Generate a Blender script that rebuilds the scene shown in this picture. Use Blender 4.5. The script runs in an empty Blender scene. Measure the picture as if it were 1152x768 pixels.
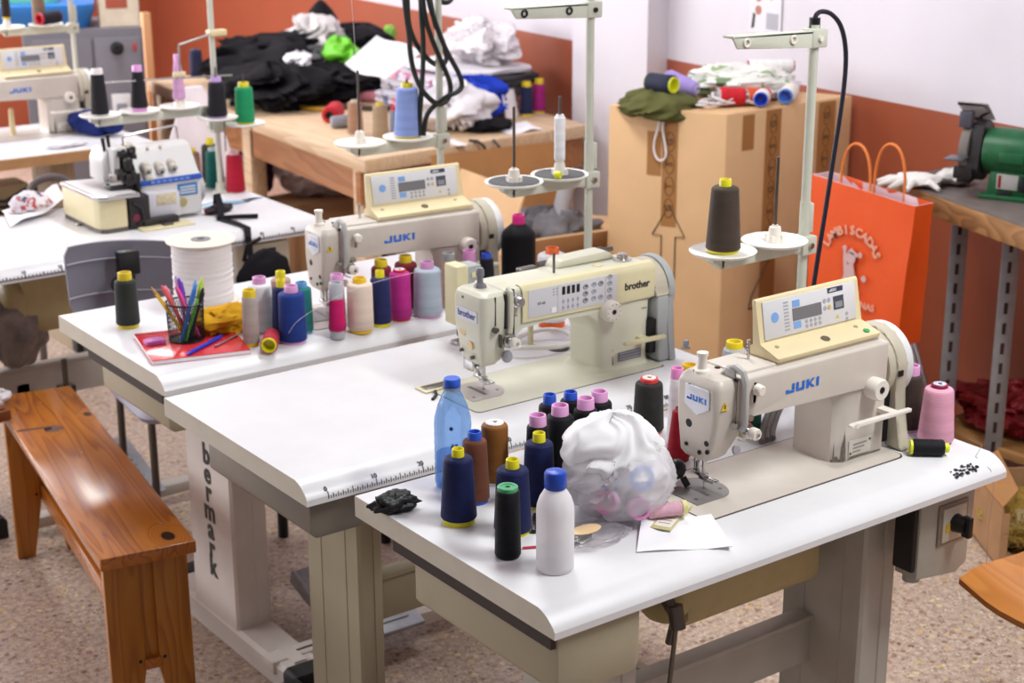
import bpy, bmesh, math, random
from mathutils import Vector, Matrix, Quaternion, noise
PI = math.pi
SC = bpy.context.scene
COL = SC.collection
TH = 0.75                                   # table top height (m)

# ------------------------------------------------------------------ survey of the photograph (camera)
CAM = Vector((-1.264, -2.3305, 1.8522))
YAW, PIT, ROL, FPX = math.radians(53.7348), math.radians(-17.6802), math.radians(-0.2194), 1832.56
FW = Vector((math.cos(PIT) * math.cos(YAW), math.cos(PIT) * math.sin(YAW), math.sin(PIT)))
_r0 = FW.cross(Vector((0, 0, 1))).normalized()
_u0 = _r0.cross(FW)
RT = math.cos(ROL) * _r0 + math.sin(ROL) * _u0
UP = -math.sin(ROL) * _r0 + math.cos(ROL) * _u0

def ray(x, y): return FW + RT * ((x - 576) / FPX) - UP * ((y - 384) / FPX)
def atZ(x, y, z=TH):
    d = ray(x, y); return CAM + d * ((z - CAM.z) / d.z)
def atY(x, y, v):
    d = ray(x, y); return CAM + d * ((v - CAM.y) / d.y)
def atX(x, y, v):
    d = ray(x, y); return CAM + d * ((v - CAM.x) / d.x)
WALL_A, WALL_B = 2.67, 0.084                # right wall: x = A + B*y
WALL_ANG = -math.atan(WALL_B)
def atW(x, y, off=0.0):
    d = ray(x, y); t = (WALL_A - off - CAM.x + WALL_B * CAM.y) / (d.x - WALL_B * d.y); return CAM + d * t

# ------------------------------------------------------------------ materials
def lin(c):
    if isinstance(c, str):
        c = c.lstrip('#'); c = [int(c[i:i + 2], 16) / 255 for i in (0, 2, 4)]
    return tuple(x / 12.92 if x <= 0.04045 else ((x + 0.055) / 1.055) ** 2.4 for x in c[:3]) + (1.0,)

_M = {}
def nt_new(name):
    m = bpy.data.materials.new(name); m.use_nodes = True
    nt = m.node_tree; b = nt.nodes['Principled BSDF']
    return m, nt, b

def mat(name, col, rough=0.5, metal=0.0, var=0.0, vscale=30, bump=0.0, bscale=200, spec=0.5, coat=0.0,
        trans=0.0, ior=1.45, emit=None, estr=0.0, sss=0.0, alpha=1.0):
    """plain principled with optional noise mottling and noise bump"""
    if name in _M: return _M[name]
    m, nt, b = nt_new(name); N, L = nt.nodes, nt.links
    c = lin(col); m.diffuse_color = c
    b.inputs['Base Color'].default_value = c
    b.inputs['Roughness'].default_value = rough; b.inputs['Metallic'].default_value = metal
    b.inputs['Specular IOR Level'].default_value = spec
    b.inputs['Coat Weight'].default_value = coat
    b.inputs['Transmission Weight'].default_value = trans; b.inputs['IOR'].default_value = ior
    b.inputs['Alpha'].default_value = alpha
    if sss:
        b.inputs['Subsurface Weight'].default_value = sss; b.inputs['Subsurface Radius'].default_value = (.02, .02, .02)
    if emit:
        b.inputs['Emission Color'].default_value = lin(emit); b.inputs['Emission Strength'].default_value = estr
    if var or bump:
        tc = N.new('ShaderNodeTexCoord')
    if var:
        n = N.new('ShaderNodeTexNoise'); n.inputs['Scale'].default_value = vscale; n.inputs['Detail'].default_value = 5
        L.new(tc.outputs['Object'], n.inputs['Vector'])
        r = N.new('ShaderNodeMapRange'); r.inputs[1].default_value = .3; r.inputs[2].default_value = .7
        r.inputs[3].default_value = 1 - var; r.inputs[4].default_value = 1 + var * .6
        L.new(n.outputs['Fac'], r.inputs[0])
        mx = N.new('ShaderNodeVectorMath'); mx.operation = 'SCALE'; mx.inputs[0].default_value = c[:3]
        L.new(r.outputs[0], mx.inputs['Scale']); L.new(mx.outputs[0], b.inputs['Base Color'])
    if bump:
        n2 = N.new('ShaderNodeTexNoise'); n2.inputs['Scale'].default_value = bscale; n2.inputs['Detail'].default_value = 4
        L.new(tc.outputs['Object'], n2.inputs['Vector'])
        bp = N.new('ShaderNodeBump'); bp.inputs['Strength'].default_value = bump; bp.inputs['Distance'].default_value = .004
        L.new(n2.outputs['Fac'], bp.inputs['Height']); L.new(bp.outputs[0], b.inputs['Normal'])
    _M[name] = m
    return m

def mat_thread(col, sheen=0.05):
    key = 'thread_' + str(col)
    if key in _M: return _M[key]
    m, nt, b = nt_new('thread'); N, L = nt.nodes, nt.links
    c = lin(col); m.diffuse_color = c
    tc = N.new('ShaderNodeTexCoord')
    w = N.new('ShaderNodeTexWave'); w.wave_type = 'BANDS'; w.bands_direction = 'Z'; w.inputs['Scale'].default_value = 95
    w.inputs['Distortion'].default_value = 1.5; w.inputs['Detail'].default_value = 3; w.inputs['Detail Scale'].default_value = 3
    L.new(tc.outputs['Object'], w.inputs['Vector'])
    mp = N.new('ShaderNodeMapping'); mp.inputs['Scale'].default_value = (6, 6, 55)
    L.new(tc.outputs['Object'], mp.inputs['Vector'])
    n = N.new('ShaderNodeTexNoise'); n.inputs['Scale'].default_value = 1.0; n.inputs['Detail'].default_value = 3
    L.new(mp.outputs[0], n.inputs['Vector'])
    r = N.new('ShaderNodeMapRange'); r.inputs[1].default_value = .3; r.inputs[2].default_value = .7
    r.inputs[3].default_value = .86; r.inputs[4].default_value = 1.08
    L.new(n.outputs['Fac'], r.inputs[0])
    mx = N.new('ShaderNodeVectorMath'); mx.operation = 'SCALE'; mx.inputs[0].default_value = c[:3]
    L.new(r.outputs[0], mx.inputs['Scale']); L.new(mx.outputs[0], b.inputs['Base Color'])
    bp = N.new('ShaderNodeBump'); bp.inputs['Strength'].default_value = .35; bp.inputs['Distance'].default_value = .001
    L.new(w.outputs['Fac'], bp.inputs['Height']); L.new(bp.outputs[0], b.inputs['Normal'])
    b.inputs['Roughness'].default_value = .66; b.inputs['Specular IOR Level'].default_value = .22
    b.inputs['Sheen Weight'].default_value = sheen
    _M[key] = m
    return m

def mat_cloth(col, var=.12, rough=.9, name=None):
    return mat(name or 'cloth_' + str(col), col, rough, var=var, vscale=18, bump=.35, bscale=260, spec=.2)

def mat_print(name, base, spots, scale=40):
    """printed fabric: base colour with scattered voronoi blotches"""
    if name in _M: return _M[name]
    m, nt, b = nt_new(name); N, L = nt.nodes, nt.links
    tc = N.new('ShaderNodeTexCoord')
    v = N.new('ShaderNodeTexVoronoi'); v.inputs['Scale'].default_value = scale
    L.new(tc.outputs['Object'], v.inputs['Vector'])
    sep = N.new('ShaderNodeSeparateColor'); L.new(v.outputs['Color'], sep.inputs[0])
    cr = N.new('ShaderNodeValToRGB'); cr.color_ramp.interpolation = 'CONSTANT'
    e = cr.color_ramp.elements; e[0].position = 0; e[0].color = lin(spots[0]); e[1].position = .22; e[1].color = lin(spots[1 % len(spots)])
    k = e.new(.38); k.color = lin(spots[2 % len(spots)]); k = e.new(.5); k.color = lin(base)
    L.new(sep.outputs[0], cr.inputs[0])
    n = N.new('ShaderNodeTexNoise'); n.inputs['Scale'].default_value = scale * .6
    L.new(tc.outputs['Object'], n.inputs['Vector'])
    gt = N.new('ShaderNodeMath'); gt.operation = 'GREATER_THAN'; gt.inputs[1].default_value = .52; L.new(n.outputs['Fac'], gt.inputs[0])
    mx = N.new('ShaderNodeMix'); mx.data_type = 'RGBA'; mx.inputs['A'].default_value = lin(base)
    L.new(gt.outputs[0], mx.inputs['Factor']); L.new(cr.outputs[0], mx.inputs['B'])
    L.new(mx.outputs['Result'], b.inputs['Base Color']); b.inputs['Roughness'].default_value = .85
    _M[name] = m
    return m

def mat_film(name, col, clear=.6, rough=.25, gloss=.35, tl=.5):
    tlw = tl
    """thin plastic film / thin-walled bottle: see-through with a veil and a sheen"""
    if name in _M: return _M[name]
    m = bpy.data.materials.new(name); m.use_nodes = True; nt = m.node_tree; N, L = nt.nodes, nt.links
    N.clear(); out = N.new('ShaderNodeOutputMaterial'); c = lin(col); m.diffuse_color = c
    tr = N.new('ShaderNodeBsdfTransparent'); tr.inputs[0].default_value = tuple(.25 + .75 * x for x in c[:3]) + (1,)
    df = N.new('ShaderNodeBsdfDiffuse'); df.inputs[0].default_value = c
    tl = N.new('ShaderNodeBsdfTranslucent'); tl.inputs[0].default_value = c
    ad = N.new('ShaderNodeMixShader'); ad.inputs[0].default_value = tlw; L.new(df.outputs[0], ad.inputs[1]); L.new(tl.outputs[0], ad.inputs[2])
    gl = N.new('ShaderNodeBsdfGlossy'); gl.inputs['Roughness'].default_value = rough
    m1 = N.new('ShaderNodeMixShader'); m1.inputs[0].default_value = clear; L.new(ad.outputs[0], m1.inputs[1]); L.new(tr.outputs[0], m1.inputs[2])
    fr = N.new('ShaderNodeLayerWeight'); fr.inputs[0].default_value = gloss
    mm = N.new('ShaderNodeMath'); mm.operation = 'MULTIPLY'; mm.inputs[1].default_value = .28; L.new(fr.outputs['Fresnel'], mm.inputs[0])
    m2 = N.new('ShaderNodeMixShader'); L.new(mm.outputs[0], m2.inputs[0]); L.new(m1.outputs[0], m2.inputs[1]); L.new(gl.outputs[0], m2.inputs[2])
    L.new(m2.outputs[0], out.inputs[0])
    _M[name] = m
    return m

def mat_wood(name, c1, c2, c3, ring=9.0, rough=.32, axis='Y', stretch=.08, coat=.0, knots=()):
    """long grain along an axis of the object; knots = list of (x,y,r) in object space"""
    if name in _M: return _M[name]
    m, nt, b = nt_new(name); N, L = nt.nodes, nt.links
    m.diffuse_color = lin(c1)
    tc = N.new('ShaderNodeTexCoord')
    mp = N.new('ShaderNodeMapping')
    s = [1, 1, 1]; s['XYZ'.index(axis)] = stretch; mp.inputs['Scale'].default_value = s
    L.new(tc.outputs['Object'], mp.inputs['Vector'])
    n = N.new('ShaderNodeTexNoise'); n.inputs['Scale'].default_value = ring; n.inputs['Detail'].default_value = 3; n.inputs['Roughness'].default_value = .45
    L.new(mp.outputs[0], n.inputs['Vector'])
    fac = n.outputs['Fac']
    dark = None
    for (kx, ky, kr) in knots:
        sub = N.new('ShaderNodeVectorMath'); sub.operation = 'SUBTRACT'; sub.inputs[1].default_value = (kx, ky, 0)
        L.new(tc.outputs['Object'], sub.inputs[0])
        ml = N.new('ShaderNodeVectorMath'); ml.operation = 'MULTIPLY'; ml.inputs[1].default_value = (1, .6, 0); L.new(sub.outputs[0], ml.inputs[0])
        ln = N.new('ShaderNodeVectorMath'); ln.operation = 'LENGTH'; L.new(ml.outputs[0], ln.inputs[0])
        g = N.new('ShaderNodeMapRange'); g.interpolation_type = 'SMOOTHERSTEP'
        g.inputs[1].default_value = 0; g.inputs[2].default_value = kr * 3.2; g.inputs[3].default_value = .32; g.inputs[4].default_value = 0
        L.new(ln.outputs['Value'], g.inputs[0])
        ad = N.new('ShaderNodeMath'); ad.operation = 'ADD'; L.new(fac, ad.inputs[0]); L.new(g.outputs[0], ad.inputs[1]); fac = ad.outputs[0]
        k = N.new('ShaderNodeMapRange'); k.inputs[1].default_value = kr * .75; k.inputs[2].default_value = kr; k.inputs[3].default_value = 1; k.inputs[4].default_value = 0
        L.new(ln.outputs['Value'], k.inputs[0])
        if dark is None: dark = k.outputs[0]
        else:
            mxm = N.new('ShaderNodeMath'); mxm.operation = 'MAXIMUM'; L.new(dark, mxm.inputs[0]); L.new(k.outputs[0], mxm.inputs[1]); dark = mxm.outputs[0]
    mu = N.new('ShaderNodeMath'); mu.operation = 'MULTIPLY'; mu.inputs[1].default_value = 16; L.new(fac, mu.inputs[0])
    fr = N.new('ShaderNodeMath'); fr.operation = 'FRACT'; L.new(mu.outputs[0], fr.inputs[0])
    cr = N.new('ShaderNodeValToRGB'); e = cr.color_ramp.elements
    e[0].position = 0; e[0].color = lin(c1); e[1].position = 1; e[1].color = lin(c1)
    k = e.new(.45); k.color = lin(c2); k = e.new(.82); k.color = lin(c3); k = e.new(.95); k.color = lin(c2)
    L.new(fr.outputs[0], cr.inputs[0])
    n3 = N.new('ShaderNodeTexNoise'); n3.inputs['Scale'].default_value = 3.5; L.new(mp.outputs[0], n3.inputs['Vector'])
    mx = N.new('ShaderNodeMix'); mx.data_type = 'RGBA'; mx.blend_type = 'MIX'
    mr = N.new('ShaderNodeMapRange'); mr.inputs[1].default_value = .42; mr.inputs[2].default_value = .62; mr.inputs[4].default_value = .55; L.new(n3.outputs['Fac'], mr.inputs[0])
    L.new(mr.outputs[0], mx.inputs['Factor']); L.new(cr.outputs[0], mx.inputs['A']); mx.inputs['B'].default_value = lin(c2)
    res = mx.outputs['Result']
    if dark is not None:
        m2 = N.new('ShaderNodeMix'); m2.data_type = 'RGBA'; L.new(dark, m2.inputs['Factor']); L.new(res, m2.inputs['A']); m2.inputs['B'].default_value = lin('#2a120c')
        res = m2.outputs['Result']
    L.new(res, b.inputs['Base Color'])
    b.inputs['Roughness'].default_value = rough; b.inputs['Coat Weight'].default_value = coat; b.inputs['Coat Roughness'].default_value = .2
    _M[name] = m
    return m

def mat_terrazzo(name):
    m, nt, b = nt_new(name); N, L = nt.nodes, nt.links
    tc = N.new('ShaderNodeTexCoord')
    prev = None
    base = N.new('ShaderNodeTexNoise'); base.inputs['Scale'].default_value = 60; base.inputs['Detail'].default_value = 6
    L.new(tc.outputs['Object'], base.inputs['Vector'])
    bc = N.new('ShaderNodeValToRGB'); e = bc.color_ramp.elements
    e[0].position = .35; e[0].color = lin('#a08a7b'); e[1].position = .65; e[1].color = lin('#c6b1a0')
    L.new(base.outputs['Fac'], bc.inputs[0]); prev = bc.outputs[0]
    for sc, thr, ramp in ((42, .30, ('#cfae6b', '#8a6252', '#c9b9ac', '#6b5048', '#dac79a', '#9c6f5a')),
                          (85, .26, ('#7a5a4c', '#d8cabd', '#5c4038', '#c2a57a', '#e0d6cb', '#74584b')),
                          (160, .26, ('#4e3a34', '#d9cbbf', '#8c6a5a', '#a08070', '#e4d9cd', '#604a40'))):
        wn = N.new('ShaderNodeTexNoise'); wn.inputs['Scale'].default_value = sc * .7; L.new(tc.outputs['Object'], wn.inputs['Vector'])
        vs = N.new('ShaderNodeVectorMath'); vs.operation = 'SCALE'; vs.inputs['Scale'].default_value = .016 * 42 / sc
        L.new(wn.outputs['Color'], vs.inputs[0])
        va = N.new('ShaderNodeVectorMath'); L.new(tc.outputs['Object'], va.inputs[0]); L.new(vs.outputs[0], va.inputs[1])
        v = N.new('ShaderNodeTexVoronoi'); v.inputs['Scale'].default_value = sc; v.inputs['Randomness'].default_value = 1
        L.new(va.outputs[0], v.inputs['Vector'])
        lt = N.new('ShaderNodeMath'); lt.operation = 'LESS_THAN'; lt.inputs[1].default_value = thr; L.new(v.outputs['Distance'], lt.inputs[0])
        sp = N.new('ShaderNodeSeparateColor'); L.new(v.outputs['Color'], sp.inputs[0])
        cr = N.new('ShaderNodeValToRGB'); cr.color_ramp.interpolation = 'CONSTANT'
        cr.color_ramp.elements[0].color = lin(ramp[0]); cr.color_ramp.elements[1].position = 1 / 6; cr.color_ramp.elements[1].color = lin(ramp[1])
        for i in range(2, 6):
            k = cr.color_ramp.elements.new(i / 6); k.color = lin(ramp[i])
        L.new(sp.outputs[1], cr.inputs[0])
        on = N.new('ShaderNodeMath'); on.operation = 'MULTIPLY'; L.new(lt.outputs[0], on.inputs[0])
        g2 = N.new('ShaderNodeMath'); g2.operation = 'GREATER_THAN'; g2.inputs[1].default_value = .3; L.new(sp.outputs[0], g2.inputs[0]); L.new(g2.outputs[0], on.inputs[1])
        fa = N.new('ShaderNodeMath'); fa.operation = 'MULTIPLY'; fa.inputs[1].default_value = .8; L.new(on.outputs[0], fa.inputs[0])
        mx = N.new('ShaderNodeMix'); mx.data_type = 'RGBA'; L.new(fa.outputs[0], mx.inputs['Factor']); L.new(prev, mx.inputs['A']); L.new(cr.outputs[0], mx.inputs['B'])
        prev = mx.outputs['Result']
    L.new(prev, b.inputs['Base Color']); b.inputs['Roughness'].default_value = .38
    return m

# ------------------------------------------------------------------ mesh builder
class MB:
    def __init__(s): s.bm = bmesh.new(); s.M = Matrix(); s.mi = 0
    def at(s, M=None): s.M = M or Matrix(); return s
    def m(s, i): s.mi = i; return s
    def _fin(s, vs, fs):
        for f in fs: f.material_index = s.mi; f.smooth = True
        return s
    def poly(s, pts, faces):
        vs = [s.bm.verts.new(s.M @ Vector(p)) for p in pts]
        fs = []
        for f in faces:
            try: fs.append(s.bm.faces.new([vs[i] for i in f]))
            except ValueError: pass
        return s._fin(vs, fs)
    def _bev(s, tmp, bev, seg):
        if bev: bmesh.ops.bevel(tmp, geom=list(tmp.edges), offset=bev, segments=seg, profile=.5, affect='EDGES', clamp_overlap=True)
        bmesh.ops.recalc_face_normals(tmp, faces=tmp.faces)
        mp = {}
        for v in tmp.verts: mp[v] = s.bm.verts.new(s.M @ v.co)
        fs = []
        for f in tmp.faces:
            try: fs.append(s.bm.faces.new([mp[v] for v in f.verts]))
            except ValueError: pass
        tmp.free(); return s._fin(None, fs)
    def box(s, x0, x1, y0, y1, z0, z1, bev=0, seg=2):
        t = bmesh.new(); c = [t.verts.new(p) for p in ((x0, y0, z0), (x1, y0, z0), (x1, y1, z0), (x0, y1, z0), (x0, y0, z1), (x1, y0, z1), (x1, y1, z1), (x0, y1, z1))]
        for f in ((0, 3, 2, 1), (4, 5, 6, 7), (0, 1, 5, 4), (1, 2, 6, 5), (2, 3, 7, 6), (3, 0, 4, 7)): t.faces.new([c[i] for i in f])
        return s._bev(t, bev, seg)
    def prism(s, prof, lo, hi, axis='X', bev=0, seg=2):
        """2-D outline extruded: axis X -> (y,z), Y -> (x,z), Z -> (x,y)"""
        def P(a, b, h): return {'X': (h, a, b), 'Y': (a, h, b), 'Z': (a, b, h)}[axis]
        t = bmesh.new(); n = len(prof)
        A = [t.verts.new(P(a, b, lo)) for a, b in prof]; B = [t.verts.new(P(a, b, hi)) for a, b in prof]
        t.faces.new(A); t.faces.new(B[::-1])
        for i in range(n): j = (i + 1) % n; t.faces.new((A[j], A[i], B[i], B[j]))
        return s._bev(t, bev, seg)
    def loft(s, rings, cap=True, closed=True):
        """list of equal-length rings of 3-D points"""
        V = [[s.bm.verts.new(s.M @ Vector(p)) for p in r] for r in rings]; fs = []; n = len(rings[0])
        for a, b in zip(V, V[1:]):
            for i in range(n if closed else n - 1):
                j = (i + 1) % n
                try: fs.append(s.bm.faces.new((a[i], a[j], b[j], b[i])))
                except ValueError: pass
        if cap:
            for r in (V[0][::-1], V[-1]):
                try: fs.append(s.bm.faces.new(r))
                except ValueError: pass
        return s._fin(None, fs)
    def lathe(s, prof, seg=28, cap=True):
        """(r,z) profile about local Z"""
        rings = [[(max(r, 1e-5) * math.cos(2 * PI * i / seg), max(r, 1e-5) * math.sin(2 * PI * i / seg), z) for i in range(seg)] for r, z in prof]
        return s.loft(rings, cap)
    def cyl(s, p, q, r, r2=None, seg=16, bev=0):
        p, q = Vector(p), Vector(q); d = q - p; L = d.length
        M0 = s.M; s.M = M0 @ Matrix.Translation(p) @ d.to_track_quat('Z', 'Y').to_matrix().to_4x4()
        r2 = r if r2 is None else r2
        if bev: s.lathe([(r - bev, 0), (r, bev), (r2, L - bev), (r2 - bev, L)], seg)
        else: s.lathe([(r, 0), (r2, L)], seg)
        s.M = M0; return s
    def tube(s, pts, r, seg=8, closed=False, radii=None):
        pts = [Vector(p) for p in pts]; n = len(pts); rings = []; up = None
        for i, p in enumerate(pts):
            a = pts[(i - 1) % n] if (i or closed) else p; b = pts[(i + 1) % n] if (i < n - 1 or closed) else p
            t = (b - a).normalized()
            if up is None:
                up = Vector((0, 0, 1)) if abs(t.z) < .9 else Vector((1, 0, 0))
            up = (up - t * up.dot(t)); up = up.normalized() if up.length > 1e-6 else t.orthogonal().normalized()
            w = t.cross(up); rr = radii[i] if radii else r
            rings.append([p + (up * math.cos(2 * PI * k / seg) + w * math.sin(2 * PI * k / seg)) * rr for k in range(seg)])
        if closed: rings.append(rings[0])
        return s.loft(rings, cap=not closed)
    def ball(s, c, r, sc=(1, 1, 1), seg=16):
        c = Vector(c); M0 = s.M; s.M = M0 @ Matrix.Translation(c) @ Matrix.Diagonal((*sc, 1))
        k = seg // 2
        s.lathe([(r * math.sin(PI * i / k), -r * math.cos(PI * i / k)) for i in range(k + 1)], seg, cap=False); s.M = M0; return s
    def mesh(s, name, mats, sharp=35):
        me = bpy.data.meshes.new(name)
        bmesh.ops.remove_doubles(s.bm, verts=s.bm.verts, dist=1e-6)
        bmesh.ops.recalc_face_normals(s.bm, faces=s.bm.faces)
        s.bm.to_mesh(me); s.bm.free()
        for k in (mats if isinstance(mats, (list, tuple)) else [mats]): me.materials.append(k)
        me.set_sharp_from_angle(angle=math.radians(sharp))
        return me

def link(name, me, parent=None):
    o = bpy.data.objects.new(name, me); COL.objects.link(o)
    if parent: o.parent = parent
    return o
def tag(o, label=None, cat=None, group=None, kind=None):
    if label: o['label'] = label
    if cat: o['category'] = cat
    if group: o['group'] = group
    if kind: o['kind'] = kind
    return o
def thing(name, label, cat, loc=(0, 0, 0), rz=0.0, group=None, quat=None):
    o = bpy.data.objects.new(name, None); COL.objects.link(o); o.empty_display_size = .05
    o.location = loc
    if quat: o.rotation_mode = 'QUATERNION'; o.rotation_quaternion = quat
    else: o.rotation_euler = (0, 0, rz)
    return tag(o, label, cat, group)
def part(name, mb, mats, parent, label=None, sharp=35):
    o = link(name, mb.mesh(name, mats, sharp), parent)
    if label: o['label'] = label
    return o
def solo(name, mb, mats, label, cat, loc=(0, 0, 0), rz=0.0, group=None, kind=None, sharp=35):
    o = link(name, mb.mesh(name, mats, sharp)); o.location = loc; o.rotation_euler = (0, 0, rz)
    return tag(o, label, cat, group, kind)
def struct(name, mb, mats, sharp=35):
    o = link(name, mb.mesh(name, mats, sharp)); o['kind'] = 'structure'; return o

def text_mesh(txt, size, depth=.0006, bold=0.0, align='CENTER', shear=0.0, space=1.0):
    cu = bpy.data.curves.new('lettering', 'FONT'); cu.body = txt; cu.size = size; cu.extrude = depth; cu.offset = bold
    cu.align_x = align; cu.align_y = 'CENTER'; cu.shear = shear; cu.space_character = space; cu.resolution_u = 3
    o = bpy.data.objects.new('lettering', cu); COL.objects.link(o)
    dg = bpy.context.evaluated_depsgraph_get(); dg.update()
    me = bpy.data.meshes.new_from_object(o.evaluated_get(dg))
    bpy.data.objects.remove(o); bpy.data.curves.remove(cu)
    return me
def basis(origin, xdir, ydir):
    x = Vector(xdir).normalized(); y = Vector(ydir); z = x.cross(y).normalized(); y = z.cross(x)
    M = Matrix((x, y, z)).transposed().to_4x4(); M.translation = Vector(origin); return M
def add_text(mb, txt, size, M, **k):
    me = text_mesh(txt, size, **k); MM = mb.M @ M
    vs = [mb.bm.verts.new(MM @ v.co) for v in me.vertices]
    for p in me.polygons:
        try: f = mb.bm.faces.new([vs[i] for i in p.vertices]); f.material_index = mb.mi
        except ValueError: pass
    bpy.data.meshes.remove(me)
    return mb
# ================================================================== kit: materials used again and again
WHITE_TOP = mat('white_laminate', '#dedcdf', .32, var=.03, vscale=14, bump=.05, bscale=500)
EDGE = mat('edge_band', '#cfc8ba', .5, var=.05, vscale=20)
LEG_BEIGE = mat('leg_beige_paint', '#aea48c', .45, var=.05, vscale=12)
LEG_GREY = mat('leg_grey_paint', '#b9b3ab', .5, var=.08, vscale=12)
LEG_WHITE = mat('leg_white_paint', '#e4dcd6', .45, var=.06, vscale=12)
RUBBER = mat('black_rubber', '#161518', .55)
BLACK = mat('black_plastic', '#141417', .4)
DARKSTRIP = mat('dark_strip', '#3a302e', .6)
METAL = mat('bright_steel', '#c9c7c6', .25, metal=1.0)
DMETAL = mat('dark_steel', '#6d6863', .35, metal=.9)
GALV = mat('galvanised', '#a9acb4', .4, metal=.6, var=.12, vscale=40)
INK = mat('ruler_ink', '#4b4650', .7)
JBODY = mat('machine_offwhite', '#cbc1b7', .38, var=.05, vscale=16)
JPANEL = mat('panel_cream', '#decda4', .42, var=.04, vscale=15)
JCOVER = mat('belt_cover_beige', '#bdb4a2', .45, var=.04)
WHEEL = mat('handwheel_grey', '#c6c4c4', .35)
WHEELW = mat('handwheel_pale', '#d9d7d8', .35)
KNOBW = mat('knob_white', '#e8e0d6', .4)
CHIP = mat('chipped_paint', '#7c7670', .6, var=.3, vscale=120)
BLUE_INK = mat('logo_blue', '#2a6fd0', .4)
BODYB = mat('machine_ivory', '#d0cdbb', .33, var=.04, vscale=14)
COVERB = mat('front_cover_cream', '#d9cfa9', .38, var=.03)
GREYB = mat('belt_cover_grey', '#a6a9aa', .45)
STAND = mat('stand_paint', '#c8c9bb', .42, var=.04)
DISC = mat('disc_white', '#ebe8e2', .45)
DISCFELT = mat('disc_felt', '#5d5b5e', .95, var=.15, vscale=200)

def rrect(x0, x1, y0, y1, r, z, n=4):
    P = []
    for cx, cy, a in ((x1 - r, y1 - r, 0), (x0 + r, y1 - r, 90), (x0 + r, y0 + r, 180), (x1 - r, y0 + r, 270)):
        for k in range(n + 1):
            t = math.radians(a + 90 * k / n); P.append((cx + r * math.cos(t), cy + r * math.sin(t), z))
    return P

# ------------------------------------------------------------------ cones of thread
def spool(label, x, y, col, cap='#e8d21c', h=.113, rb=.030, rt=.0245, rc=.0125, hc=.127, z=TH, group=None,
          base=None, style='tube', core_top=None, lie=None, cat='thread cone', name='thread_cone', shoulder=0, foot=.0055, quat=None, badge=None):
    loc = (x, y, z)
    if lie:                                  # lie = (dx, dy) direction its top points, resting on the side
        rr = max(rb, rt); d = Vector((lie[0], lie[1], (rb - rt) / -h if False else 0)).normalized()
        tilt = math.atan((rb - rt) / (h + .004))
        ax = Vector((0, 0, 1)).rotation_difference(d)
        side = Vector((0, 0, 1)).cross(d).normalized()
        quat = Quaternion(side, tilt) @ ax
        loc = (x, y, z + rb * math.cos(tilt))
    t = thing(name, label, cat, loc, 0, group, quat)
    b = MB(); e = min(.006, rt * .25)
    top = [(rt - e * .3, h - e * .4), (rt - e, h), (rc * .9, h + .0008)] if not shoulder else [(rt * .93, h - shoulder * .7), (rt * .62, h - shoulder * .28), (rc * 1.1, h)]
    hb = h - e if not shoulder else h - shoulder
    b.lathe([(rb * .80, foot), (rb - .0015, foot + .0005), (rb, foot + .003)] + [(rb + (rt - rb) * k / 5, foot + .003 + (hb - foot - .003) * k / 5) for k in range(1, 6)]
            + top, 30, cap=False)
    part('thread_winding', b, mat_thread(col), t)
    c = MB(); bc = rb * .88
    if style == 'ring':                      # flat coloured ring with a label in the middle
        c.lathe([(bc * .7, 0), (bc, 0), (bc, foot + .001), (rc, h - .002), (rc, hc - .001), (rc - .001, hc), (rc * .62, hc), (rc * .6, hc - .001), (.004, hc - .001), (.004, hc - .02)], 26)
    else:
        ri = rc * .78
        c.lathe([(bc * .7, 0), (bc, 0), (bc, foot + .001), (rc * 1.06, h - .003), (rc, hc - .001), (rc - .0006, hc), (ri + .0004, hc), (ri, hc - .001), (ri * .9, hc - .025)], 26)
    mats = [mat('core_' + str(cap), cap, .4, coat=.2)]
    if base:
        mats.append(mat('core_' + str(base), base, .4, coat=.2))
    o = part('cone_core', c, mats, t)
    if base:
        for p in o.data.polygons:
            if p.center.z < h * .5: p.material_index = 1
    if badge:                                # printed paper disc in the top
        k = MB(); k.lathe([(rc * .75, hc - .0005), (rc * .74, hc + .0006), (.0042, hc + .0006)], 24, cap=False)
        k.m(1)
        for a in range(3):
            k.box(rc * .35 * math.cos(a * 2.1) - .002, rc * .35 * math.cos(a * 2.1) + .002, rc * .45 * math.sin(a * 2.1) - .0008, rc * .45 * math.sin(a * 2.1) + .0008, hc + .0006, hc + .0009)
        part('paper_label', k, [mat('badge_' + badge[0], badge[0], .6), mat('badge_' + badge[1], badge[1], .6)], t)
    return t

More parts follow.
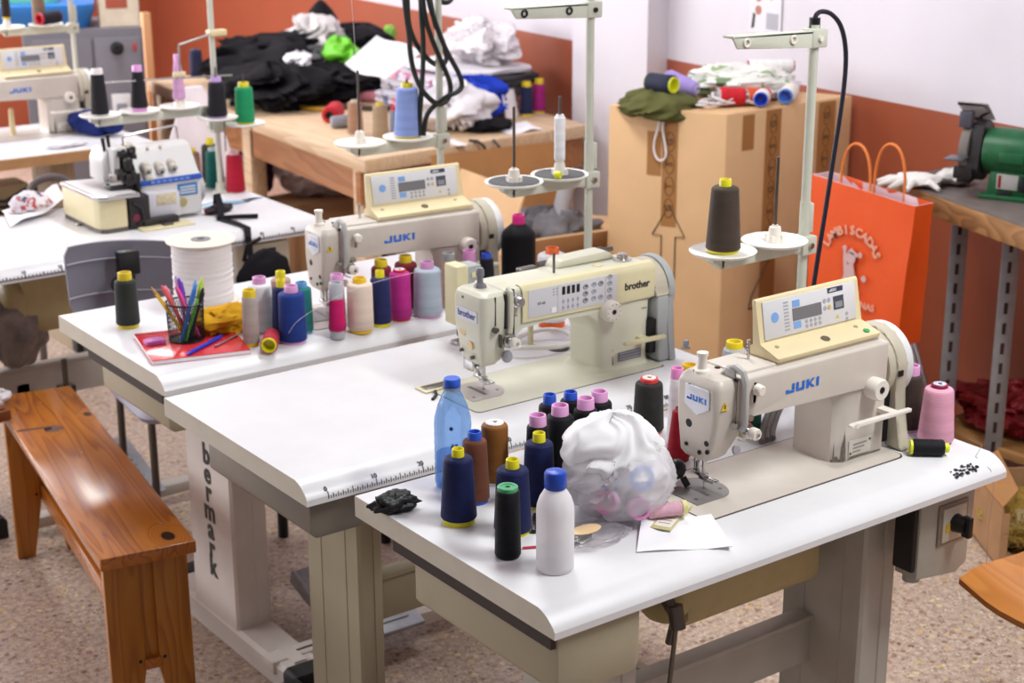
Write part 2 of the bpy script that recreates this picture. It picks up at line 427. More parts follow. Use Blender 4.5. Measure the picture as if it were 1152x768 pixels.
# ------------------------------------------------------------------ industrial sewing table
PROF = [(.040, 0), (.030, -.0025), (.018, -.0085), (.009, -.0155), (.003, -.0215), (0, -.027), (0, -.0384)]
def table(label, x0, yf, W=1.04, D=.58, ruler=False, leg=LEG_BEIGE, drawer=(.015, .175, .03, .42, .065), dmat=LEG_GREY, edge=EDGE, strip=True,
          legs=(.20, .85), mark=None, square=False, top=WHITE_TOP, ly=.145, ld=.206, lt=.09, fy=.02, rw=1.0):
    t = thing('sewing_table', label, 'sewing table', (x0, yf, 0))
    b = MB()
    pr = [(D, -.0384), (D, -.002), (D - .002, 0)] + (PROF if not square else [(.003, 0), (0, -.003), (0, -.0384)])
    b.at(Matrix.Translation((0, 0, TH)))
    b.prism(pr, 0, W, 'X')
    o = part('tabletop', b, [top, edge], t, sharp=25)
    for p in o.data.polygons:
        if abs(p.normal.x) > .9 or (square and p.normal.y < -.5): p.material_index = 1
    if ruler:
        r = MB()
        for i in range(int((W - .06) * 100) + 1):
            x = .0438 + .01 * i; long = i % 10 == 0; hh = .0135 if long else (.0115 if i % 5 == 0 else .009)
            if x > W - .02: break
            r.box(x - rw * (.0009 if long else .0007), x + rw * (.0009 if long else .0007), -.0006, .0004, TH - .0325, TH - .0325 + min(hh, .0065))
            if hh > .0065:
                k = hh - .0065
                r.poly([(x - .0008 * rw, -.0004, TH - .0265), (x + .0008 * rw, -.0004, TH - .0265), (x + .0008 * rw, .0022 * k / .005, TH - .0262 + k), (x - .0008 * rw, .0022 * k / .005, TH - .0262 + k)], [(0, 1, 2, 3)])
            if i < 95:
                x2 = x + .005
                r.box(x2 - .0006 * rw, x2 + .0006 * rw, -.0006, .0004, TH - .0325, TH - .0275)
        for i in range(0, 10):
            add_text(r, str(i * 10), .0125, basis((.0438 + .1 * i - .002, .0068, TH - .0162), (1, 0, 0), (0, .012, .0110)), depth=.0003, bold=.0003)
        part('ruler_scale', r, INK, t)
    zt = TH - .0384
    if drawer:
        dx0, dx1, dy0, dy1, dh = drawer
        b = MB()
        z1 = zt - .0008; zb_ = zt - (.024 if strip else .001) - dh
        b.prism([(dx0 + .012, zb_), (dx1 - .012, zb_), (dx1, zb_ + .012), (dx1, z1), (dx0, z1), (dx0, zb_ + .012)], dy0, dy1, 'Y', bev=.004)
        part('drawer', b, dmat, t)
        if strip:
            b = MB(); b.box(dx0 - .010, dx0 - .0003, dy0 + .004, dy1 + .05, zt - .024, zt - .0005)
            part('drawer_rail', b, DARKSTRIP, t)
    for k, lx in enumerate(legs):
        b = MB(); b.at(Matrix.Translation((lx, ly, 0)))
        b.prism([(0, .006), (.006, 0), (lt * .38, 0), (lt * .4, .003), (lt * .6, .003), (lt * .62, 0), (lt - .006, 0), (lt, .006), (lt, ld - .006), (lt - .006, ld), (.006, ld), (0, ld - .006)], .055, zt - .0006, 'Z')
        if ld < .22:
            for yy in (.05, .145): b.box(-.0012, .001, yy - .0006, yy + .0006, .07, zt - .03)
        lg = part('leg', b, leg, t)
        b = MB(); b.prism([(lx - .004, .0), (lx + lt + .004, .0), (lx + lt + .004, .05), (lx + lt - .006, .058), (lx + .006, .058), (lx - .004, .05)], fy + .02, .50, 'Y')
        b.box(lx + lt * .3, lx + lt * .65, fy + .06, fy + .14, .058, .064)
        part('foot', b, leg, lg)
        for ya, yb in ((fy, fy + .055), (.47, .525)):
            b = MB(); b.prism([(lx - .007, .0), (lx + lt + .007, .0), (lx + lt + .007, .052), (lx + lt - .004, .062), (lx + .004, .062), (lx - .007, .052)], ya, yb, 'Y', bev=.004)
            part('foot_cap', b, RUBBER, lg)
        if mark and k == 0: mark(lg, lx)
    b = MB(); b.box(legs[0] + lt - .002, legs[1] + .002, .27, .30, .285, .385, .004)
    b.box(legs[0] + lt - .002, legs[1] + .002, .262, .304, .378, .388, .002)
    part('stretcher', b, leg, t)
    return t

def treadle(t, x, y, leg=LEG_GREY):
    """grooved foot pedal on a cross bar"""
    b = MB(); b.box(x - .17, x + .34, y + .03, y + .08, .03, .062, .004); part('pedal_bar', b, leg, t)
    b = MB(); b.at(Matrix.Translation((x, y, .075)) @ Matrix.Rotation(math.radians(17), 4, 'X'))
    b.box(0, .20, -.03, .25, 0, .014, .005)
    for i in range(9): b.box(.05, .17, .0 + .026 * i, .004 + .026 * i, .012, .0175)
    b.box(-.006, .004, -.03, .25, -.02, .016, .003)
    p = part('pedal', b, GALV, t)
    b = MB(); b.box(x - .045, x - .006, y + .03, y + .075, .062, .075, .003); b.cyl((x - .02, y + .05, .09), (x + .0, y + .05, .09), .022, bev=.003)
    b.box(x - .10, x - .05, y + .047, y + .053, .062, .0635)
    part('hinge', b, DMETAL, p)

def motor(t, x0, x1, y, z0, z1, m):
    b = MB(); r = .02
    c = (z0 + z1) / 2
    b.prism([(y - .06, z0 + .02), (y - .045, z0), (y + .05, z0), (y + .07, z0 + .02), (y + .07, z1), (y - .06, z1)], x0 + .05, x1, 'X', bev=.008)
    b.at(Matrix.Translation((x0 + .052, y, c + .004)) @ Matrix.Rotation(-PI / 2, 4, 'Y') @ Matrix.Diagonal((1.0, .95, 1, 1)))
    b.lathe([(.068, 0), (.068, .02), (.06, .035), (.045, .045), (.03, .05), (.0, .05)], 28)
    mo = part('motor', b, m, t)
    return mo

# ------------------------------------------------------------------ thread stand (two trays and a top arm)
def stand(label, x, y, trays, zt=1.065, zarm=1.455, top=1.475, z0=TH, rdisc=.066, felt=False, arm_tip=None, clamp=True, pole_mat=None, arm_dz=.0, r=.0095, holes=True, tray_y=0):
    pm = pole_mat or STAND
    t = thing('thread_stand', label, 'thread stand', (x, y, z0))
    H = lambda z: z - z0
    b = MB(); b.cyl((0, 0, 0), (0, 0, H(top)), r, seg=16); b.cyl((0, 0, H(zt) + .005), (0, 0, H(zt) + .075), r * 1.15, seg=16)
    b.box(r - .002, r + .010, -.006, .006, H(zt) + .01, H(zt) + .07, .002)
    part('pole', b, pm, t)
    b = MB(); b.lathe([(.028, 0), (.028, .004), (.016, .008), (.014, .03), (.0, .03)], 20); part('pole_base', b, pm, t)
    x1 = min(q[0] for q in trays) - .035
    b = MB(); b.prism([(-.012, -.030), (.012, -.030), (.012, -.006), (.009, -.004), (-.009, -.004), (-.012, -.006)], x1, .018, 'X', bev=.0015)
    b.at(Matrix.Translation((0, 0, H(zt)))); 
    bb = MB(); bb.at(Matrix.Translation((0, 0, H(zt))))
    bb.prism([(-.012, -.026), (.012, -.026), (.012, .0), (-.012, .0)], x1 + .02, .02, 'X', bev=.003)
    bb.prism([(x1, -.010), (x1 + .03, -.026), (x1 + .03, .0), (x1, .0)], -.012, .012, 'Y', bev=.002)
    bb.box(-.02, .02, -.019, .019, -.032, .006, .004); b.bm.free()
    tr = part('tray_arm', bb, pm, t)
    b = MB(); b.cyl((0, -.019, H(zt) - .012), (0, -.025, H(zt) - .012), .006, seg=10); part('bolt', b, METAL, tr)
    for q in trays:
        dx, dy = q[0], q[1]
        b = MB(); b.at(Matrix.Translation((dx, dy, H(zt))))
        b.lathe([(.012, 0), (rdisc - .004, .004), (rdisc, .009), (rdisc - .0015, .0105), (rdisc - .006, .0075), (.012, .0055)], 36)
        d = part('tray_disc', b, DISC, t)
        b = MB(); b.at(Matrix.Translation((dx, dy, H(zt))))
        if not q[2]:
            b.lathe([(.0165, .005), (.0155, .012), (.011, .036), (.006, .037), (.006, .04)], 18)
            for a in range(4):
                c, s_ = math.cos(a * PI / 2 + .5), math.sin(a * PI / 2 + .5)
                b.box(.0145 * c - .004, .0145 * c + .004, .0145 * s_ - .004, .0145 * s_ + .004, .006, .02)
            part('spool_holder', b, KNOBW, d)
        else: b.bm.free()
        b = MB(); b.cyl((dx, dy, H(zt) + .006), (dx, dy, H(zt) + q[3]), .0032, seg=10); part('spool_pin', b, DMETAL, d)
        if felt:
            b = MB(); b.at(Matrix.Translation((dx, dy, H(zt)))); b.lathe([(.02, .0065), (rdisc - .009, .0095), (rdisc - .010, .0105), (.02, .0085)], 32); part('felt_pad', b, DISCFELT, d)
    if zarm:
        b = MB(); b.at(Matrix.Translation((0, 0, H(zarm))) @ Matrix.Rotation(arm_dz, 4, 'Y'))
        b.prism([(-.215, -.010), (-.23, .012), (.022, .016), (.022, -.016), (.0, -.018)], -.014, -.008, 'Y', bev=.001)
        b.box(-.23, .02, -.014, .014, .009, .014, .001); b.box(-.02, .022, -.016, .016, -.018, .018, .003)
        a = part('guide_arm', b, pm, t)
        b = MB(); b.at(Matrix.Translation((0, 0, H(zarm))) @ Matrix.Rotation(arm_dz, 4, 'Y'))
        for xx in (-.195, -.072):
            for k in range(1):
                b.tube([(xx + .007 * math.cos(q), -.0155, .001 + .007 * math.sin(q)) for q in [2 * PI * i / 14 for i in range(14)]], .0026, 6, closed=True)
        b.cyl((.0, -.016, 0), (.0, -.021, 0), .0055, seg=10)
        part('thread_eyelet', b, BLACK if felt else KNOBW, a)
    return t
# ================================================================== industrial lockstitch machines
def logo_juki(mb, M, w, h):
    """four heavy extended capitals"""
    u = w / 3.78; s = h / 10.0; t = .0004
    def pl(pts, x): 
        n = len(pts); P = [(x + a * u / 10, b * s, 0) for a, b in pts]
        M0 = mb.M; mb.M = M0 @ M
        mb.poly([(p[0], p[1], t) for p in P], [list(range(n))]); mb.M = M0
    J = [(0, 0), (9, 0), (9.6, .8), (9.6, 10), (6.6, 10), (6.6, 3), (3, 3), (3, 4.2), (0, 4.2)]
    U1 = [(0, 10), (3, 10), (3, 3), (0, 0.8)]; U2 = [(0, .8), (.8, 0), (8.8, 0), (9.6, .8), (6.6, 3), (3, 3)]; U3 = [(6.6, 3), (9.6, .8), (9.6, 10), (6.6, 10)]
    K1 = [(0, 0), (3, 0), (3, 10), (0, 10)]; K2 = [(3, 4.2), (6.6, 0), (10, 0), (5, 5.4), (9.6, 10), (6.2, 10), (3, 6.2)]
    I = [(0, 0), (3, 0), (3, 10), (0, 10)]
    # split J into convex-ish pieces
    pl([(0, 0), (9, 0), (9.6, .8), (9.6, 3), (0, 3)], 0); pl([(6.6, 3), (9.6, 3), (9.6, 10), (6.6, 10)], 0); pl([(0, 3), (3, 3), (3, 4.2), (0, 4.2)], 0)
    x = u * 1.13
    for q in (U1, U2, U3): pl(q, x)
    x = u * 2.28
    pl(K1, x); pl([(3, 4.4), (5, 5.4), (3, 6.4)], x); pl([(3, 4.4), (6.4, 0), (10, 0), (5, 5.4)], x); pl([(3, 6.4), (5, 5.4), (9.8, 10), (6.2, 10)], x)
    pl(I, u * 3.42)

def common_small(t, O, ivory, pole=True):
    """needle bar, presser foot, plate, dial, lever, wheel: shared by both makes"""
    b = MB(); b.cyl((.088, .105, .03), (.088, .105, .085), .0045, seg=12); b.cyl((.088, .105, .02), (.088, .105, .032), .003, seg=10)
    b.cyl((.088, .105, .0015), (.088, .105, .022), .0009, seg=6); part('needle_bar', b, METAL, t)
    b = MB(); b.cyl((.088, .125, .035), (.088, .125, .085), .005, seg=12)
    b.box(.081, .095, .10, .132, .024, .030, .001); b.box(.084, .092, .118, .132, .028, .05, .002); b.box(.080, .086, .075, .112, .02, .024, .001); b.box(.090, .096, .075, .112, .02, .024, .001)
    part('presser_foot', b, METAL, t)
    b = MB(); b.at(Matrix.Translation((.088, .105, 0)))
    pts = [(.038 * math.cos(a), .05 * math.sin(a)) for a in [math.radians(-90 + 180 * i / 14) for i in range(15)]] + [(-.06, .05), (-.06, -.05)]
    b.prism(pts, .0012, .0026, 'Z'); b.m(1)
    for px, py in ((-.045, .03), (-.045, -.03), (.02, .02), (.02, -.02), (.0, 0)): b.cyl((px, py, .0024), (px, py, .003), .0035, seg=8)
    b.box(-.02, -.012, -.03, .03, .0024, .003)
    part('needle_plate', b, [mat('plate_ivory_steel' if ivory else 'plate_steel', '#b9b0ae' if ivory else '#8a8684', .35, metal=.35), DMETAL], t)

def tension(t, x, y, z, r=.014, knob=KNOBW):
    b = MB(); b.at(Matrix.Translation((x, y, z)) @ Matrix.Rotation(PI / 2, 4, 'X'))
    b.lathe([(.006, -.02), (.006, 0), (r, .0), (r * 1.05, .003), (r, .006), (.006, .007), (.006, .016)], 20)
    o = part('tension_disc', b, METAL, t)
    b = MB(); b.at(Matrix.Translation((x, y, z)) @ Matrix.Rotation(PI / 2, 4, 'X'))
    b.lathe([(.009, .014), (.0105, .017), (.0105, .027), (.009, .030), (.003, .030), (.003, .026)], 20); b.m(1); b.lathe([(.003, .026), (.003, .033), (.0, .033)], 10)
    part('tension_knob', b, [knob, METAL], o)
    return o

def ribbed(b, r, prof, n=36):
    rings = []
    for rr, z in prof:
        rings.append([((rr - (.0008 if (i % 2 and rr > r * .9) else 0)) * math.cos(2 * PI * i / n), (rr - (.0008 if (i % 2 and rr > r * .9) else 0)) * math.sin(2 * PI * i / n), z) for i in range(n)])
    b.loft(rings)

def arrow_dots(b, pts, r, y):
    for x, z in pts: b.cyl((x, y + .001, z), (x, y - .001, z), r, seg=10)

def juki(label, x, y, panel=True, group=None, foot_lamp=True, head_green=False, quick=False):
    O = Vector((x, y, TH))
    t = thing('sewing_machine', label, 'sewing machine', O, 0, group)
    b = MB()
    out = rrect(0, .486, 0, .1847, .018, .0003, 5)
    b.loft([out, [(p[0], p[1], .0012) for p in out]])
    part('bed', b, JBODY, t)
    b = MB()                                     # dark gap round the bed
    o1 = rrect(-.002, .489, -.0035, .188, .02, .0004, 5); b.loft([[(p[0], p[1], .0001) for p in o1], o1]); b.bm.faces.ensure_lookup_table()
    part('bed_gap', b, DARKSTRIP, t)
    # arm and column
    b = MB()
    b.prism([(.098, .2145), (.473, .2125), (.473, .127), (.125, .1495), (.110, .138), (.098, .120)], .040, .152, 'Y', bev=.008, seg=3)
    col = lambda z, e, l: [(.352 - l, .060 - e, z), (.372 - l * .4, .045 - e, z), (.473, .045 - e, z), (.473, .150, z), (.352 - l, .150, z)]
    b.loft([col(0, .001, .002), col(.004, .0, 0), col(.11, 0, 0), col(.135, 0, .010), col(.1445, 0, .028)])
    b.box(.12, .465, .058, .145, .21, .2185, .003)
    arm = part('arm', b, JBODY, t)
    # worn paint at the foot of the column
    b = MB(); rnd = random.Random(3)
    pts = [(.372, .0425)] ; 
    for seg in (((.352, .0578), (.372, .0435)),):
        (ax, ay), (bx, by) = seg; n = 14; up = [.006 + .02 * abs(noise.noise(Vector((i * .9, 2, 1)))) + (.03 if i > 11 else 0) + (.035 if i == 3 else 0) for i in range(n + 1)]
        P = []
        for i in range(n + 1):
            k = i / n; P += [(ax + (bx - ax) * k - .0004, ay + (by - ay) * k - .0006, .001), (ax + (bx - ax) * k - .0004, ay + (by - ay) * k - .0006, up[i])]
        b.poly(P, [(2 * i, 2 * i + 2, 2 * i + 3, 2 * i + 1) for i in range(n)])
    b.poly([(.3718, .0436, .001), (.379, .0441, .001), (.3755, .0441, .035), (.3725, .0441, .062), (.3708, .0436, .04)], [(0, 1, 2, 3, 4)])
    b.poly([(.379, .0441, .001), (.47, .0441, .001), (.47, .0441, .004), (.43, .0441, .0055), (.39, .0441, .007)], [(0, 1, 2, 3, 4)])
    part('worn_patch', b, CHIP, arm)
    b = MB(); logo_juki(b, basis((.211, .0396, .1665), (1, 0, .0), (0, 0, 1)), .082, .0165); part('lettering', b, BLUE_INK, arm)
    # rating plate
    b = MB(); b.box(.384, .442, .0428, .0449, .008, .038, .0008); b.m(1); b.cyl((.388, .043, .014), (.388, .042, .014), .0022, seg=8); b.cyl((.438, .043, .032), (.438, .042, .032), .0022, seg=8); b.m(2)
    for i, w in enumerate((.036, .03, .02)): b.box(.394, .394 + w, .0424, .043, .028 - i * .007, .031 - i * .007)
    part('rating_plate', b, [mat('plate_white', '#d8d2c8', .4), BLACK, mat('plate_ink', '#9a8f8c', .6)], t)
    # head
    b = MB()
    b.loft([rrect(.062, .098, .076, .130, .006, .066), rrect(.058, .104, .066, .138, .008, .074), rrect(.056, .120, .055, .142, .010, .105), rrect(.055, .128, .047, .146, .010, .140), rrect(.055, .128, .045, .147, .012, .198),
            rrect(.058, .128, .048, .144, .014, .209), rrect(.064, .128, .054, .138, .012, .2145)])
    hd = part('head', b, JBODY, t)
    b = MB(); M = basis((.0545, .092, .176), (0, -1, 0), (0, 0, 1)); b.at(M)
    b.prism([(-.030, .022), (.026, .022), (.030, .016), (.030, -.012), (0, -.028), (-.031, -.014)], 0, .0016, 'Z', bev=.0006); b.at(); b.m(1)
    logo_juki(b, M @ Matrix.Translation((-.024, -.004, .0016)), .048, .010)
    part('badge', b, [mat('badge_silver', '#dfe0e8', .25), BLUE_INK], hd)
    b = MB(); b.at(basis((.072, .0445, .172), (1, 0, 0), (0, 0, 1))); b.prism([(-.008, -.006), (.008, -.006), (0, .008)], 0, .0012, 'Z'); b.m(1); b.box(-.0012, .0012, -.003, .004, .0012, .0016)
    part('warning_sticker', b, [mat('warn_yellow', '#e8c020', .5), BLACK], hd)
    b = MB()
    for yy, zz, r in ((.112, .128, .0075), (.068, .103, .005), (.085, .082, .004), (.118, .088, .0035), (.066, .088, .004)): b.cyl((.058, yy, zz), (.0548, yy, zz), r, seg=12)
    b.cyl((.0545, .112, .196), (.053, .112, .196), .003, seg=8)
    for xx, yy in ((.075, .12), (.1, .13), (.115, .11), (.15, .13), (.16, .075)): b.cyl((xx, yy, .212), (xx, yy, .2162), .0048, seg=12)
    part('screw_hole', b, BLACK, hd)
    # take-up guard, slot, levers
    b = MB(); b.box(.0985, .1015, .0435, .06, .13, .2148); part('take_up_slot', b, BLACK, t)
    b = MB(); b.tube([(.106, .085, .212), (.106, .072, .226), (.106, .055, .232), (.106, .038, .227), (.106, .031, .21), (.106, .030, .14), (.106, .036, .126)], .0062, 10); b.box(.0985, .103, .05, .075, .205, .229, .002)
    part('take_up_guard', b, mat('guard_grey', '#b3b1af', .4), t)
    b = MB(); b.cyl((.137, .045, .192), (.137, .034, .192), .008, seg=16); b.m(1); b.cyl((.137, .037, .192), (.137, .022, .192), .0105, .0095, seg=16, bev=.002); b.m(0); b.box(.132, .142, .040, .0455, .165, .205, .002)
    part('thread_guide', b, [METAL, KNOBW], t)
    tension(t, .118, .040, .122)
    b = MB(); b.cyl((.093, .0455, .135), (.093, .036, .135), .005, seg=10); b.cyl((.128, .0455, .142), (.128, .036, .142), .0055, seg=10); b.tube([(.095, .034, .112), (.108, .030, .105), (.118, .034, .10)], .0012, 6)
    part('thread_hook', b, METAL, t)
    b = MB(); b.at(Matrix.Translation((.112, .055, .082)) @ Matrix.Rotation(math.radians(70), 4, 'X')); b.lathe([(.0085, 0), (.0085, .004), (.0, .004)], 14); part('screw_disc', b, METAL, t)
    b = MB(); b.at(Matrix.Translation((.078, .108, .2145))); b.lathe([(.014, 0), (.013, .005), (.0085, .008), (.0075, .026), (.010, .031), (.010, .036), (.0, .036)], 18); part('bar_nut', b, KNOBW, t)
    b = MB(); b.cyl((.182, .105, .214), (.182, .105, .2535), .0032, seg=10); b.m(1)
    for k in range(4): b.cyl((.1795, .105, .228 + .006 * k), (.1785, .105, .228 + .006 * k), .0012, seg=6)
    part('guide_post', b, [METAL, BLACK], t)
    # stitch dial, reverse lever
    b = MB(); b.at(Matrix.Translation((.432, .046, .133)) @ Matrix.Rotation(PI / 2, 4, 'X'))
    ribbed(b, .0205, [(.019, 0), (.0205, .003), (.0205, .026), (.018, .030), (.007, .030), (.006, .027)]); b.m(1); b.cyl((0, 0, .025), (0, 0, .031), .005, seg=12)
    part('stitch_dial', b, [KNOBW, BLACK], t)
    b = MB(); b.prism([(.346, .083), (.354, .0815), (.505, .079), (.505, .086), (.354, .089), (.346, .087)], .006, .016, 'Y', bev=.0015); b.box(.455, .475, .012, .05, .078, .087, .001); b.cyl((.36, .004, .085), (.36, .011, .085), .005, seg=10)
    part('reverse_lever', b, KNOBW, t)
    b = MB(); b.box(.474, .496, .05, .10, .012, .112, .002); part('belt_gap', b, BLACK, t)
    # belt cover and hand wheel
    cy, cz = .108, .150
    arc = [(cy + .074 * math.cos(math.radians(a)), cz + .074 * math.sin(math.radians(a))) for a in range(-70, 181, 10)]
    b = MB(); b.prism([(.012, .0015), (.058, .0015), (.062, .05), (.075, .075)] + arc + [(.038, .11), (.040, .075), (.026, .03)], .494, .521, 'X', bev=.005, seg=2)
    arc2 = [(cy + .070 * math.cos(math.radians(a)), cz + .070 * math.sin(math.radians(a))) for a in range(0, 360, 12)]
    b.prism(arc2, .476, .496, 'X', bev=.003)
    bc = part('belt_cover', b, JCOVER, t)
    b = MB(); b.prism([(.046, .146), (.058, .146), (.058, .158), (.046, .158)], .4865, .4885, 'X'); b.box(.494, .508, .0325, .036, .14, .152, .002); part('cover_slot', b, BLACK, bc)
    b = MB(); b.at(Matrix.Translation((.519, cy, cz)) @ Matrix.Rotation(PI / 2, 4, 'Y'))
    b.lathe([(.060, 0), (.0715, .002), (.073, .008), (.072, .018), (.066, .024), (.05, .026), (.03, .022), (0, .022)], 40); part('handwheel', b, WHEELW, t)
    common_small(t, O, False)
    if foot_lamp:
        b = MB(); b.tube([(-.01, .19, .012), (.01, .17, .022), (.04, .15, .03)], .011, 10); b.ball((.055, .14, .034), .017, (1, 1, 1.1)); b.cyl((.062, .13, .02), (.066, .122, .006), .006, seg=10)
        part('thread_wiper', b, BLACK, t)
    if panel: control_panel(t)
    return t

def control_panel(t):
    b = MB(); b.prism([(.054, .2187), (.053, .2275), (.098, .2385), (.1015, .2405), (.1145, .3135), (.1185, .3185), (.1245, .316), (.116, .237), (.128, .232), (.130, .2187)], .205, .460, 'X', bev=.0035)
    p = part('control_panel', b, JPANEL, t)
    M = basis((.3325, .1079, .2772), (1, 0, 0), (0, .013, .073))
    M = M @ Matrix.Translation((0, 0, .0008))
    b = MB(); b.at(M); b.prism([(-.115, -.0325), (.115, -.0325), (.115, .0345), (-.115, .0345)], -.001, .0014, 'Z', bev=.0004)
    b.m(1); b.box(-.045, .027, -.010, .012, .001, .0022)
    b.m(2); b.box(.058, .084, -.008, .016, .001, .0022); b.m(3); b.box(.062, .080, -.005, .006, .002, .0026)
    b.m(4); b.box(-.044, -.026, .014, .026, .001, .002); b.box(-.044, -.026, -.024, -.012, .001, .002); b.cyl((-.088, .004, .001), (-.088, .004, .002), .009, seg=18)
    b.m(5); b.box(.045, .084, .024, .033, .001, .002)
    b.m(6)
    for i in range(4):
        for j in range(2): b.cyl((-.012 + .011 * i, -.016 - .0085 * j, .001), (-.012 + .011 * i, -.016 - .0085 * j, .002), .0034, seg=10)
    for i in range(2):
        for j in range(2): b.cyl((.036 + .011 * i, .012 - .013 * j, .001), (.036 + .011 * i, .012 - .013 * j, .002), .0042, seg=12)
    for i in range(9): b.box(-.066, -.054, .024 - .006 * i, .027 - .006 * i, .001, .0017)
    b.cyl((.090, -.020, .001), (.090, -.020, .002), .0035, seg=8); b.cyl((.090, -.029, .001), (.090, -.029, .002), .0035, seg=8)
    b.m(7); b.cyl((.047, -.001, .0015), (.047, -.001, .0024), .0036, seg=12); b.prism([(.062, -.024), (.070, -.024), (.066, -.017)], .001, .002, 'Z')
    face = part('panel_face', b, [mat('panel_pale', '#d8d6da', .35), mat('lcd_grey', '#77767a', .15), mat('lcd_frame', '#4a4c58', .3), mat('lcd_small', '#8d9096', .2), mat('panel_blue', '#7ea6e0', .4), mat('panel_navy', '#39405c', .4), mat('panel_mark', '#a8a6ae', .5), mat('panel_yellow', '#d9b93a', .5)], p)
    b = MB(); logo_juki(b, M @ Matrix.Translation((.049, .0262, .0019)), .018, .0045); part('panel_lettering', b, mat('panel_white', '#e6e6ea', .4), p)
    b = MB(); Mb = basis((.33, .074, .2332), (1, 0, 0), (0, .045, .011)); b.at(Mb); b.cyl((0.01, 0, 0), (.01, 0, .0012), .0085, seg=16); b.m(1); b.cyl((-.098, .012, 0), (-.098, .012, .001), .004, seg=10); b.cyl((.10, .012, 0), (.10, .012, .001), .004, seg=10)
    part('panel_emblem', b, [mat('emblem_bronze', '#7a705c', .3, metal=.6), mat('screw_dull', '#b0a080', .5)], p)

def brother(label, x, y):
    O = Vector((x, y, TH)); t = thing('sewing_machine', label, 'sewing machine', O)
    b = MB(); out = rrect(0, .486, 0, .1847, .012, .0003, 5); b.loft([out, [(p[0], p[1], .0012) for p in out]]); part('bed', b, BODYB, t)
    b = MB(); o1 = rrect(-.002, .488, -.0022, .187, .013, .0004, 5); b.loft([[(p[0], p[1], .0001) for p in o1], o1]); part('bed_gap', b, DARKSTRIP, t)
    b = MB(); b.box(-.02, .055, .155, .196, .0005, .004, .001); b.m(1); b.box(-.012, .05, .165, .188, .0035, .0055, .001); b.m(2); b.tube([(-.03, .115, .002), (-.012, .128, .004), (.0, .15, .004)], .0035, 6)
    part('bobbin_slide', b, [COVERB, DMETAL, BLACK], t)
    # arm + column
    b = MB()
    b.prism([(.098, .222), (.487, .217), (.487, .137), (.37, .137), (.31, .134), (.20, .140), (.14, .146), (.115, .130), (.098, .112)], .044, .155, 'Y', bev=.011, seg=3)
    b.loft([rrect(.326, .482, .038, .156, .022, 0.001), rrect(.338, .480, .043, .150, .02, .012), rrect(.338, .480, .044, .150, .018, .085), rrect(.325, .482, .044, .150, .018, .115), rrect(.29, .484, .045, .150, .018, .14)])
    b.prism([(.28, .218), (.30, .236), (.42, .239), (.45, .218)], .118, .165, 'Y', bev=.008)
    arm = part('arm', b, BODYB, t)
    b = MB(); b.poly([(.375, .0428, .03), (.3775, .0428, .0305), (.3795, .0428, .012), (.385, .0428, .006), (.382, .0415, .003), (.362, .0415, .003), (.364, .0428, .006), (.376, .0428, .008)], [(0, 1, 2, 7), (7, 2, 3, 4), (7, 4, 5, 6)])
    b.poly([(.374, .0428, .044), (.378, .0428, .044), (.377, .0428, .047)], [(0, 1, 2)]); b.box(.455, .468, .0425, .0432, .122, .1235)
    part('worn_patch', b, CHIP, arm)
    # front cover
    b = MB()
    R = []
    for xx, zt, zb in ((.1385, .2225, .1475), (.487, .218, .143)):
        R.append([(xx, .045, zb), (xx, .0395, zb + .002), (xx, .0385, zb + .01), (xx, .0385, zt - .014), (xx, .041, zt - .005), (xx, .048, zt + .0015), (xx, .062, zt + .003), (xx, .062, zt - .003), (xx, .05, zt - .006)])
    b.loft(R)
    fc = part('front_cover', b, COVERB, t)
    M = basis((.2665, .0384, .1828), (1, 0, -.0128), (0, 0, 1))
    b = MB(); b.at(M); b.prism([(-.115, -.0275), (.115, -.0275), (.115, .0315), (-.115, .030)], -.0005, .0009, 'Z', bev=.0003)
    b.m(1)
    for i in range(4): b.box(-.030 + .0125 * i, -.022 + .0125 * i, .008, .025, .0006, .0014)
    b.cyl((-.058, -.019, .0005), (-.058, -.019, .0013), .001, seg=8)
    b.m(2)
    def ic(px, py, r=.0062):
        b.tube([(px + r * math.cos(q) * 1.0, py + r * .78 * math.sin(q), .0010) for q in [2 * PI * i / 10 for i in range(10)]], .0009, 4, closed=True); b.box(px - r * .5, px + r * .5, py - .0012, py + .0012, .0007, .0014); b.box(px - r * .2, px + r * .6, py + .001, py + .0028, .0007, .0014)
    for px, py in ((.031, .0155), (.031, .001), (.031, -.0135), (.071, .0165)): ic(px, py)
    b.m(3)
    for px, py in ((.053, .0170), (.053, .002), (.053, -.0125), (.071, -.0125), (.095, .027), (.095, .0135), (.095, -.001), (.095, -.0155)): ic(px, py, .0058)
    for i in range(4):
        for j in range(2): b.prism([(-.030 + .0125 * i, -.008 - .013 * j), (-.023 + .0125 * i, -.008 - .013 * j), (-.0265 + .0125 * i, -.0005 - .013 * j)], .0006, .0012, 'Z'); b.box(-.028 + .0125 * i, -.025 + .0125 * i, -.0115 - .013 * j, -.0095 - .013 * j, .0006, .0012)
    for i in range(2):
        for j in range(3): b.box(-.053 + .008 * i, -.050 + .008 * i, .010 + .006 * j, .013 + .006 * j, .0006, .0013)
    b.box(-.0405, -.0398, -.026, .029, .0006, .0011); b.box(.0835, .0842, -.026, .03, .0006, .0011)
    b.m(4); b.cyl((-.050, -.0195, .0005), (-.050, -.0195, .0014), .0065, seg=16)
    add_text(b.m(2), 'KF-60', .008, Matrix.Translation((-.082, -.001, .0009)), depth=.0003, bold=.0002)
    part('button_panel', b, [mat('button_panel_grey', '#cfcdd2', .4), BLACK, mat('icon_dark', '#4a4a5a', .5), mat('icon_grey', '#8c8c9a', .5), mat('button_white', '#eceaf0', .4)], fc)
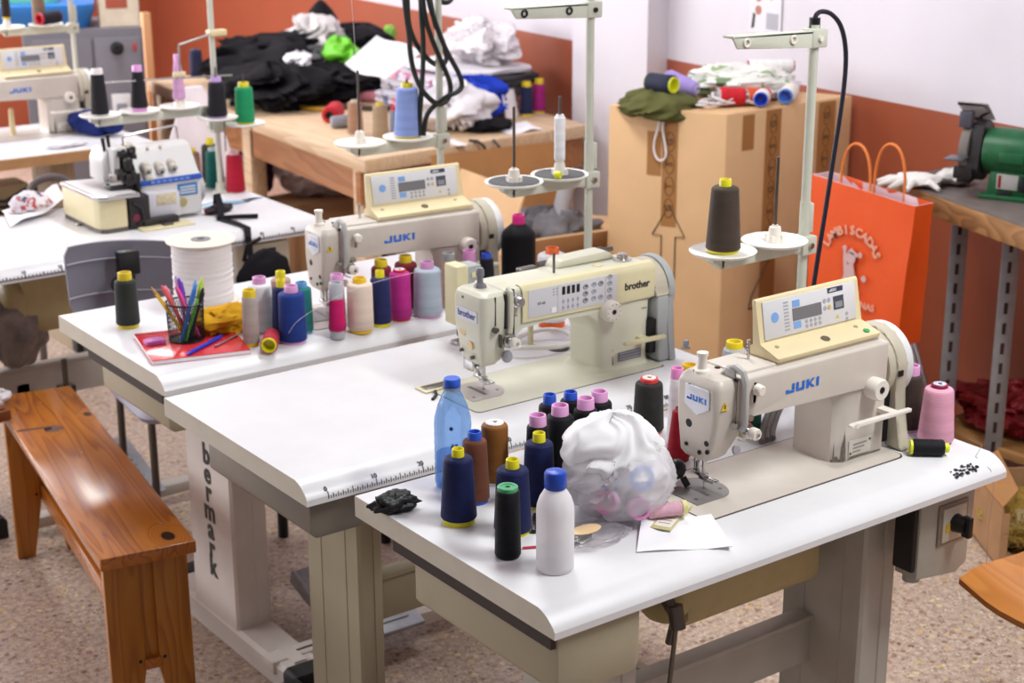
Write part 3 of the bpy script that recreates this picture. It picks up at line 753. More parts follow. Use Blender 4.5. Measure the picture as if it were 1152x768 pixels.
    b = MB(); add_text(b, 'brother', .0215, basis((.437, .0378, .178), (1, 0, -.013), (0, 0, 1)), bold=.00055, depth=.0004); part('lettering', b, mat('logo_black', '#33323a', .4), fc)
    # head
    b = MB()
    b.loft([rrect(.060, .094, .066, .132, .008, .066), rrect(.052, .102, .056, .136, .010, .078), rrect(.046, .112, .048, .140, .012, .115), rrect(.042, .120, .042, .146, .014, .150), rrect(.042, .120, .040, .148, .016, .200),
            rrect(.045, .120, .043, .145, .016, .213), rrect(.052, .120, .05, .138, .014, .219)])
    hd = part('head', b, BODYB, t)
    b = MB(); b.box(.084, .100, .036, .15, .06, .222); 
    b.bm.clear()
    b.box(.095, .0985, .038, .046, .145, .216, .0005); b.m(1); b.box(.118, .1205, .0415, .05, .12, .222, .0004); b.m(0); b.box(.072, .0735, .0392, .0415, .155, .214)
    part('take_up_slot', b, [BLACK, DARKSTRIP], t)
    b = MB(); M = basis((.0412, .094, .172), (0, -1, 0), (0, 0, 1)); b.at(M); b.prism([(-.035, .012), (.033, .012), (.035, .009), (.035, -.010), (.033, -.0125), (-.033, -.0125), (-.035, -.010)], -.001, .0007, 'Z'); b.at(); b.m(1)
    add_text(b, 'brother', .019, M @ Matrix.Translation((0, 0, .0008)), bold=.0005, depth=.0003)
    part('name_plate', b, [mat('name_plate_grey', '#d5d5dc', .3), mat('name_blue', '#3c4a86', .4)], hd)
    b = MB()
    for yy, zz, r, m_ in ((.112, .133, .0095, 0), (.088, .108, .0088, 0)): b.m(m_).cyl((.048, yy, zz), (.0435, yy, zz), r, seg=16)
    b.m(1)
    for yy, zz, r in ((.110, .203, .004), (.122, .090, .0035), (.085, .083, .004)): b.cyl((.056, yy, zz), (.0425, yy, zz), r, seg=10)
    part('screw_cap', b, [mat('cap_tan', '#dcbf90', .5), DMETAL], hd)
    b = MB(); b.tube([(.106, .045, .225), (.106, .036, .220), (.106, .034, .19), (.106, .036, .15), (.106, .042, .13)], .006, 8); part('take_up_guard', b, BODYB, t)
    b = MB(); b.at(Matrix.Translation((.125, .042, .198)) @ Matrix.Rotation(PI / 2, 4, 'X')); b.lathe([(.014, 0), (.014, .004), (.010, .006), (.010, .016), (.008, .019), (0, .019)], 20); b.at(); b.tube([(.118, .038, .185), (.116, .036, .172), (.122, .036, .168)], .0018, 6)
    part('thread_guide', b, METAL, t)
    tension(t, .104, .040, .120, .015)
    b = MB(); b.cyl((.070, .046, .147), (.070, .034, .147), .006, seg=10); b.box(.066, .08, .036, .046, .142, .15, .002); b.cyl((.105, .044, .146), (.105, .036, .146), .0045, seg=10); b.box(.083, .086, .036, .045, .108, .135)
    part('thread_hook', b, DMETAL, t)
    b = MB(); b.at(Matrix.Translation((.106, .05, .083)) @ Matrix.Rotation(math.radians(75), 4, 'X')); b.lathe([(.0125, 0), (.0125, .004), (.011, .006), (.0, .006)], 18); part('screw_disc', b, GALV, t)
    common_small(t, O, True)
    b = MB(); b.box(.058, .082, .10, .135, .045, .072, .003); b.cyl((.07, .09, .055), (.07, .10, .055), .006, seg=10); part('wiper_bracket', b, METAL, t)
    b = MB(); b.at(Matrix.Translation((.082, .105, .219))); b.lathe([(.014, 0), (.012, .006), (.0065, .010), (.0065, .022), (.0085, .024), (.0085, .036), (.006, .040), (0, .040)], 16); part('bar_nut', b, mat('smoky_knob', '#77747a', .25), t)
    b = MB(); b.cyl((.264, .10, .22), (.264, .10, .262), .0028, seg=10); part('guide_post', b, DMETAL, t)
    b = MB(); b.at(Matrix.Translation((.447, .10, .2175))); b.lathe([(.020, 0), (.020, .003), (.012, .005), (.011, .012), (.008, .015), (0, .0155)], 20); part('bed_nut', b, METAL, t)
    b = MB(); b.lathe([(.011, .2205), (.011, .2235), (0, .2235)], 16); b.bm.clear()
    b.at(Matrix.Translation((.375, .095, .2175))); b.lathe([(.012, 0), (.012, .0022), (0, .0022)], 18); b.at(Matrix.Translation((.13, .10, .220))); b.lathe([(.009, 0), (.009, .002), (0, .002)], 18)
    part('top_cap', b, mat('cap_tan2', '#d9c9a4', .5), t)
    b = MB(); b.cyl((.425, .165, .225), (.47, .162, .226), .0055, seg=10); b.cyl((.43, .163, .226), (.44, .163, .226), .009, seg=12); b.box(.225, .27, .16, .18, .205, .22, .002); b.cyl((.27, .165, .222), (.3, .165, .222), .006, seg=10)
    part('bobbin_winder', b, DMETAL, t)
    # dial + lever
    b = MB(); b.at(Matrix.Translation((.362, .046, .136)) @ Matrix.Rotation(PI / 2, 4, 'X'))
    b.lathe([(.020, 0), (.0225, .002), (.0225, .02), (.0195, .025), (.006, .025), (.0055, .022)], 32); b.m(1); b.cyl((0, 0, .02), (0, 0, .0256), .0048, seg=12)
    for k in range(10): b.cyl((.0165 * math.cos(k * PI / 5), .0165 * math.sin(k * PI / 5), .0242), (.0165 * math.cos(k * PI / 5), .0165 * math.sin(k * PI / 5), .0256), .0011, seg=6)
    part('stitch_dial', b, [KNOBW, BLACK], t)
    b = MB(); b.prism([(.385, .062), (.39, .0575), (.50, .0555), (.50, .0635), (.392, .067)], .012, .024, 'Y', bev=.002); b.box(.44, .46, .02, .05, .055, .064, .001); part('reverse_lever', b, COVERB, t)
    b = MB(); b.box(.472, .492, .035, .06, .02, .095, .002); part('belt_gap', b, BLACK, t)
    b = MB(); b.box(.391, .455, .042, .0448, .016, .036, .0005); b.m(1)
    for i in range(3): b.box(.396, .45, .0415, .0425, .0315 - .006 * i, .0335 - .006 * i)
    part('rating_plate', b, [mat('plate_slate', '#7b7c8c', .4), mat('plate_pale', '#b5b5c0', .4)], t)
    # belt cover
    cy, cz = .10, .150
    b = MB(); b.prism([(.030, .145), (.155, .145)] + [(cy + .066 * math.cos(math.radians(a)), cz + .064 * math.sin(math.radians(a))) for a in range(0, 181, 12)], .486, .522, 'X', bev=.006); bc = part('belt_cover', b, JCOVER, t)
    b = MB(); b.prism([(.022, .0015), (.085, .0015), (.15, .05), (.155, .145), (.030, .145), (.030, .06)], .489, .522, 'X', bev=.006); b.prism([(.018, .0015), (.05, .0015), (.045, .03), (.03, .14), (.03, .06)], .518, .534, 'X', bev=.002)
    part('lower_cover', b, GREYB, bc)
    b = MB(); b.at(Matrix.Translation((.522, cy, cz)) @ Matrix.Rotation(PI / 2, 4, 'Y')); b.lathe([(.055, 0), (.066, .002), (.068, .008), (.067, .018), (.060, .024), (.04, .026), (0, .024)], 40); part('handwheel', b, GREYB, t)
    b = MB(); b.box(.54, .556, .10, .12, .03, .05, .002); b.box(.55, .562, .085, .10, .0015, .055, .002); b.box(.545, .58, .08, .09, .04, .06, .002); b.m(1); b.cyl((.60, .06, .0015), (.60, .06, .02), .006, seg=8); b.cyl((.60, .06, .0015), (.60, .06, .006), .010, seg=8)
    b.m(0); b.ball((.562, .092, .012), .012)
    part('thread_clamp', b, [BLACK, GALV], t)
    return t
# ================================================================== room
def wall_mat(name, low, high, zsplit):
    m, nt, b = nt_new(name); N, L = nt.nodes, nt.links
    g = N.new('ShaderNodeNewGeometry'); s = N.new('ShaderNodeSeparateXYZ'); L.new(g.outputs['Position'], s.inputs[0])
    gt = N.new('ShaderNodeMath'); gt.operation = 'GREATER_THAN'; gt.inputs[1].default_value = zsplit; L.new(s.outputs['Z'], gt.inputs[0])
    n = N.new('ShaderNodeTexNoise'); n.inputs['Scale'].default_value = 2.2; n.inputs['Detail'].default_value = 4; L.new(g.outputs['Position'], n.inputs['Vector'])
    r = N.new('ShaderNodeMapRange'); r.inputs[1].default_value = .3; r.inputs[2].default_value = .7; r.inputs[3].default_value = .94; r.inputs[4].default_value = 1.05; L.new(n.outputs['Fac'], r.inputs[0])
    mx = N.new('ShaderNodeMix'); mx.data_type = 'RGBA'; L.new(gt.outputs[0], mx.inputs['Factor']); mx.inputs['A'].default_value = lin(low); mx.inputs['B'].default_value = lin(high)
    sc = N.new('ShaderNodeVectorMath'); sc.operation = 'SCALE'; L.new(mx.outputs['Result'], sc.inputs[0]); L.new(r.outputs[0], sc.inputs['Scale'])
    L.new(sc.outputs[0], b.inputs['Base Color']); b.inputs['Roughness'].default_value = .38
    n2 = N.new('ShaderNodeTexNoise'); n2.inputs['Scale'].default_value = 120; L.new(g.outputs['Position'], n2.inputs['Vector'])
    bp = N.new('ShaderNodeBump'); bp.inputs['Strength'].default_value = .12; bp.inputs['Distance'].default_value = .003; L.new(n2.outputs['Fac'], bp.inputs['Height']); L.new(bp.outputs[0], b.inputs['Normal'])
    return m
WALLM = wall_mat('wall_terracotta_white', '#9c5037', '#d3cdd6', 1.0)
WALLM2 = wall_mat('wall_terracotta_back', '#ad5a3e', '#e6e3ea', 1.9)
WALLW = mat('wall_white', '#d6d0d8', .55, var=.03, vscale=3)
yb = 7.93
b = MB(); b.box(-2.6, 4.2, -3.6, 8.1, -.08, 0); o = struct('floor', b, mat_terrazzo('terrazzo'))
b = MB()
w = lambda y: WALL_A + WALL_B * y
b.poly([(w(-3.6), -3.6, 0), (w(8.1), 8.1, 0), (w(8.1), 8.1, 2.9), (w(-3.6), -3.6, 2.9), (w(-3.6) + .12, -3.6, 0), (w(8.1) + .12, 8.1, 0), (w(8.1) + .12, 8.1, 2.9), (w(-3.6) + .12, -3.6, 2.9)],
       [(0, 1, 2, 3), (5, 4, 7, 6), (1, 5, 6, 2), (4, 0, 3, 7), (3, 2, 6, 7), (4, 5, 1, 0)])
struct('wall_right', b, WALLM)
b = MB(); b.box(-2.6, w(yb) + .05, yb, yb + .12, 0, 2.9); struct('wall_back', b, WALLM2)
b = MB(); b.box(-2.6, 3.6, -3.6, 8.1, 2.9, 3.0); struct('ceiling', b, WALLW)
# white pier standing proud of the right wall
b = MB(); ya, yb2 = 2.30, 2.80
b.poly([(w(ya) - .10, ya, 0), (w(yb2) - .10, yb2, 0), (w(yb2) + .02, yb2, 0), (w(ya) + .02, ya, 0), (w(ya) - .10, ya, 2.9), (w(yb2) - .10, yb2, 2.9), (w(yb2) + .02, yb2, 2.9), (w(ya) + .02, ya, 2.9)],
       [(0, 1, 5, 4), (1, 2, 6, 5), (2, 3, 7, 6), (3, 0, 4, 7), (4, 5, 6, 7), (3, 2, 1, 0)])
struct('trim_1', b, WALLW)

# ================================================================== tables and machines
def bermark(leg, lx):
    b = MB()
    word = 'bermark'
    for i, ch in enumerate(word):
        add_text(b, ch, .072, basis((lx - .0012, .232, .463 - i * .0472), (0, -1, 0), (0, 0, 1)), depth=.0006, bold=.0019)
    b.at(basis((lx - .0012, .235, .520), (0, -1, 0), (0, 0, 1)))
    b.prism([(-.045, .002), (-.01, .005), (.0, .018), (.010, .006), (.045, -.004), (.02, -.014), (-.02, -.006)], 0, .001, 'Z')
    part('lettering', b, BLACK, leg)

tf = table('white sewing table nearest the camera, crowded with navy, brown and black thread cones', .0484, -.6443, D=.5622, drawer=(.015, .175, .012, .40, .085), dmat=LEG_BEIGE, leg=LEG_GREY, legs=(.20, .84))
motor(tf, .40, .78, .26, .50, .63, mat('motor_beige', '#b7a67a', .45, var=.06))
b = MB(); b.tube([(.405, .225, .60), (.40, .20, .575), (.40, .18, .56)], .012, 8); b.cyl((.40, .18, .575), (.40, .17, .535), .014, seg=12); b.cyl((.40, .175, .54), (.385, .21, .07), .0045, seg=8); b.cyl((.40, .18, .545), (.399, .19, .50), .008, seg=10); part('pedal_rod', b, DMETAL, tf)
b = MB(); b.prism([(.878, .53), (.99, .515), (1.02, .53), (1.02, .70), (.878, .70)], .055, .108, 'Y', bev=.004); b.m(1); b.box(.868, .879, .060, .106, .545, .70, .003); b.m(0)
b.box(1.018, 1.032, .058, .10, .59, .70, .003); b.m(2); b.cyl((.90, .085, .515), (.90, .085, .54), .016, seg=14)
sw = part('switch_box', b, [mat('switch_grey', '#b0aca3', .45, var=.05), BLACK, GREYB], tf)
b = MB(); b.box(.925, 1.005, .0505, .0555, .585, .665, .001); b.m(1); b.box(.933, .997, .047, .051, .592, .658, .001); part('switch_plate', b, [mat('switch_frame', '#8d7f72', .5), mat('switch_face', '#c9c2b2', .5)], sw)
b = MB(); b.cyl((.968, .047, .625), (.968, .022, .625), .018, .014, seg=16); b.box(.962, .974, .012, .03, .605, .645, .002); b.m(1); b.box(.94, .952, .0455, .048, .612, .628); part('switch_knob', b, [BLACK, mat('switch_yellow', '#d8b13a', .5)], sw)
b = MB()
for i, ch in enumerate(range(16)):
    rnd = random.Random(i); px, py = .83 + .055 * rnd.random(), .004 + .028 * rnd.random()
b.bm.clear()
# rubbed-off black sticker on the front bevel
rnd = random.Random(11)
Mst = basis((.945, .0195, TH - .0078), (1, 0, 0), (0, .020, .0115)); b.at(Mst)
for i in range(46):
    px, py = rnd.uniform(-.034, .036), rnd.uniform(-.011, .010); s_ = rnd.uniform(.002, .0062)
    if abs(py) < .011 - abs(px) * .1: b.poly([(px + s_ * rnd.uniform(.5, 1.2) * math.cos(a), py + s_ * .7 * rnd.uniform(.5, 1.2) * math.sin(a), .0012) for a in (0, 1.2, 2.4, 3.6, 5)], [(0, 1, 2, 3, 4)])
part('rubbed_sticker', b, mat('sticker_black', '#1b1a22', .5), tf)

tm = table('white sewing table in the middle with a ruler along its front edge', 0, 0, D=.5803, ruler=True, drawer=(.02, .30, .028, .43, .078), dmat=mat('drawer_grey', '#7d766d', .45), strip=False, legs=(.185, .85), lt=.055)
tb = table('white sewing table third from the camera, carrying the pen cup and bright thread cones', .0476, .6826, D=.58, drawer=(.014, .20, .02, .37, .068), dmat=LEG_BEIGE, leg=LEG_WHITE, legs=(.192, .85), mark=bermark, ly=.12, ld=.225, fy=-.16)
treadle(tb, .35, -.10, LEG_WHITE)
to = table('white sewing table with a ruler holding the overlock machine', 0, 1.74, D=.60, ruler=True, rw=2.2, drawer=None, leg=LEG_GREY, legs=(-.06, .90))
treadle(to, .25, -.07, LEG_GREY)
motor(to, .15, .42, .25, .50, .66, mat('motor_beige', '#b7a67a'))
b = MB(); b.box(.80, .935, .02, .10, .62, .70, .004); b.m(1); b.box(.832, .858, .016, .021, .652, .685, .002); b.m(2); b.box(.864, .890, .016, .021, .652, .685, .002)
part('switch_box', b, [mat('switch_beige', '#c4bda9', .5), mat('switch_red', '#c8553c', .4), BLACK], to)
tfar = table('far sewing table with white top and raw brown front edge', -.2, 3.17, W=1.36, D=.62, drawer=None, leg=mat('leg_tan', '#a5937a', .5), edge=mat('particle_edge', '#b58a5e', .7, var=.1), square=True, legs=(.15, 1.02))
motor(tfar, .55, .95, .25, .42, .62, mat('motor_tan', '#a08c6c', .5))

br = brother('ivory sewing machine with a push-button panel along its arm, on middle table', .454, .1248)
jr = juki('off-white sewing machine nearest the camera, cream display panel on top, green dot on it', .46, -.5253)
jl = juki('off-white sewing machine with cream display panel behind the row of bright cones', .466, .795, foot_lamp=False); jl.rotation_euler.z = math.radians(-4)
jf = juki('far off-white sewing machine at the left edge of the photo, on the brown-edged table', .56, 3.49, foot_lamp=False)
# green dot sticker only on the near panel
b = MB(); b.at(basis((.437, .066, .2318), (1, 0, 0), (0, .045, .011))); b.lathe([(.006, 0), (.006, .0012), (0, .0012)], 16)
o = part('green_dot', b, mat('dot_green', '#1fa35c', .4), [c for c in jr.children if c.name.startswith('control_panel')][0]); o.scale = (1, 1, 1)

# ================================================================== thread stands
sr = stand('near thread stand with a dark brown cone and an arching cable', 1.089, -.115, [(-.222, 0, False, .11), (-.085, -.002, False, .175)], zt=1.055, zarm=1.453, top=1.478, arm_dz=.03)
sm = stand('middle thread stand with two felt covered trays and no full cone', 1.055, .53, [(-.213, 0, False, .175), (-.085, 0, False, .185)], zt=1.084, zarm=1.455, top=2.0, felt=True, arm_dz=.02)
sl = stand('thread stand hung with black cables, pale blue cone on its tray', 1.088, 1.19, [(-.245, 0, False, .19), (-.10, 0, True, .155)], zt=1.072, zarm=None, top=2.1)

CON = 'cones of thread on the near table'
CB = 'cones of thread on the pen cup table'
NAVY, BLK = '#121a4a', '#100f14'
PINK, YEL, BLU = '#dd9fd0', '#e3d616', '#2456c8'
spool('navy cone with yellow cap at the front left, beside the black cloth scrap', .130, -.280, NAVY, YEL, h=.116, hc=.130, rb=.0303, rt=.0243, rc=.0100, group=CON, foot=.009)
spool('brown cone with blue cap and blue base, behind the front left navy cone', .201, -.226, '#71422f', BLU, rb=.0250, rt=.0205, rc=.0114, group=CON)
spool('tan brown cone with flat white top beside the water bottle', .277, -.178, '#8f5a26', '#efe9e6', h=.110, hc=.1125, rb=.0240, rt=.0234, rc=.0160, style='ring', group=CON, badge=('#f2eeee', '#6b6468'))
spool('navy cone with yellow cap touching the tall black cones', .278, -.304, NAVY, YEL, h=.115, hc=.131, rb=.0280, rt=.0241, rc=.0105, group=CON)
spool('navy cone with yellow cap behind the green-topped black tube', .178, -.365, NAVY, YEL, h=.112, hc=.127, rb=.0310, rt=.0261, rc=.0109, group=CON)
spool('slim black tube of thread with a green ring top', .117, -.435, '#0f0f15', '#3f9a66', h=.114, hc=.119, rb=.0209, rt=.0192, rc=.0165, style='ring', group=CON, foot=.002, base='#1e1d24')
spool('charcoal cone with red ring top, just behind the white plastic bag', .655, -.150, '#2b2a28', '#d23c3c', h=.100, hc=.108, rb=.0300, rt=.0262, rc=.0170, style='ring', group=CON, badge=('#e9dccb', '#4a58c0'))
spool('black cone with pink cap nearest the camera, next to the navy cones', .320, -.245, BLK, PINK, h=.118, hc=.136, rb=.022, rt=.0190, rc=.0146, group=CON)
spool('black cone with pink cap in the middle of the black cluster, left of the bag', .381, -.229, BLK, PINK, h=.118, hc=.136, rb=.028, rt=.0240, rc=.0148, group=CON)
spool('black cone with blue cap at the left rear of the black cluster', .402, -.172, BLK, BLU, h=.117, hc=.135, rb=.0235, rt=.0195, rc=.0115, group=CON)
spool('black cone with blue cap rearmost in the black cluster', .446, -.176, BLK, BLU, h=.118, hc=.132, rb=.021, rt=.0185, rc=.0119, group=CON)
spool('black cone with pink cap touching the top of the white bag', .436, -.232, BLK, PINK, h=.119, hc=.138, rb=.0255, rt=.0211, rc=.0148, group=CON)
spool('black cone with pink cap furthest right in the black cluster', .482, -.214, BLK, PINK, h=.118, hc=.136, rb=.0255, rt=.0224, rc=.0145, group=CON)
# behind / beside the near machine
CR = 'cones of thread around the near machine'
spool('dark brown cone with pink cap right of the near machine', 1.058, -.436, '#41342d', PINK, h=.110, hc=.128, rb=.0275, rt=.0221, rc=.0150, group=CR)
spool('pale pink cone at the right end of the near table', 1.048, -.511, '#e3a3bb', '#8e1f3a', h=.107, hc=.114, rb=.0335, rt=.0268, rc=.0155, style='ring', group=CR, badge=('#cfd3ea', '#3a4aa0'))
spool('small black tube of thread lying on its side in front of the pink cone', .957, -.527, '#141318', '#d9e01e', h=.062, hc=.070, rb=.0155, rt=.0150, rc=.0088, group=CR, lie=(.050, -.042), foot=.004)
spool('thin white cone with pink cap behind the near machine head', .645, -.238, '#ece6ea', '#e58cc8', h=.135, hc=.153, rb=.017, rt=.013, rc=.0115, group=CR)
spool('dark red cone standing under the near machine head', .606, -.290, '#a01226', '#7d1020', h=.095, hc=.10, rb=.022, rt=.013, rc=.008, group=CR)
spool('dark green cone seen under the arm of the near machine', .800, -.268, '#0c4a3c', YEL, h=.105, hc=.12, rb=.026, rt=.024, rc=.012, group=CR)
spool('pale grey-blue cone with yellow ring cap behind the near machine arm', .895, -.128, '#b4bac6', '#e6cf1f', h=.115, hc=.128, rb=.030, rt=.0225, rc=.0165, group=CR)
spool('lilac cone with a blue and red ring beside the yellow-ring cone', .868, -.192, '#8f8dc8', '#c8344c', h=.108, hc=.113, rb=.024, rt=.021, rc=.014, style='ring', group=CR, badge=('#e0dcee', '#5a4ac0'))
spool('thread cone with orange yellow ring cap just behind the near machine head', .765, -.142, '#b9b3a6', '#e0b81f', h=.098, hc=.110, rb=.026, rt=.023, rc=.015, group=CR)
# tray cones
spool('dark brown cone with yellow cap on the near thread stand tray', 1.089 - .222, -.115, '#463a32', YEL, h=.128, hc=.142, rb=.034, rt=.0265, rc=.0115, z=1.062, group='cones on the thread stands')
spool('pale blue cone with yellow cap on the cable-hung thread stand', 1.088 - .10, 1.19, '#8b9fdc', '#e2c81f', h=.128, hc=.140, rb=.036, rt=.0275, rc=.0150, z=1.0785, group='cones on the thread stands')
spool('small white bobbin of cord on the right felt tray', 1.055 - .085, .53, '#efedf2', '#f1eff2', h=.100, hc=.105, rb=.0125, rt=.0125, rc=.009, z=1.124, group='cones on the thread stands', foot=.001)
# back table
spool('dark grey green cone with yellow cap alone at the rear left corner', .144, 1.080, '#303532', '#ddc31f', h=.112, hc=.129, rb=.0274, rt=.0245, rc=.0155, group=CB, foot=.008)
spool('slim greige cone with yellow cap beside the red notebook', .305, .783, '#b3a79f', '#e2c21c', h=.114, hc=.128, rb=.0190, rt=.0167, rc=.0145, group=CB, foot=.008)
spool('royal blue cone with pink cap', .391, .750, '#213a86', PINK, h=.115, hc=.130, rb=.0315, rt=.0290, rc=.0150, group=CB)
spool('teal green cone with blue cap right of the royal blue cone', .444, .800, '#237a75', '#5c9fd0', h=.106, hc=.118, rb=.0245, rt=.0222, rc=.0131, group=CB)
spool('crimson pink cone with silver cap and silver base', .487, .719, '#cc1a68', '#b9b9bf', h=.109, hc=.128, rb=.0195, rt=.0160, rc=.0155, group=CB, foot=.017)
spool('cream cone with orange yellow cap', .554, .729, '#ead5c6', '#eec21c', h=.114, hc=.126, rb=.0301, rt=.0290, rc=.0150, group=CB, foot=.007)
spool('navy cone with yellow cap between the cream and magenta cones', .614, .738, '#262a5c', YEL, h=.114, hc=.131, rb=.0244, rt=.0225, rc=.0102, group=CB, foot=.008)
spool('magenta cone with red ring top', .676, .752, '#bf2f8c', '#cc2038', h=.114, hc=.1205, rb=.0262, rt=.0245, rc=.0150, style='ring', group=CB, badge=('#e6e2ee', '#4b50a8'))
spool('pale grey-blue cone with pink cap, widest in the row', .745, .741, '#b5c1d0', PINK, h=.114, hc=.130, rb=.0342, rt=.0310, rc=.0155, group=CB)
spool('white cone with pink cap behind the slim greige cone', .372, .863, '#e9e7ee', PINK, h=.113, hc=.128, rb=.0292, rt=.0270, rc=.0150, group=CB)
spool('dusty pink cone with yellow cap behind the royal blue cone', .425, .860, '#c39f96', YEL, h=.118, hc=.134, rb=.026, rt=.0225, rc=.0110, group=CB)
spool('dark navy cone with yellow cap half hidden by the royal blue cone', .390, .795, '#1f2656', YEL, h=.117, hc=.134, rb=.024, rt=.0200, rc=.0100, group=CB)
spool('cone with pink cap hidden behind the crimson cone', .513, .758, '#d9cfd6', PINK, h=.113, hc=.134, rb=.018, rt=.0155, rc=.0145, group=CB)
spool('maroon cone with yellow cap behind the navy cone', .667, .818, '#7c2236', '#e2c71c', h=.115, hc=.131, rb=.026, rt=.0235, rc=.0150, group=CB)
spool('maroon cone with yellow cap behind the magenta cone', .735, .818, '#7a2430', '#e2c71c', h=.114, hc=.130, rb=.028, rt=.0265, rc=.0150, group=CB)
spool('pale peach tube with silver cap behind the cream trimmer box', .822, .765, '#d9b3a2', '#b9bcbc', h=.118, hc=.134, rb=.0185, rt=.0165, rc=.0145, group=CB)
spool('white tube with stacked pink caps next to the peach tube', .860, .735, '#efe6ec', '#e39bd2', h=.112, hc=.140, rb=.018, rt=.0156, rc=.0150, group=CB)
spool('black cone with bright blue cap right of the pink-capped white tube', .905, .727, '#1b1a22', '#2a56d0', h=.116, hc=.128, rb=.023, rt=.0160, rc=.0115, group=CB)
spool('big black spool with hot pink cap behind the ivory machine', 1.035, .775, '#0d0c12', '#e2278a', h=.172, hc=.194, rb=.0420, rt=.0420, rc=.0150, group=CB, shoulder=.028)
spool('white cone with orange cap and orange base behind the ivory machine', .928, .502, '#e7e4ea', '#e8641c', h=.170, hc=.184, rb=.0340, rt=.0330, rc=.0150, group='cones behind the ivory machine', foot=.014)
spool('red pink spool with yellow core lying on its side, open end to camera', .352, .775, '#b0273c', '#e3d916', h=.085, hc=.0875, rb=.0175, rt=.0195, rc=.0165, group=CB, lie=(-.065, -.10), foot=.003)
def smooth(pts, k=3):
    for _ in range(k):
        o = [pts[0]]
        for a, c in zip(pts, pts[1:]): o += [a * .75 + c * .25, a * .25 + c * .75]
        pts = o + [pts[-1]]
    return pts
# ================================================================== things on the tables
FILM = mat_film('clear_film', '#faf8fa', .84, .2, .4)
PAPER = mat('paper_white', '#f1eff4', .7, var=.02, vscale=30)
CARD = mat('corrugated_card', '#d8b084', .8, var=.06, vscale=8)
CARDI = mat('card_inside', '#a9784a', .85, var=.08, vscale=10)
def xy(px, py, z=TH):
    p = atZ(px, py, z); return (p.x, p.y, z)

# ---- bottles
t = thing('water_bottle', 'clear blue plastic water bottle with blue screw cap on the near table', 'bottle', (.209, -.149, TH))
b = MB()
prof = [(.0, .004), (.022, .0), (.030, .003), (.032, .010)]
for k in range(7): prof += [(.0325, .014 + .014 * k), (.0318, .020 + .014 * k)]
prof += [(.0325, .115), (.0315, .128), (.026, .150), (.0175, .170), (.0135, .178), (.0125, .184)]
b.lathe(prof, 36, cap=False)
part('bottle_body', b, mat_film('blue_bottle_film', '#a9ccf4', .76, .12, .45), t)
b = MB(); b.lathe([(.0, .006), (.0285, .006), (.0298, .012), (.0298, .062), (.0, .062)], 28); part('water', b, mat_film('water_film', '#bcd6f2', .9, .05, .2), t)
b = MB(); b.lathe([(.0115, .181), (.0165, .181), (.0165, .1835), (.0115, .1835)], 24); b.m(1); b.lathe([(.0140, .184), (.0148, .186), (.0148, .197), (.0135, .199), (.0, .199)], 30)
part('screw_cap', b, [mat('neck_ring', '#8e8f94', .4), mat('cap_blue', '#2a5fce', .35)], t)
b = MB()
for a, z in ((-2.05, .080), (-2.25, .080)):
    for i in range(4): b.at(Matrix.Translation((.0, 0, z + .004 * (i % 2))) @ Matrix.Rotation(a + .035 * i, 4, 'Z')); b.box(.0318, .0328, -.0009, .0009, 0, .006)
b.at(Matrix.Rotation(-2.25, 4, 'Z')); b.cyl((.031, 0, .118), (.0325, 0, .118), .0035, seg=10)
part('bottle_print', b, mat('print_navy', '#2c4a86', .5), t)

t = thing('squeeze_bottle', 'white translucent squeeze bottle with a blue flip cap at the table front', 'bottle', (.149, -.515, TH))
b = MB(); b.lathe([(.0, .0), (.027, .0), (.0292, .003), (.0295, .01), (.0295, .098), (.0285, .108), (.0245, .120), (.0185, .130), (.0155, .134), (.015, .137)], 36)
m = mat_film('milky_plastic', '#fdfafc', .16, .35, .15, tl=.3)
part('bottle_body', b, m, t)
b = MB(); b.lathe([(.0, .002), (.026, .002), (.0275, .006), (.0275, .034), (.0, .034)], 26); part('liquid', b, mat_film('cloudy_liquid', '#efe9ec', .4, .2, .2), t)
b = MB(); b.lathe([(.0162, .135), (.0172, .137), (.0172, .158), (.0155, .162), (.012, .1635), (.0, .1645)], 30); b.box(-.018, -.012, -.006, .006, .150, .156, .001)
part('flip_cap', b, mat('cap_blue2', '#2149b8', .35), t)

# ---- white carrier bag with spools inside
def lump(c, r, seed, f=3.2, amp=.22, flat=0, n=40, m=26, ridge=.5, zmin=None, fold=0.0, nf=9):
    """crumpled closed surface: sphere scaled to r and pushed about by folded noise; fold adds creases that gather at the top"""
    b = MB(); rings = []
    for i in range(m + 1):
        ph = PI * i / m; ring = []
        for j in range(n):
            th = 2 * PI * j / n
            d = Vector((math.sin(ph) * math.cos(th), math.sin(ph) * math.sin(th), -math.cos(ph)))
            q = d * f + Vector((seed * 7.3, seed * 3.1, seed))
            a = noise.noise(q) + ridge * (abs(noise.noise(q * 2.1)) * -1.6 + .4) + .35 * ridge * (abs(noise.noise(q * 4.7)) * -1.6 + .4)
            if fold:
                tw = th + .7 * math.cos(ph) + 1.1 * noise.noise(d * 1.3 + Vector((seed, 0, 0)))
                a += fold * (.5 - abs(noise.noise(Vector((math.cos(tw) * nf * .32, math.sin(tw) * nf * .32, d.z * .8 + seed)))) * 2.4)
            d = Vector((d.x * r[0], d.y * r[1], d.z * r[2])) * (1 + amp * a)
            z = d.z
            if zmin is not None and z < zmin: z = zmin + (z - zmin) * .05
            ring.append((c[0] + d.x, c[1] + d.y, c[2] + z))
        rings.append(ring)
    b.loft(rings, cap=True); return b
bx, by = .364, -.408
t = thing('plastic_bag', 'crumpled white plastic carrier bag full of pink and blue rimmed spools', 'plastic bag', (bx, by, TH))
BAGW = mat_film('bag_white_film', '#fdfbfd', .06, .35, .15, tl=.22)
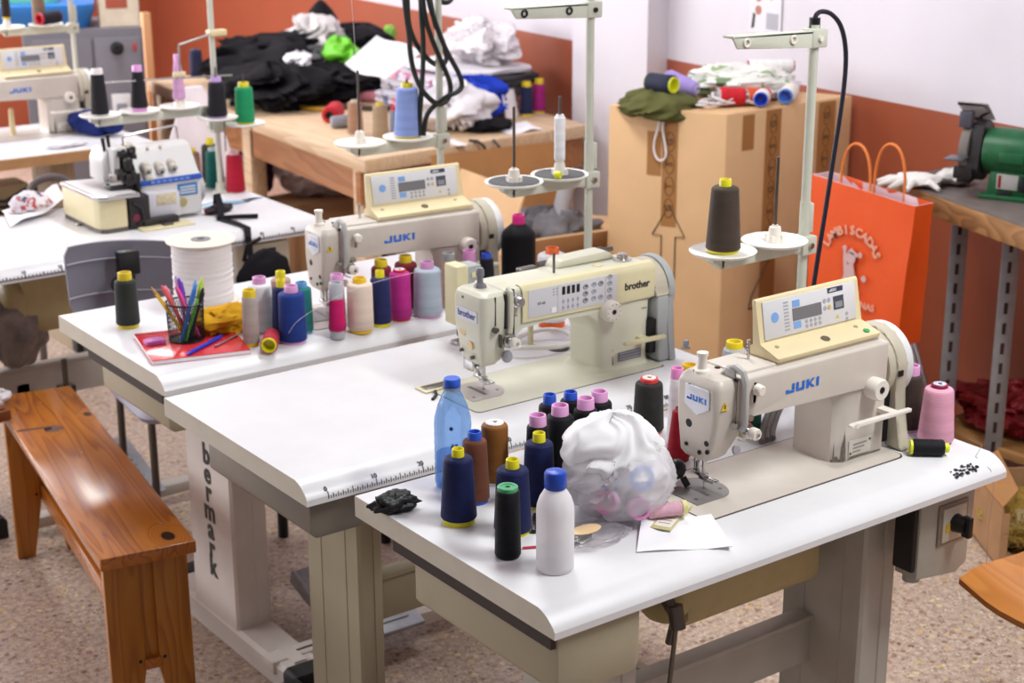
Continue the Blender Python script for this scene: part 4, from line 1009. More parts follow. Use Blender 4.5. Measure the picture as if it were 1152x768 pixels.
b = lump((-.004, .012, .104), (.084, .078, .066), 4, f=1.25, amp=.13, zmin=-.05, n=120, m=60, ridge=.06, fold=1.5, nf=5.5)
part('bag_top', b, BAGW, t, sharp=70)
b = lump((.0, -.004, .068), (.096, .090, .066), 9, f=1.3, amp=.10, n=80, m=44, zmin=-.065, ridge=.08, fold=1.2, nf=6)
part('bag_bottom', b, mat_film('bag_clear_film', '#fcf9fc', .58, .25, .3, tl=.25), t, sharp=70)
b = lump((.030, .024, .074), (.086, .068, .055), 17, f=1.3, amp=.12, n=80, m=40, zmin=-.055, ridge=.06, fold=1.3, nf=5)
part('bag_side', b, BAGW, t, sharp=70)
inb = 'spools inside the white carrier bag'
def inner(label, dx, dy, dz, col, rim, lie, r=.021, L=.055):
    p = Vector((bx + dx, by + dy, TH + dz)); q = Vector((0, 0, 1)).rotation_difference(Vector(lie).normalized())
    t = thing('thread_cone', label, 'thread cone', p, 0, inb, q)
    b = MB(); b.lathe([(r * .75, -L / 2), (r * .95, -L / 2 + .003), (r * .95, L / 2 - .004), (r * .8, L / 2)], 22); part('thread_winding', b, mat_thread(col), t)
    b = MB(); b.lathe([(r * .72, L / 2 - .003), (r, L / 2 - .001), (r, L / 2 + .007), (r * .72, L / 2 + .007), (r * .66, L / 2 - .02)], 24, cap=False); part('cone_core', b, mat('core_' + rim, rim, .4), t)
inner('blue rimmed spool inside the bag, the left of the two blue ones', -.030, -.012, .082, '#e6e4ea', '#6f90dc', (-.65, -.75, .15), r=.019)
inner('blue rimmed spool inside the bag, the right of the two blue ones', .004, -.040, .080, '#e6e4ea', '#5f86d8', (-.35, -.95, .2), r=.020)
inner('pink rimmed spool inside the bag, low on its left', -.036, -.030, .042, '#ead9e2', '#e293c4', (-.9, -.45, .25), r=.019)
inner('pink rimmed spool inside the bag, low in its middle', -.002, -.050, .034, '#ead9e2', '#e59aca', (-.5, -.85, .1), r=.018)
inner('slim pink and cream spool lying along the bag bottom', .040, -.074, .020, '#d8a8b8', '#dbcf8e', (.85, -.4, 0.05), r=.012, L=.060)

# ---- film packet, label, envelope and small oddments on the near table
t = thing('sachet', 'crinkled clear sachet with an amber oval sticker beside the white bag', 'sachet', (.262, -.470, TH))
b = lump((0, 0, .010), (.066, .036, .010), 21, f=1.8, amp=.25, n=48, m=20, zmin=-.009, fold=.8); part('film', b, FILM, t, sharp=60)
b = MB(); b.at(Matrix.Translation((-.012, .004, .020)) @ Matrix.Diagonal((1.4, .8, 1, 1))); b.lathe([(.020, 0), (.020, .0015), (.014, .003), (0, .003)], 26); part('sticker', b, mat('amber_film', '#e8c89a', .3), t)
def sheet(name, label, cat, pts, m, z=TH, th=.0006, bumpz=.0, group=None, seed=1, sub=8, parent=None, curl=None):
    """thin sheet over a quad given by four floor-plan corners, gently buckled"""
    b = MB(); (p0, p1, p2, p3) = [Vector((*p, 0)) for p in pts]; c0 = (p0 + p1 + p2 + p3) / 4
    top, bot = [], []
    for i in range(sub + 1):
        for j in range(sub + 1):
            u, v = i / sub, j / sub; p = (p0 * (1 - u) + p1 * u) * (1 - v) + (p3 * (1 - u) + p2 * u) * v - c0
            h = bumpz * max(0, .35 + noise.noise(Vector((u * 2.2 + seed, v * 2.2, seed)))) * (1 if bumpz else 0)
            if curl: h += curl(u, v)
            top.append((p.x, p.y, h + th)); bot.append((p.x, p.y, h))
    n = sub + 1; N0 = len(top); F = []
    for i in range(sub):
        for j in range(sub):
            a = i * n + j; F.append((a, a + n, a + n + 1, a + 1)); F.append((N0 + a, N0 + a + 1, N0 + a + n + 1, N0 + a + n))
    for i in range(sub):
        for a, c in ((i, i + 1), ((sub) * n + i, sub * n + i + 1)): F.append((a, c, N0 + c, N0 + a))
        for a, c in ((i * n, (i + 1) * n), (i * n + sub, (i + 1) * n + sub)): F.append((a, c, N0 + c, N0 + a))
    b.poly(top + bot, F)
    if parent: o = part(name, b, m, parent, sharp=50); o.location = (c0.x, c0.y, z); return o
    return solo(name, b, m, label, cat, (c0.x, c0.y, z), group=group, sharp=50)
P2 = lambda x, y, z=TH: tuple(atZ(x, y, z)[:2])
sheet('envelope', 'white envelope lying open on the near table front, right of the bag', 'envelope', [P2(716, 622), P2(824, 616), P2(800, 580), P2(722, 588)], PAPER, th=.0012, bumpz=.004, seed=3, curl=lambda u, v: .018 * max(0, .25 - u) * v * 2)
t = thing('seed_packet', 'cream printed packet with an olive border, leaning on the envelope', 'packet', (0, 0, 0))
t.location = (*P2(752, 580), TH + .004)
b = MB(); q = [Vector((*P2(*c), 0)) - Vector((*P2(752, 580), 0)) for c in ((731, 596), (754, 600), (779, 571), (757, 566))]
b.poly([tuple(p) for p in q] + [(p.x, p.y, .0015) for p in q], [(3, 2, 1, 0), (4, 5, 6, 7), (0, 1, 5, 4), (1, 2, 6, 5), (2, 3, 7, 6), (3, 0, 4, 7)]); part('packet_body', b, mat('packet_olive', '#c9c08c', .6), t)
b = MB(); c_ = sum(q, Vector()) / 4; qi = [c_ + (p - c_) * .82 for p in q]; b.poly([(p.x, p.y, .0018) for p in qi], [(0, 1, 2, 3)]); b.m(1)
e1 = (qi[3] - qi[0]); e2 = (qi[1] - qi[0])
for i in range(6):
    s0 = qi[0] + e2 * .12 + e1 * (.12 + .12 * i); s1 = s0 + e2 * .7; s2 = s1 + e1 * .03; s3 = s0 + e1 * .03
    b.poly([(p.x, p.y, .0021) for p in (s0, s1, s2, s3)], [(0, 1, 2, 3)])
part('packet_print', b, [mat('packet_cream', '#efe9df', .6), mat('packet_ink', '#a89a98', .6)], t)
sheet('paper_slip', 'small white paper slip poking out from under the clear sachet', 'paper', [P2(640, 588), P2(672, 585), P2(664, 566), P2(640, 570)], PAPER, th=.0004)
b = MB(); q = [xy(590, 617), xy(606, 617.5)]; b.cyl((q[0][0] - .004, q[0][1], .0022), (q[1][0] + .01, q[1][1], .0022), .0022, seg=6)
o = solo('pencil', b, mat('pencil_red', '#c23a44', .5), 'thin red stick lying between the black tube and the squeeze bottle', 'stick', (0, 0, TH))
t = thing('hair_clip', 'shiny metal clip lying just right of the squeeze bottle', 'clip', (*P2(656, 607), TH)); t.rotation_euler = (0, 0, .3)
b = MB(); b.tube([(.018 * math.cos(a), .009 * math.sin(a), .003) for a in [2 * PI * i / 20 for i in range(20)]], .0026, 8, closed=True); part('ring', b, METAL, t)
b = MB(); b.prism([(-.03, -.005), (.005, -.008), (.012, 0), (.005, .008), (-.03, .005)], .001, .004, 'Z', bev=.001); part('blade', b, DMETAL, t)
b = MB(); b.box(-.03, .03, -.004, .004, 0, .008, .002); b.cyl((.026, 0, .004), (.04, 0, .004), .003, seg=8)
solo('seam_ripper', b, BLACK, 'small black tool between the navy cones and the squeeze bottle', 'tool', (*P2(601, 592), TH), .9)
# black scrap
t = solo('cloth_scrap', lump((0, 0, .014), (.040, .020, .017), 31, f=1.7, amp=.45, n=36, m=22, zmin=-.0135), mat('black_scrap', '#141316', .45, bump=.4, bscale=90), 'crumpled black cloth scrap at the rear left corner of the near table', 'cloth scrap', (.070, -.178, TH), -.25, sharp=60)
# loose thread over the right end
b = MB(); b.tube([Vector(xy(1085, 492)) + Vector((0, 0, .001)), Vector(xy(1105, 501)) + Vector((0, 0, .001)), (1.045, -.606, TH + .001), (1.05, -.638, TH - .016), (1.05, -.648, TH - .05), (1.045, -.648, TH - .12), (1.05, -.647, TH - .2)], .0005, 4)
solo('loose_thread', b, mat('thread_grey', '#8d8a90', .8), 'single loose grey thread hanging over the right end of the near table', 'thread')
# hoses and cables behind the two front machines
b = MB()
for k, (dx, dz) in enumerate(((0, 0), (.014, .004), (.028, -.002))):
    b.tube(smooth([Vector(p) for p in ((.775 + dx, -.332, TH + .008), (.80 + dx, -.305, TH + .012), (.86 + dx, -.27, TH + .045 + dz), (.93 + dx, -.262, TH + .09 + dz), (.975, -.23, TH + .06), (.99 + dx * .3, -.18, TH + .012), (1.0 + dx * .3, -.13, TH + .010))]), .0062, 8)
solo('cable_bundle', b, mat('cable_grey', '#75706e', .5), 'bundle of grey cables behind the near machine column', 'cable')
b = MB(); b.tube([(.80 + .085 * math.cos(a), .385 + .055 * math.sin(a), TH + .010 + .012 * (1 + math.sin(a * 2)) * .5) for a in [2 * PI * i / 30 for i in range(30)]], .0052, 8, closed=True)
solo('hose_coil', b, mat('hose_white', '#e6e2e2', .4), 'white hose loop lying behind the ivory machine column', 'hose')
t = thing('bobbin_post', 'short cream post inside the white hose loop behind the ivory machine', 'post', (.79, .40, TH)); b = MB(); b.lathe([(.012, 0), (.012, .005), (.0065, .007), (.0065, .062), (0, .062)], 14); part('post', b, COVERB, t)
b = MB(); b.at(Matrix.Translation((0, 0, .062))); b.lathe([(.010, 0), (.010, .006), (0, .006)], 14); part('post_cap', b, COVERB, t)
b = MB(); b.lathe([(.024, .0), (.024, .002), (.0, .002)], 20); solo('cable_hole', b, BLACK, 'round black cable hole in the middle table by the column', 'cable hole', (.832, .355, TH))
# solenoid unit standing at the back of the middle table
t = thing('sensor_box', 'cream and grey upright box on a metal foot, left of the ivory machine head', 'control box', (.664, .500, TH))
b = MB(); b.box(0, .032, 0, .05, .045, .181, .004); part('housing', b, COVERB, t)
b = MB(); b.box(.0315, .068, .003, .05, .055, .176, .003); f = part('side_cover', b, GREYB, t)
b = MB(); b.box(.040, .062, -.0005, .004, .150, .162, .001); part('cover_tab', b, COVERB, f)
b = MB(); b.box(.02, .045, .012, .035, .012, .06, .003); b.cyl((.03, .02, .03), (.03, .02, .012), .012, seg=12); part('stem', b, BLACK, t)
b = MB(); b.box(.0, .075, .005, .03, .0, .009, .003); part('metal_foot', b, METAL, t)

# ---- pen cup corner on the third table
Zt = TH
t = thing('notebook', 'red spiral notebook under the pen cup', 'notebook', (0, 0, 0))
nb = [Vector(p) for p in ((.118, .985), (.069, .783), (.273, .729), (.322, .930))]
c0 = sum(nb, Vector((0, 0))) / 4; t.location = (c0.x, c0.y, Zt); q = [(p.x - c0.x, p.y - c0.y) for p in nb]
b = MB(); b.prism(q, .0, .009, 'Z', bev=.0005); part('pages', b, PAPER, t)
b = MB(); q2 = [(x * 1.012, y * 1.012) for x, y in q]; b.prism(q2, .009, .0104, 'Z', bev=.0004); b.prism(q2, -.0002, .0006, 'Z'); b.m(1)
rnd = random.Random(5)
b.at(Matrix.Translation((.03, .03, .0106)))
for i in range(9): b.cyl((rnd.uniform(-.03, .04), rnd.uniform(-.02, .02), 0), (rnd.uniform(-.03, .04), rnd.uniform(-.02, .02), .0003), rnd.uniform(.002, .004), seg=6) if False else b.box(*(lambda x, y, s: (x, x + s, y, y + s, 0, .0004))(rnd.uniform(.0, .05), rnd.uniform(-.03, .03), .006))
part('cover', b, [mat('notebook_red', '#d23037', .25, coat=.4), mat('notebook_yellow', '#e9b63a', .4)], t)
b = MB(); A, B_ = Vector((*q[0], 0)), Vector((*q[3], 0)); d = (B_ - A)
for i in range(22):
    p = A + d * (.03 + .043 * i); b.tube([(p.x + .0 + .0052 * math.cos(a) * -d.normalized().y, p.y + .0052 * math.cos(a) * d.normalized().x, .0055 + .0062 * math.sin(a)) for a in [2 * PI * k / 10 for k in range(10)]], .0006, 4, closed=True)
part('spiral_wire', b, DMETAL, t)
ztop = Zt + .0106
t = thing('pen_cup', 'black wire mesh pen cup standing on the red notebook', 'pen cup', (.195, .880, ztop))
b = MB(); 
for z, r, w_ in ((.086, .0412, .0022), (.0015, .0385, .0015)): b.tube([(r * math.cos(a), r * math.sin(a), z) for a in [2 * PI * i / 36 for i in range(36)]], w_, 6, closed=True)
part('rim', b, BLACK, t)
b = MB(); n = 44; rows = 22
for s_ in (1, -1):
    for i in range(n):
        a0 = 2 * PI * i / n
        b.tube([((.0385 + .0027 * k / 6) * math.cos(a0 + s_ * .10 * k), (.0385 + .0027 * k / 6) * math.sin(a0 + s_ * .10 * k), .086 * k / 6) for k in range(7)], .00062, 3)
b.lathe([(.0385, 0), (.0385, .0008), (0, .0008)], 30)
part('mesh_wall', b, BLACK, t)
def pen(label, name, cat, base, tip, col, r=.0042, capcol=None, style='marker'):
    bse, tp = Vector(base), Vector(tip); L = (tp - bse).length
    t = thing(name, label, cat, bse, 0, 'pens in the mesh cup', Vector((0, 0, 1)).rotation_difference((tp - bse).normalized()))
    b = MB()
    if style == 'pencil':
        b.lathe([(r, 0), (r, L - .018), ], 6); part('shaft', b, mat('pencil_black_yellow', '#2a2624', .4), t)
        b = MB(); b.box(-r * .95, r * .95, -r * 1.02, r * .3, .01, L - .019); part('stripe', b, mat('pencil_yellow', '#e8bb2a', .4), t)
        b = MB(); b.lathe([(r, L - .018), (.0012, L - .002), (0, L)], 8); part('wood_tip', b, mat('pencil_wood', '#d79a62', .6), t)
    else:
        b.lathe([(r * .8, 0), (r, .004), (r, L * .68), (0, L * .68)], 14); part('barrel', b, mat('pen_' + col, col, .35), t)
        b = MB(); cc = capcol or col; b.lathe([(r * 1.08, L * .66), (r * 1.08, L - .012), (r * .7, L - .003), (r * .4, L), (0, L)], 14); b.box(r * .8, r * 1.5, -.0012, .0012, L * .70, L - .01); part('pen_cap', b, mat('pen_' + cc, cc, .35), t)
cx, cy, cz = .195, .880, ztop + .003
PN = [('black pencil with a yellow stripe and bare wood tip leaning left in the cup', (-.001, -.003, 0), (-.071, .010, .128), '#222', 'pencil'),
      ('coral pink highlighter at the left of the pen cup', (.012, .010, 0), (-.041, .022, .122), '#e86a6c', ''),
      ('pale pink marker at the back left of the pen cup', (.008, .022, 0), (-.028, .034, .117), '#eea0b8', ''),
      ('hot pink marker in the middle of the pen cup', (.026, -.010, 0), (-.012, .014, .118), '#e8559c', ''),
      ('purple marker, the tallest in the pen cup', (.022, .012, 0), (.004, .030, .130), '#7a4cc0', ''),
      ('lilac pen next to the purple marker', (.014, .022, 0), (.000, .036, .135), '#c3b2e2', ''),
      ('blue pen leaning right in the pen cup', (-.022, -.020, 0), (.030, .004, .115), '#2e6fc0', ''),
      ('light blue pen behind the blue pen in the cup', (-.012, -.004, 0), (.037, .014, .124), '#6aa8dc', ''),
      ('black fineliner leaning right in the pen cup', (-.004, -.024, 0), (.043, -.010, .110), '#1d1d22', ''),
      ('lime green highlighter at the right of the pen cup', (.000, -.018, 0), (.049, .006, .128), '#b8dc3a', ''),
      ('green pen low in the pen cup', (-.012, -.020, 0), (.028, -.012, .088), '#5fb23c', '')]
for lab, a, c, col, st in PN:
    pen(lab, 'pencil' if st else 'marker_pen', 'pencil' if st else 'pen', (cx + a[0], cy + a[1], cz), (cx + c[0], cy + c[1], cz + c[2]), col if st != 'pencil' else '#222222', style=st or 'marker', r=.0038 if st else .0042)
t = thing('ballpoint_pen', 'blue ballpoint pen lying on the red notebook', 'pen', (.176, .792, ztop + .0045), 0); t.rotation_euler = (0, 0, math.atan2(.062, .068))
t.location = (*((Vector(P2(210, 401, ztop)) + Vector(P2(250, 380, ztop))) / 2), ztop + .0045)
dv = Vector(P2(250, 380, ztop)) - Vector(P2(210, 401, ztop)); t.rotation_euler = (0, 0, math.atan2(dv.y, dv.x)); Lp = dv.length / 2
b = MB(); b.cyl((-Lp, 0, 0), (-Lp + .012, 0, 0), .0012, .004, seg=12); b.cyl((-Lp + .012, 0, 0), (Lp - .01, 0, 0), .0044, seg=14); part('barrel', b, mat('ballpoint_blue', '#2438c0', .3), t)
b = MB(); b.cyl((Lp - .01, 0, 0), (Lp, 0, 0), .0034, .003, seg=10); b.box(Lp * .2, Lp - .008, -.0012, .0012, .004, .006, .0005); part('clip', b, mat('ballpoint_dark', '#1c2a90', .3), t)
pA, pB = Vector(P2(242, 391, ztop)), Vector(P2(267, 378, ztop)); b = MB(); dv = (pB - pA); b.cyl((0, 0, .0025), (dv.x, dv.y, .0025), .0028, .0022, seg=10); b.cyl((dv.x * .9, dv.y * .9, .0025), (dv.x, dv.y, .0025), .0034, seg=10)
solo('metal_pen', b, METAL, 'slim silver tool lying on the red notebook right of the blue pen', 'tool', (pA.x, pA.y, ztop))
t = thing('eraser', 'small mauve eraser in wrapper on the left of the notebook', 'eraser', (*P2(174, 386, ztop), ztop), -.1)
b = MB(); b.box(-.022, .022, -.014, .014, 0, .009, .002); part('eraser_body', b, mat('eraser_mauve', '#c269b4', .5, bump=.3, bscale=120), t)
b = MB(); b.box(-.016, .012, -.0148, .0148, .0005, .0096, .001); part('wrapper', b, mat('eraser_wrap', '#b45aa8', .4), t)
# mustard pouch
b = lump((0, 0, .030), (.075, .045, .034), 14, f=1.6, amp=.38, n=48, m=30, zmin=-.029, ridge=.7)
solo('mustard_pouch', b, mat_cloth('#cf9a22'), 'crumpled mustard yellow cloth behind the pen cup', 'cloth', (.298, .902, Zt), .15, sharp=60)
# large reel of white elastic
t = thing('elastic_reel', 'big reel of white elastic tape with a round grey hub', 'tape reel', (.379, 1.168, Zt))
b = MB(); 
for z0 in (0, .150): b.lathe([(.010, z0), (.0830, z0), (.0838, z0 + .0015), (.0830, z0 + .0035), (.010, z0 + .0035)], 48)
b.lathe([(.03, .003), (.03, .150)], 24); part('flange', b, mat('reel_card', '#d9d0c2', .6), t)
b = MB(); rnd = random.Random(2)
rings = []
for k in range(46):
    z = .004 + .145 * k / 45; r = .0715 + .0016 * ((k % 4) - 1.5) * .5 + .0022 * noise.noise(Vector((k * .37, 1, 2)))
    rings.append([((r + .0012 * noise.noise(Vector((math.cos(2 * PI * i / 40) * 2, math.sin(2 * PI * i / 40) * 2, k * .5)))) * math.cos(2 * PI * i / 40), (r + .0) * math.sin(2 * PI * i / 40), z) for i in range(40)])
b.loft(rings); part('wound_tape', b, mat('elastic_white', '#e2dcdc', .8, bump=.3, bscale=300), t, sharp=60)
b = MB(); b.at(Matrix.Translation((0, 0, .1533))); b.lathe([(.024, 0), (.024, .0015), (.009, .0018), (.008, -.006), (0, -.006)], 26); b.m(1); b.lathe([(.0085, .0012), (.0085, .0022), (0, .0022)], 16); part('hub', b, [mat('hub_grey', '#7c7a80', .4), BLACK], t)
# tape tail from the reel
b = MB(); b.box(-.055, .055, -.006, .006, 0, .0012); o = solo('tape_tail', b, mat('elastic_white', '#e2dcdc'), 'loose strip of white tape lying at the foot of the elastic reel', 'tape', (.382, 1.062, Zt), -.1)
# fine thread running across the cones
b = MB(); b.tube(smooth([Vector(p) for p in ((.36, .712, .785), (.372, .70, .812), (.42, .69, .838), (.50, .69, .862), (.62, .70, .872), (.74, .70, .872))]), .0004, 4)
solo('stray_thread', b, mat('thread_pale', '#d9d6dc', .7), 'pale stray thread crossing in front of the row of bright cones', 'thread')
b = MB(); b.tube([(.842, 1.19, 1.25), (.80, 1.15, 1.6), (.79, 1.14, 2.2)], .0007, 4); 
solo('thread_strand', b, mat('thread_pale', '#d9d6dc'), 'white thread strand rising from the bare pin of the cable stand', 'thread')

# ================================================================== overlock machine and its stand
t = thing('overlock_machine', 'white overlock machine with blue stripe and cream cloth plate box', 'overlock machine', (.440, 1.945, TH), 0)
CRM = mat('overlock_cream', '#ddd0a8', .4, var=.03); OW = mat('overlock_white', '#d2cfcf', .35); DK = mat('overlock_dark', '#2b272a', .45, var=.3, vscale=80)
b = MB(); pl = [(.085, .0), (.085, .27), (.0, .27), (.0, .035), (.006, .012), (.022, .0)]
b.prism(pl, .012, .095, 'Z', bev=.004); b.m(1); b.prism([(x * .97 + .002, y * .97 + .002) for x, y in pl], .0, .0125, 'Z')
part('plate_box', b, [CRM, DMETAL], t)
b = MB(); pp = [(.122, -.012), (.122, .25), (.0, .275), (-.006, .268), (-.006, .03), (.002, .0), (.024, -.012)]
b.prism(pp, .096, .108, 'Z', bev=.004); b.m(1); b.prism([(.01 + x * .86, .008 + y * .93) for x, y in pp], .108, .1086, 'Z')
part('cloth_plate', b, [mat('plate_chrome', '#c8c5c4', .22, metal=.8), OW], t)
b = MB(); b.box(.09, .155, .0, .17, .004, .096, .006); b.box(.13, .24, -.005, .08, .004, .025, .004); b.tube([(.10, -.004, .08), (.125, -.008, .06), (.13, -.006, .03), (.11, -.004, .012)], .004, 6)
b.m(1); b.cyl((.11, -.004, .035), (.11, .01, .035), .012, seg=12); part('looper_bay', b, [DK, mat('looper_pink', '#6d2038', .4)], t)
b = MB(); b.box(.11, .27, -.045, .02, .0, .006, .002); b.m(1); b.box(.18, .21, -.03, -.005, .0055, .012, .002); part('front_plate', b, [CRM, DMETAL], t)
b = MB(); b.prism([(.045, .012), (.21, .012), (.21, .205), (.13, .215), (.105, .205), (.058, .122), (.045, .118)], .15, .338, 'X', bev=.005); bd = part('body', b, OW, t)
b = MB(); b.box(.148, .34, .041, .0475, .112, .128, .001); b.m(1)
add_text(b, 'overlock', .012, basis((.235, .0405, .120), (1, 0, 0), (0, 0, 1)), depth=.0003) if False else None
for i in range(7): b.box(.18 + .018 * i, .192 + .018 * i, .0403, .0412, .117, .1225)
part('stripe', b, [mat('overlock_blue', '#2d58b8', .35), mat('stripe_ink', '#7f9de0', .5)], bd)
b = MB(); b.box(.262, .325, .0435, .0455, .068, .104, .0005); b.m(1)
for i in range(3): b.box(.269, .318, .0428, .0436, .074 + .0085 * i, .079 + .0085 * i)
part('info_label', b, [mat('label_teal', '#2c78ad', .4), mat('label_pale', '#c8c9d2', .5)], bd)
b = MB(); b.prism([(.155, .018), (.258, .016), (.258, .090), (.155, .096)], .022, .046, 'Y', bev=.004); b.m(1); b.box(.185, .245, .0205, .0225, .055, .088, .0004)
part('looper_cover', b, [mat('cover_lavender', '#cfcdd6', .3), mat('worn_sticker', '#cfc2a6', .6, var=.2, vscale=90)], bd)
b = MB(); b.at(Matrix.Translation((.275, .046, .050)) @ Matrix.Rotation(PI / 2, 4, 'X')); b.lathe([(.014, 0), (.014, .004), (.011, .005), (0, .004)], 20); part('oil_window', b, mat('oil_glass', '#a89c6a', .2), bd)
for i, (kx, ky, kz) in enumerate(((.178, .070, .165), (.178, .062, .140), (.222, .075, .160), (.262, .078, .163))):
    b = MB(); b.at(Matrix.Translation((kx, ky + .01, kz)) @ Matrix.Rotation(PI / 2 + .5, 4, 'X')); ribbed(b, .0145, [(.0145, 0), (.0145, .013), (.0115, .015), (.0125, .032), (.009, .034), (.004, .034)], 24); b.m(1); b.cyl((0, 0, .03), (0, 0, .0355), .0045, seg=10)
    part('tension_knob', b, [mat('knob_dull', '#c4bdb2', .45), mat('knob_green', '#2d5c48', .4)], bd)
b = MB()
for kx in (.165, .205, .245): b.cyl((kx, .115, .20), (kx, .100, .212), .005, seg=10)
b.at(Matrix.Translation((.16, .15, .21))); b.lathe([(.018, -.005), (.018, .008), (.010, .012), (.0, .012)], 18); part('thread_tube', b, mat('tube_beige', '#c9bcae', .4), bd)
b = MB(); b.tube([(.145, .14, .205), (.145, .14, .238), (.155, .14, .244), (.318, .17, .252), (.328, .17, .246), (.33, .17, .208)], .003, 8); part('wire_handle', b, METAL, t)
b = MB(); b.at(Matrix.Translation((.338, .115, .075)) @ Matrix.Rotation(PI / 2, 4, 'Y')); b.lathe([(.030, 0), (.048, .004), (.050, .012), (.048, .022), (.036, .028), (0, .028)], 30); part('handwheel', b, mat('overlock_wheel', '#b9bac0', .4), t)
b = MB(); b.prism([(.055, .128), (.105, .120), (.145, .15), (.148, .215), (.12, .224), (.075, .222), (.058, .19)], .09, .19, 'Y', bev=.008); b.box(.078, .098, .06, .10, .14, .225, .003); hd = part('head', b, OW, t)
b = MB(); rnd = random.Random(8)
for i in range(40):
    x = rnd.uniform(.090, .150); y = rnd.uniform(.035, .10); z = rnd.uniform(.112, .212); s_ = rnd.uniform(.004, .010)
    b.box(x - s_, x + s_, y - s_, y + s_, z - s_ * 1.6, z + s_ * 1.6, .001)
b.cyl((.11, .07, .108), (.115, .07, .21), .006, seg=10); b.cyl((.128, .06, .108), (.128, .065, .2), .005, seg=10); b.box(.06, .12, .05, .10, .110, .122, .003); b.cyl((.12, .055, .118), (.12, .055, .106), .004, seg=8); b.box(.105, .16, .09, .14, .10, .17, .003)
part('needle_mechanism', b, DK, t)
b = MB(); b.box(.105, .1085, .043, .048, .165, .195, .0005); part('gauge_strip', b, mat('gauge_yellow', '#d9b636', .5), t)
b = MB()
part('finger_guard', b.box(.06, .112, .048, .052, .125, .155, .001).box(.062, .066, .045, .06, .15, .16), METAL, t)
for xx, yy, h_ in ((.072, .10, .252), (.093, .115, .258)):
    b = MB(); b.cyl((xx, yy, .215), (xx - .004, yy, h_), .0045, .0055, seg=10); part('thread_lever', b, BLACK, t)

X0 = .966
so = stand('five-tray thread stand at the right end of the overlock table', X0, 2.25, [(-.375, 0, True, .14), (-.250, 0, True, .14), (-.120, 0, False, .115)], zt=1.025, zarm=None, top=2.2, rdisc=.062, r=.009)
b = MB(); b.box(-.03, .10, -.012, .012, .200, .226, .003); b.box(-.02, .02, -.02, .02, .19, .24, .003); la = part('tray_arm', b, STAND, so)
for dx, dz in ((-.022, .238), (.070, .210)):
    b = MB(); b.at(Matrix.Translation((dx, -.055, dz))); b.lathe([(.010, 0), (.058, .004), (.062, .009), (.060, .0105), (.010, .005)], 32); b.at(); b.box(dx - .008, dx + .008, -.06, .0, dz - .006, dz + .002); d = part('tray_disc', b, DISC, so)
    b = MB(); b.cyl((dx, -.055, dz + .005), (dx, -.055, dz + .16), .0026, seg=8); b.cyl((dx + .02, -.055, dz - .1), (dx + .02, -.055, dz), .002, seg=6); part('spool_pin', b, DMETAL, d)
b = MB(); b.cyl((0, -.012, .494), (-.115, -.012, .468), .004, seg=8); b.cyl((-.115, -.012, .47), (-.118, -.012, .378), .0035, seg=8); b.cyl((-.36, -.012, .378), (.055, -.012, .362), .003, seg=8); b.m(1); b.box(-.014, .045, -.016, .012, .484, .503, .003); b.box(-.14, -.10, -.018, -.004, .372, .388, .003)
part('guide_rail', b, [METAL, JPANEL], so)
OS = 'cones on the five-tray stand'
spool('slim black cone with white and red top, leftmost on the five-tray stand', X0 - .375, 2.25, '#1f1d22', '#e9dfe0', h=.122, hc=.136, rb=.027, rt=.0195, rc=.0165, z=1.0325, group=OS, foot=.003)
spool('slim black cone with pink top and pink base on the five-tray stand', X0 - .250, 2.25, '#1d1b20', '#dc9ad4', h=.118, hc=.135, rb=.0265, rt=.0170, rc=.0140, z=1.0325, group=OS, foot=.010)
spool('thin lilac pink cone, third tray of the five-tray stand', X0 - .120, 2.25, '#d4a0cc', '#df9fd4', h=.105, hc=.135, rb=.0195, rt=.0120, rc=.0095, z=1.055, group=OS, foot=.002)
spool('black cone with lilac cap on the lower left tray of the five-tray stand', X0 - .022, 2.195, '#201e25', '#b995d2', h=.108, hc=.122, rb=.0300, rt=.0250, rc=.0160, z=.9965, group=OS, foot=.004)
spool('emerald green cone with yellow cap on the five-tray stand', X0 + .070, 2.195, '#1f9460', '#e3cf1f', h=.112, hc=.126, rb=.0300, rt=.0270, rc=.0165, z=.9685, group=OS, foot=.004)
OT = 'cones standing on the overlock table'
spool('teal green cone with grey cap on the overlock table', .985, 2.325, '#1d6d66', '#a9b0b4', h=.118, hc=.128, rb=.0300, rt=.0250, rc=.0170, group=OT, foot=.003)
spool('crimson red cone with pale cap on the overlock table', 1.006, 2.225, '#b01832', '#d9a9b0', h=.118, hc=.126, rb=.0300, rt=.0250, rc=.0150, group=OT, foot=.003)
spool('dark cone with yellow cap behind the teal cone', 1.005, 2.290 + .10, '#3a3632', '#e2cf1f', h=.125, hc=.145, rb=.030, rt=.027, rc=.012, z=TH, group=OT)
spool('brown cone with yellow cap behind the overlock machine', .905, 2.31, '#a07860', '#e2c81f', h=.125, hc=.137, rb=.026, rt=.022, rc=.011, group=OT)
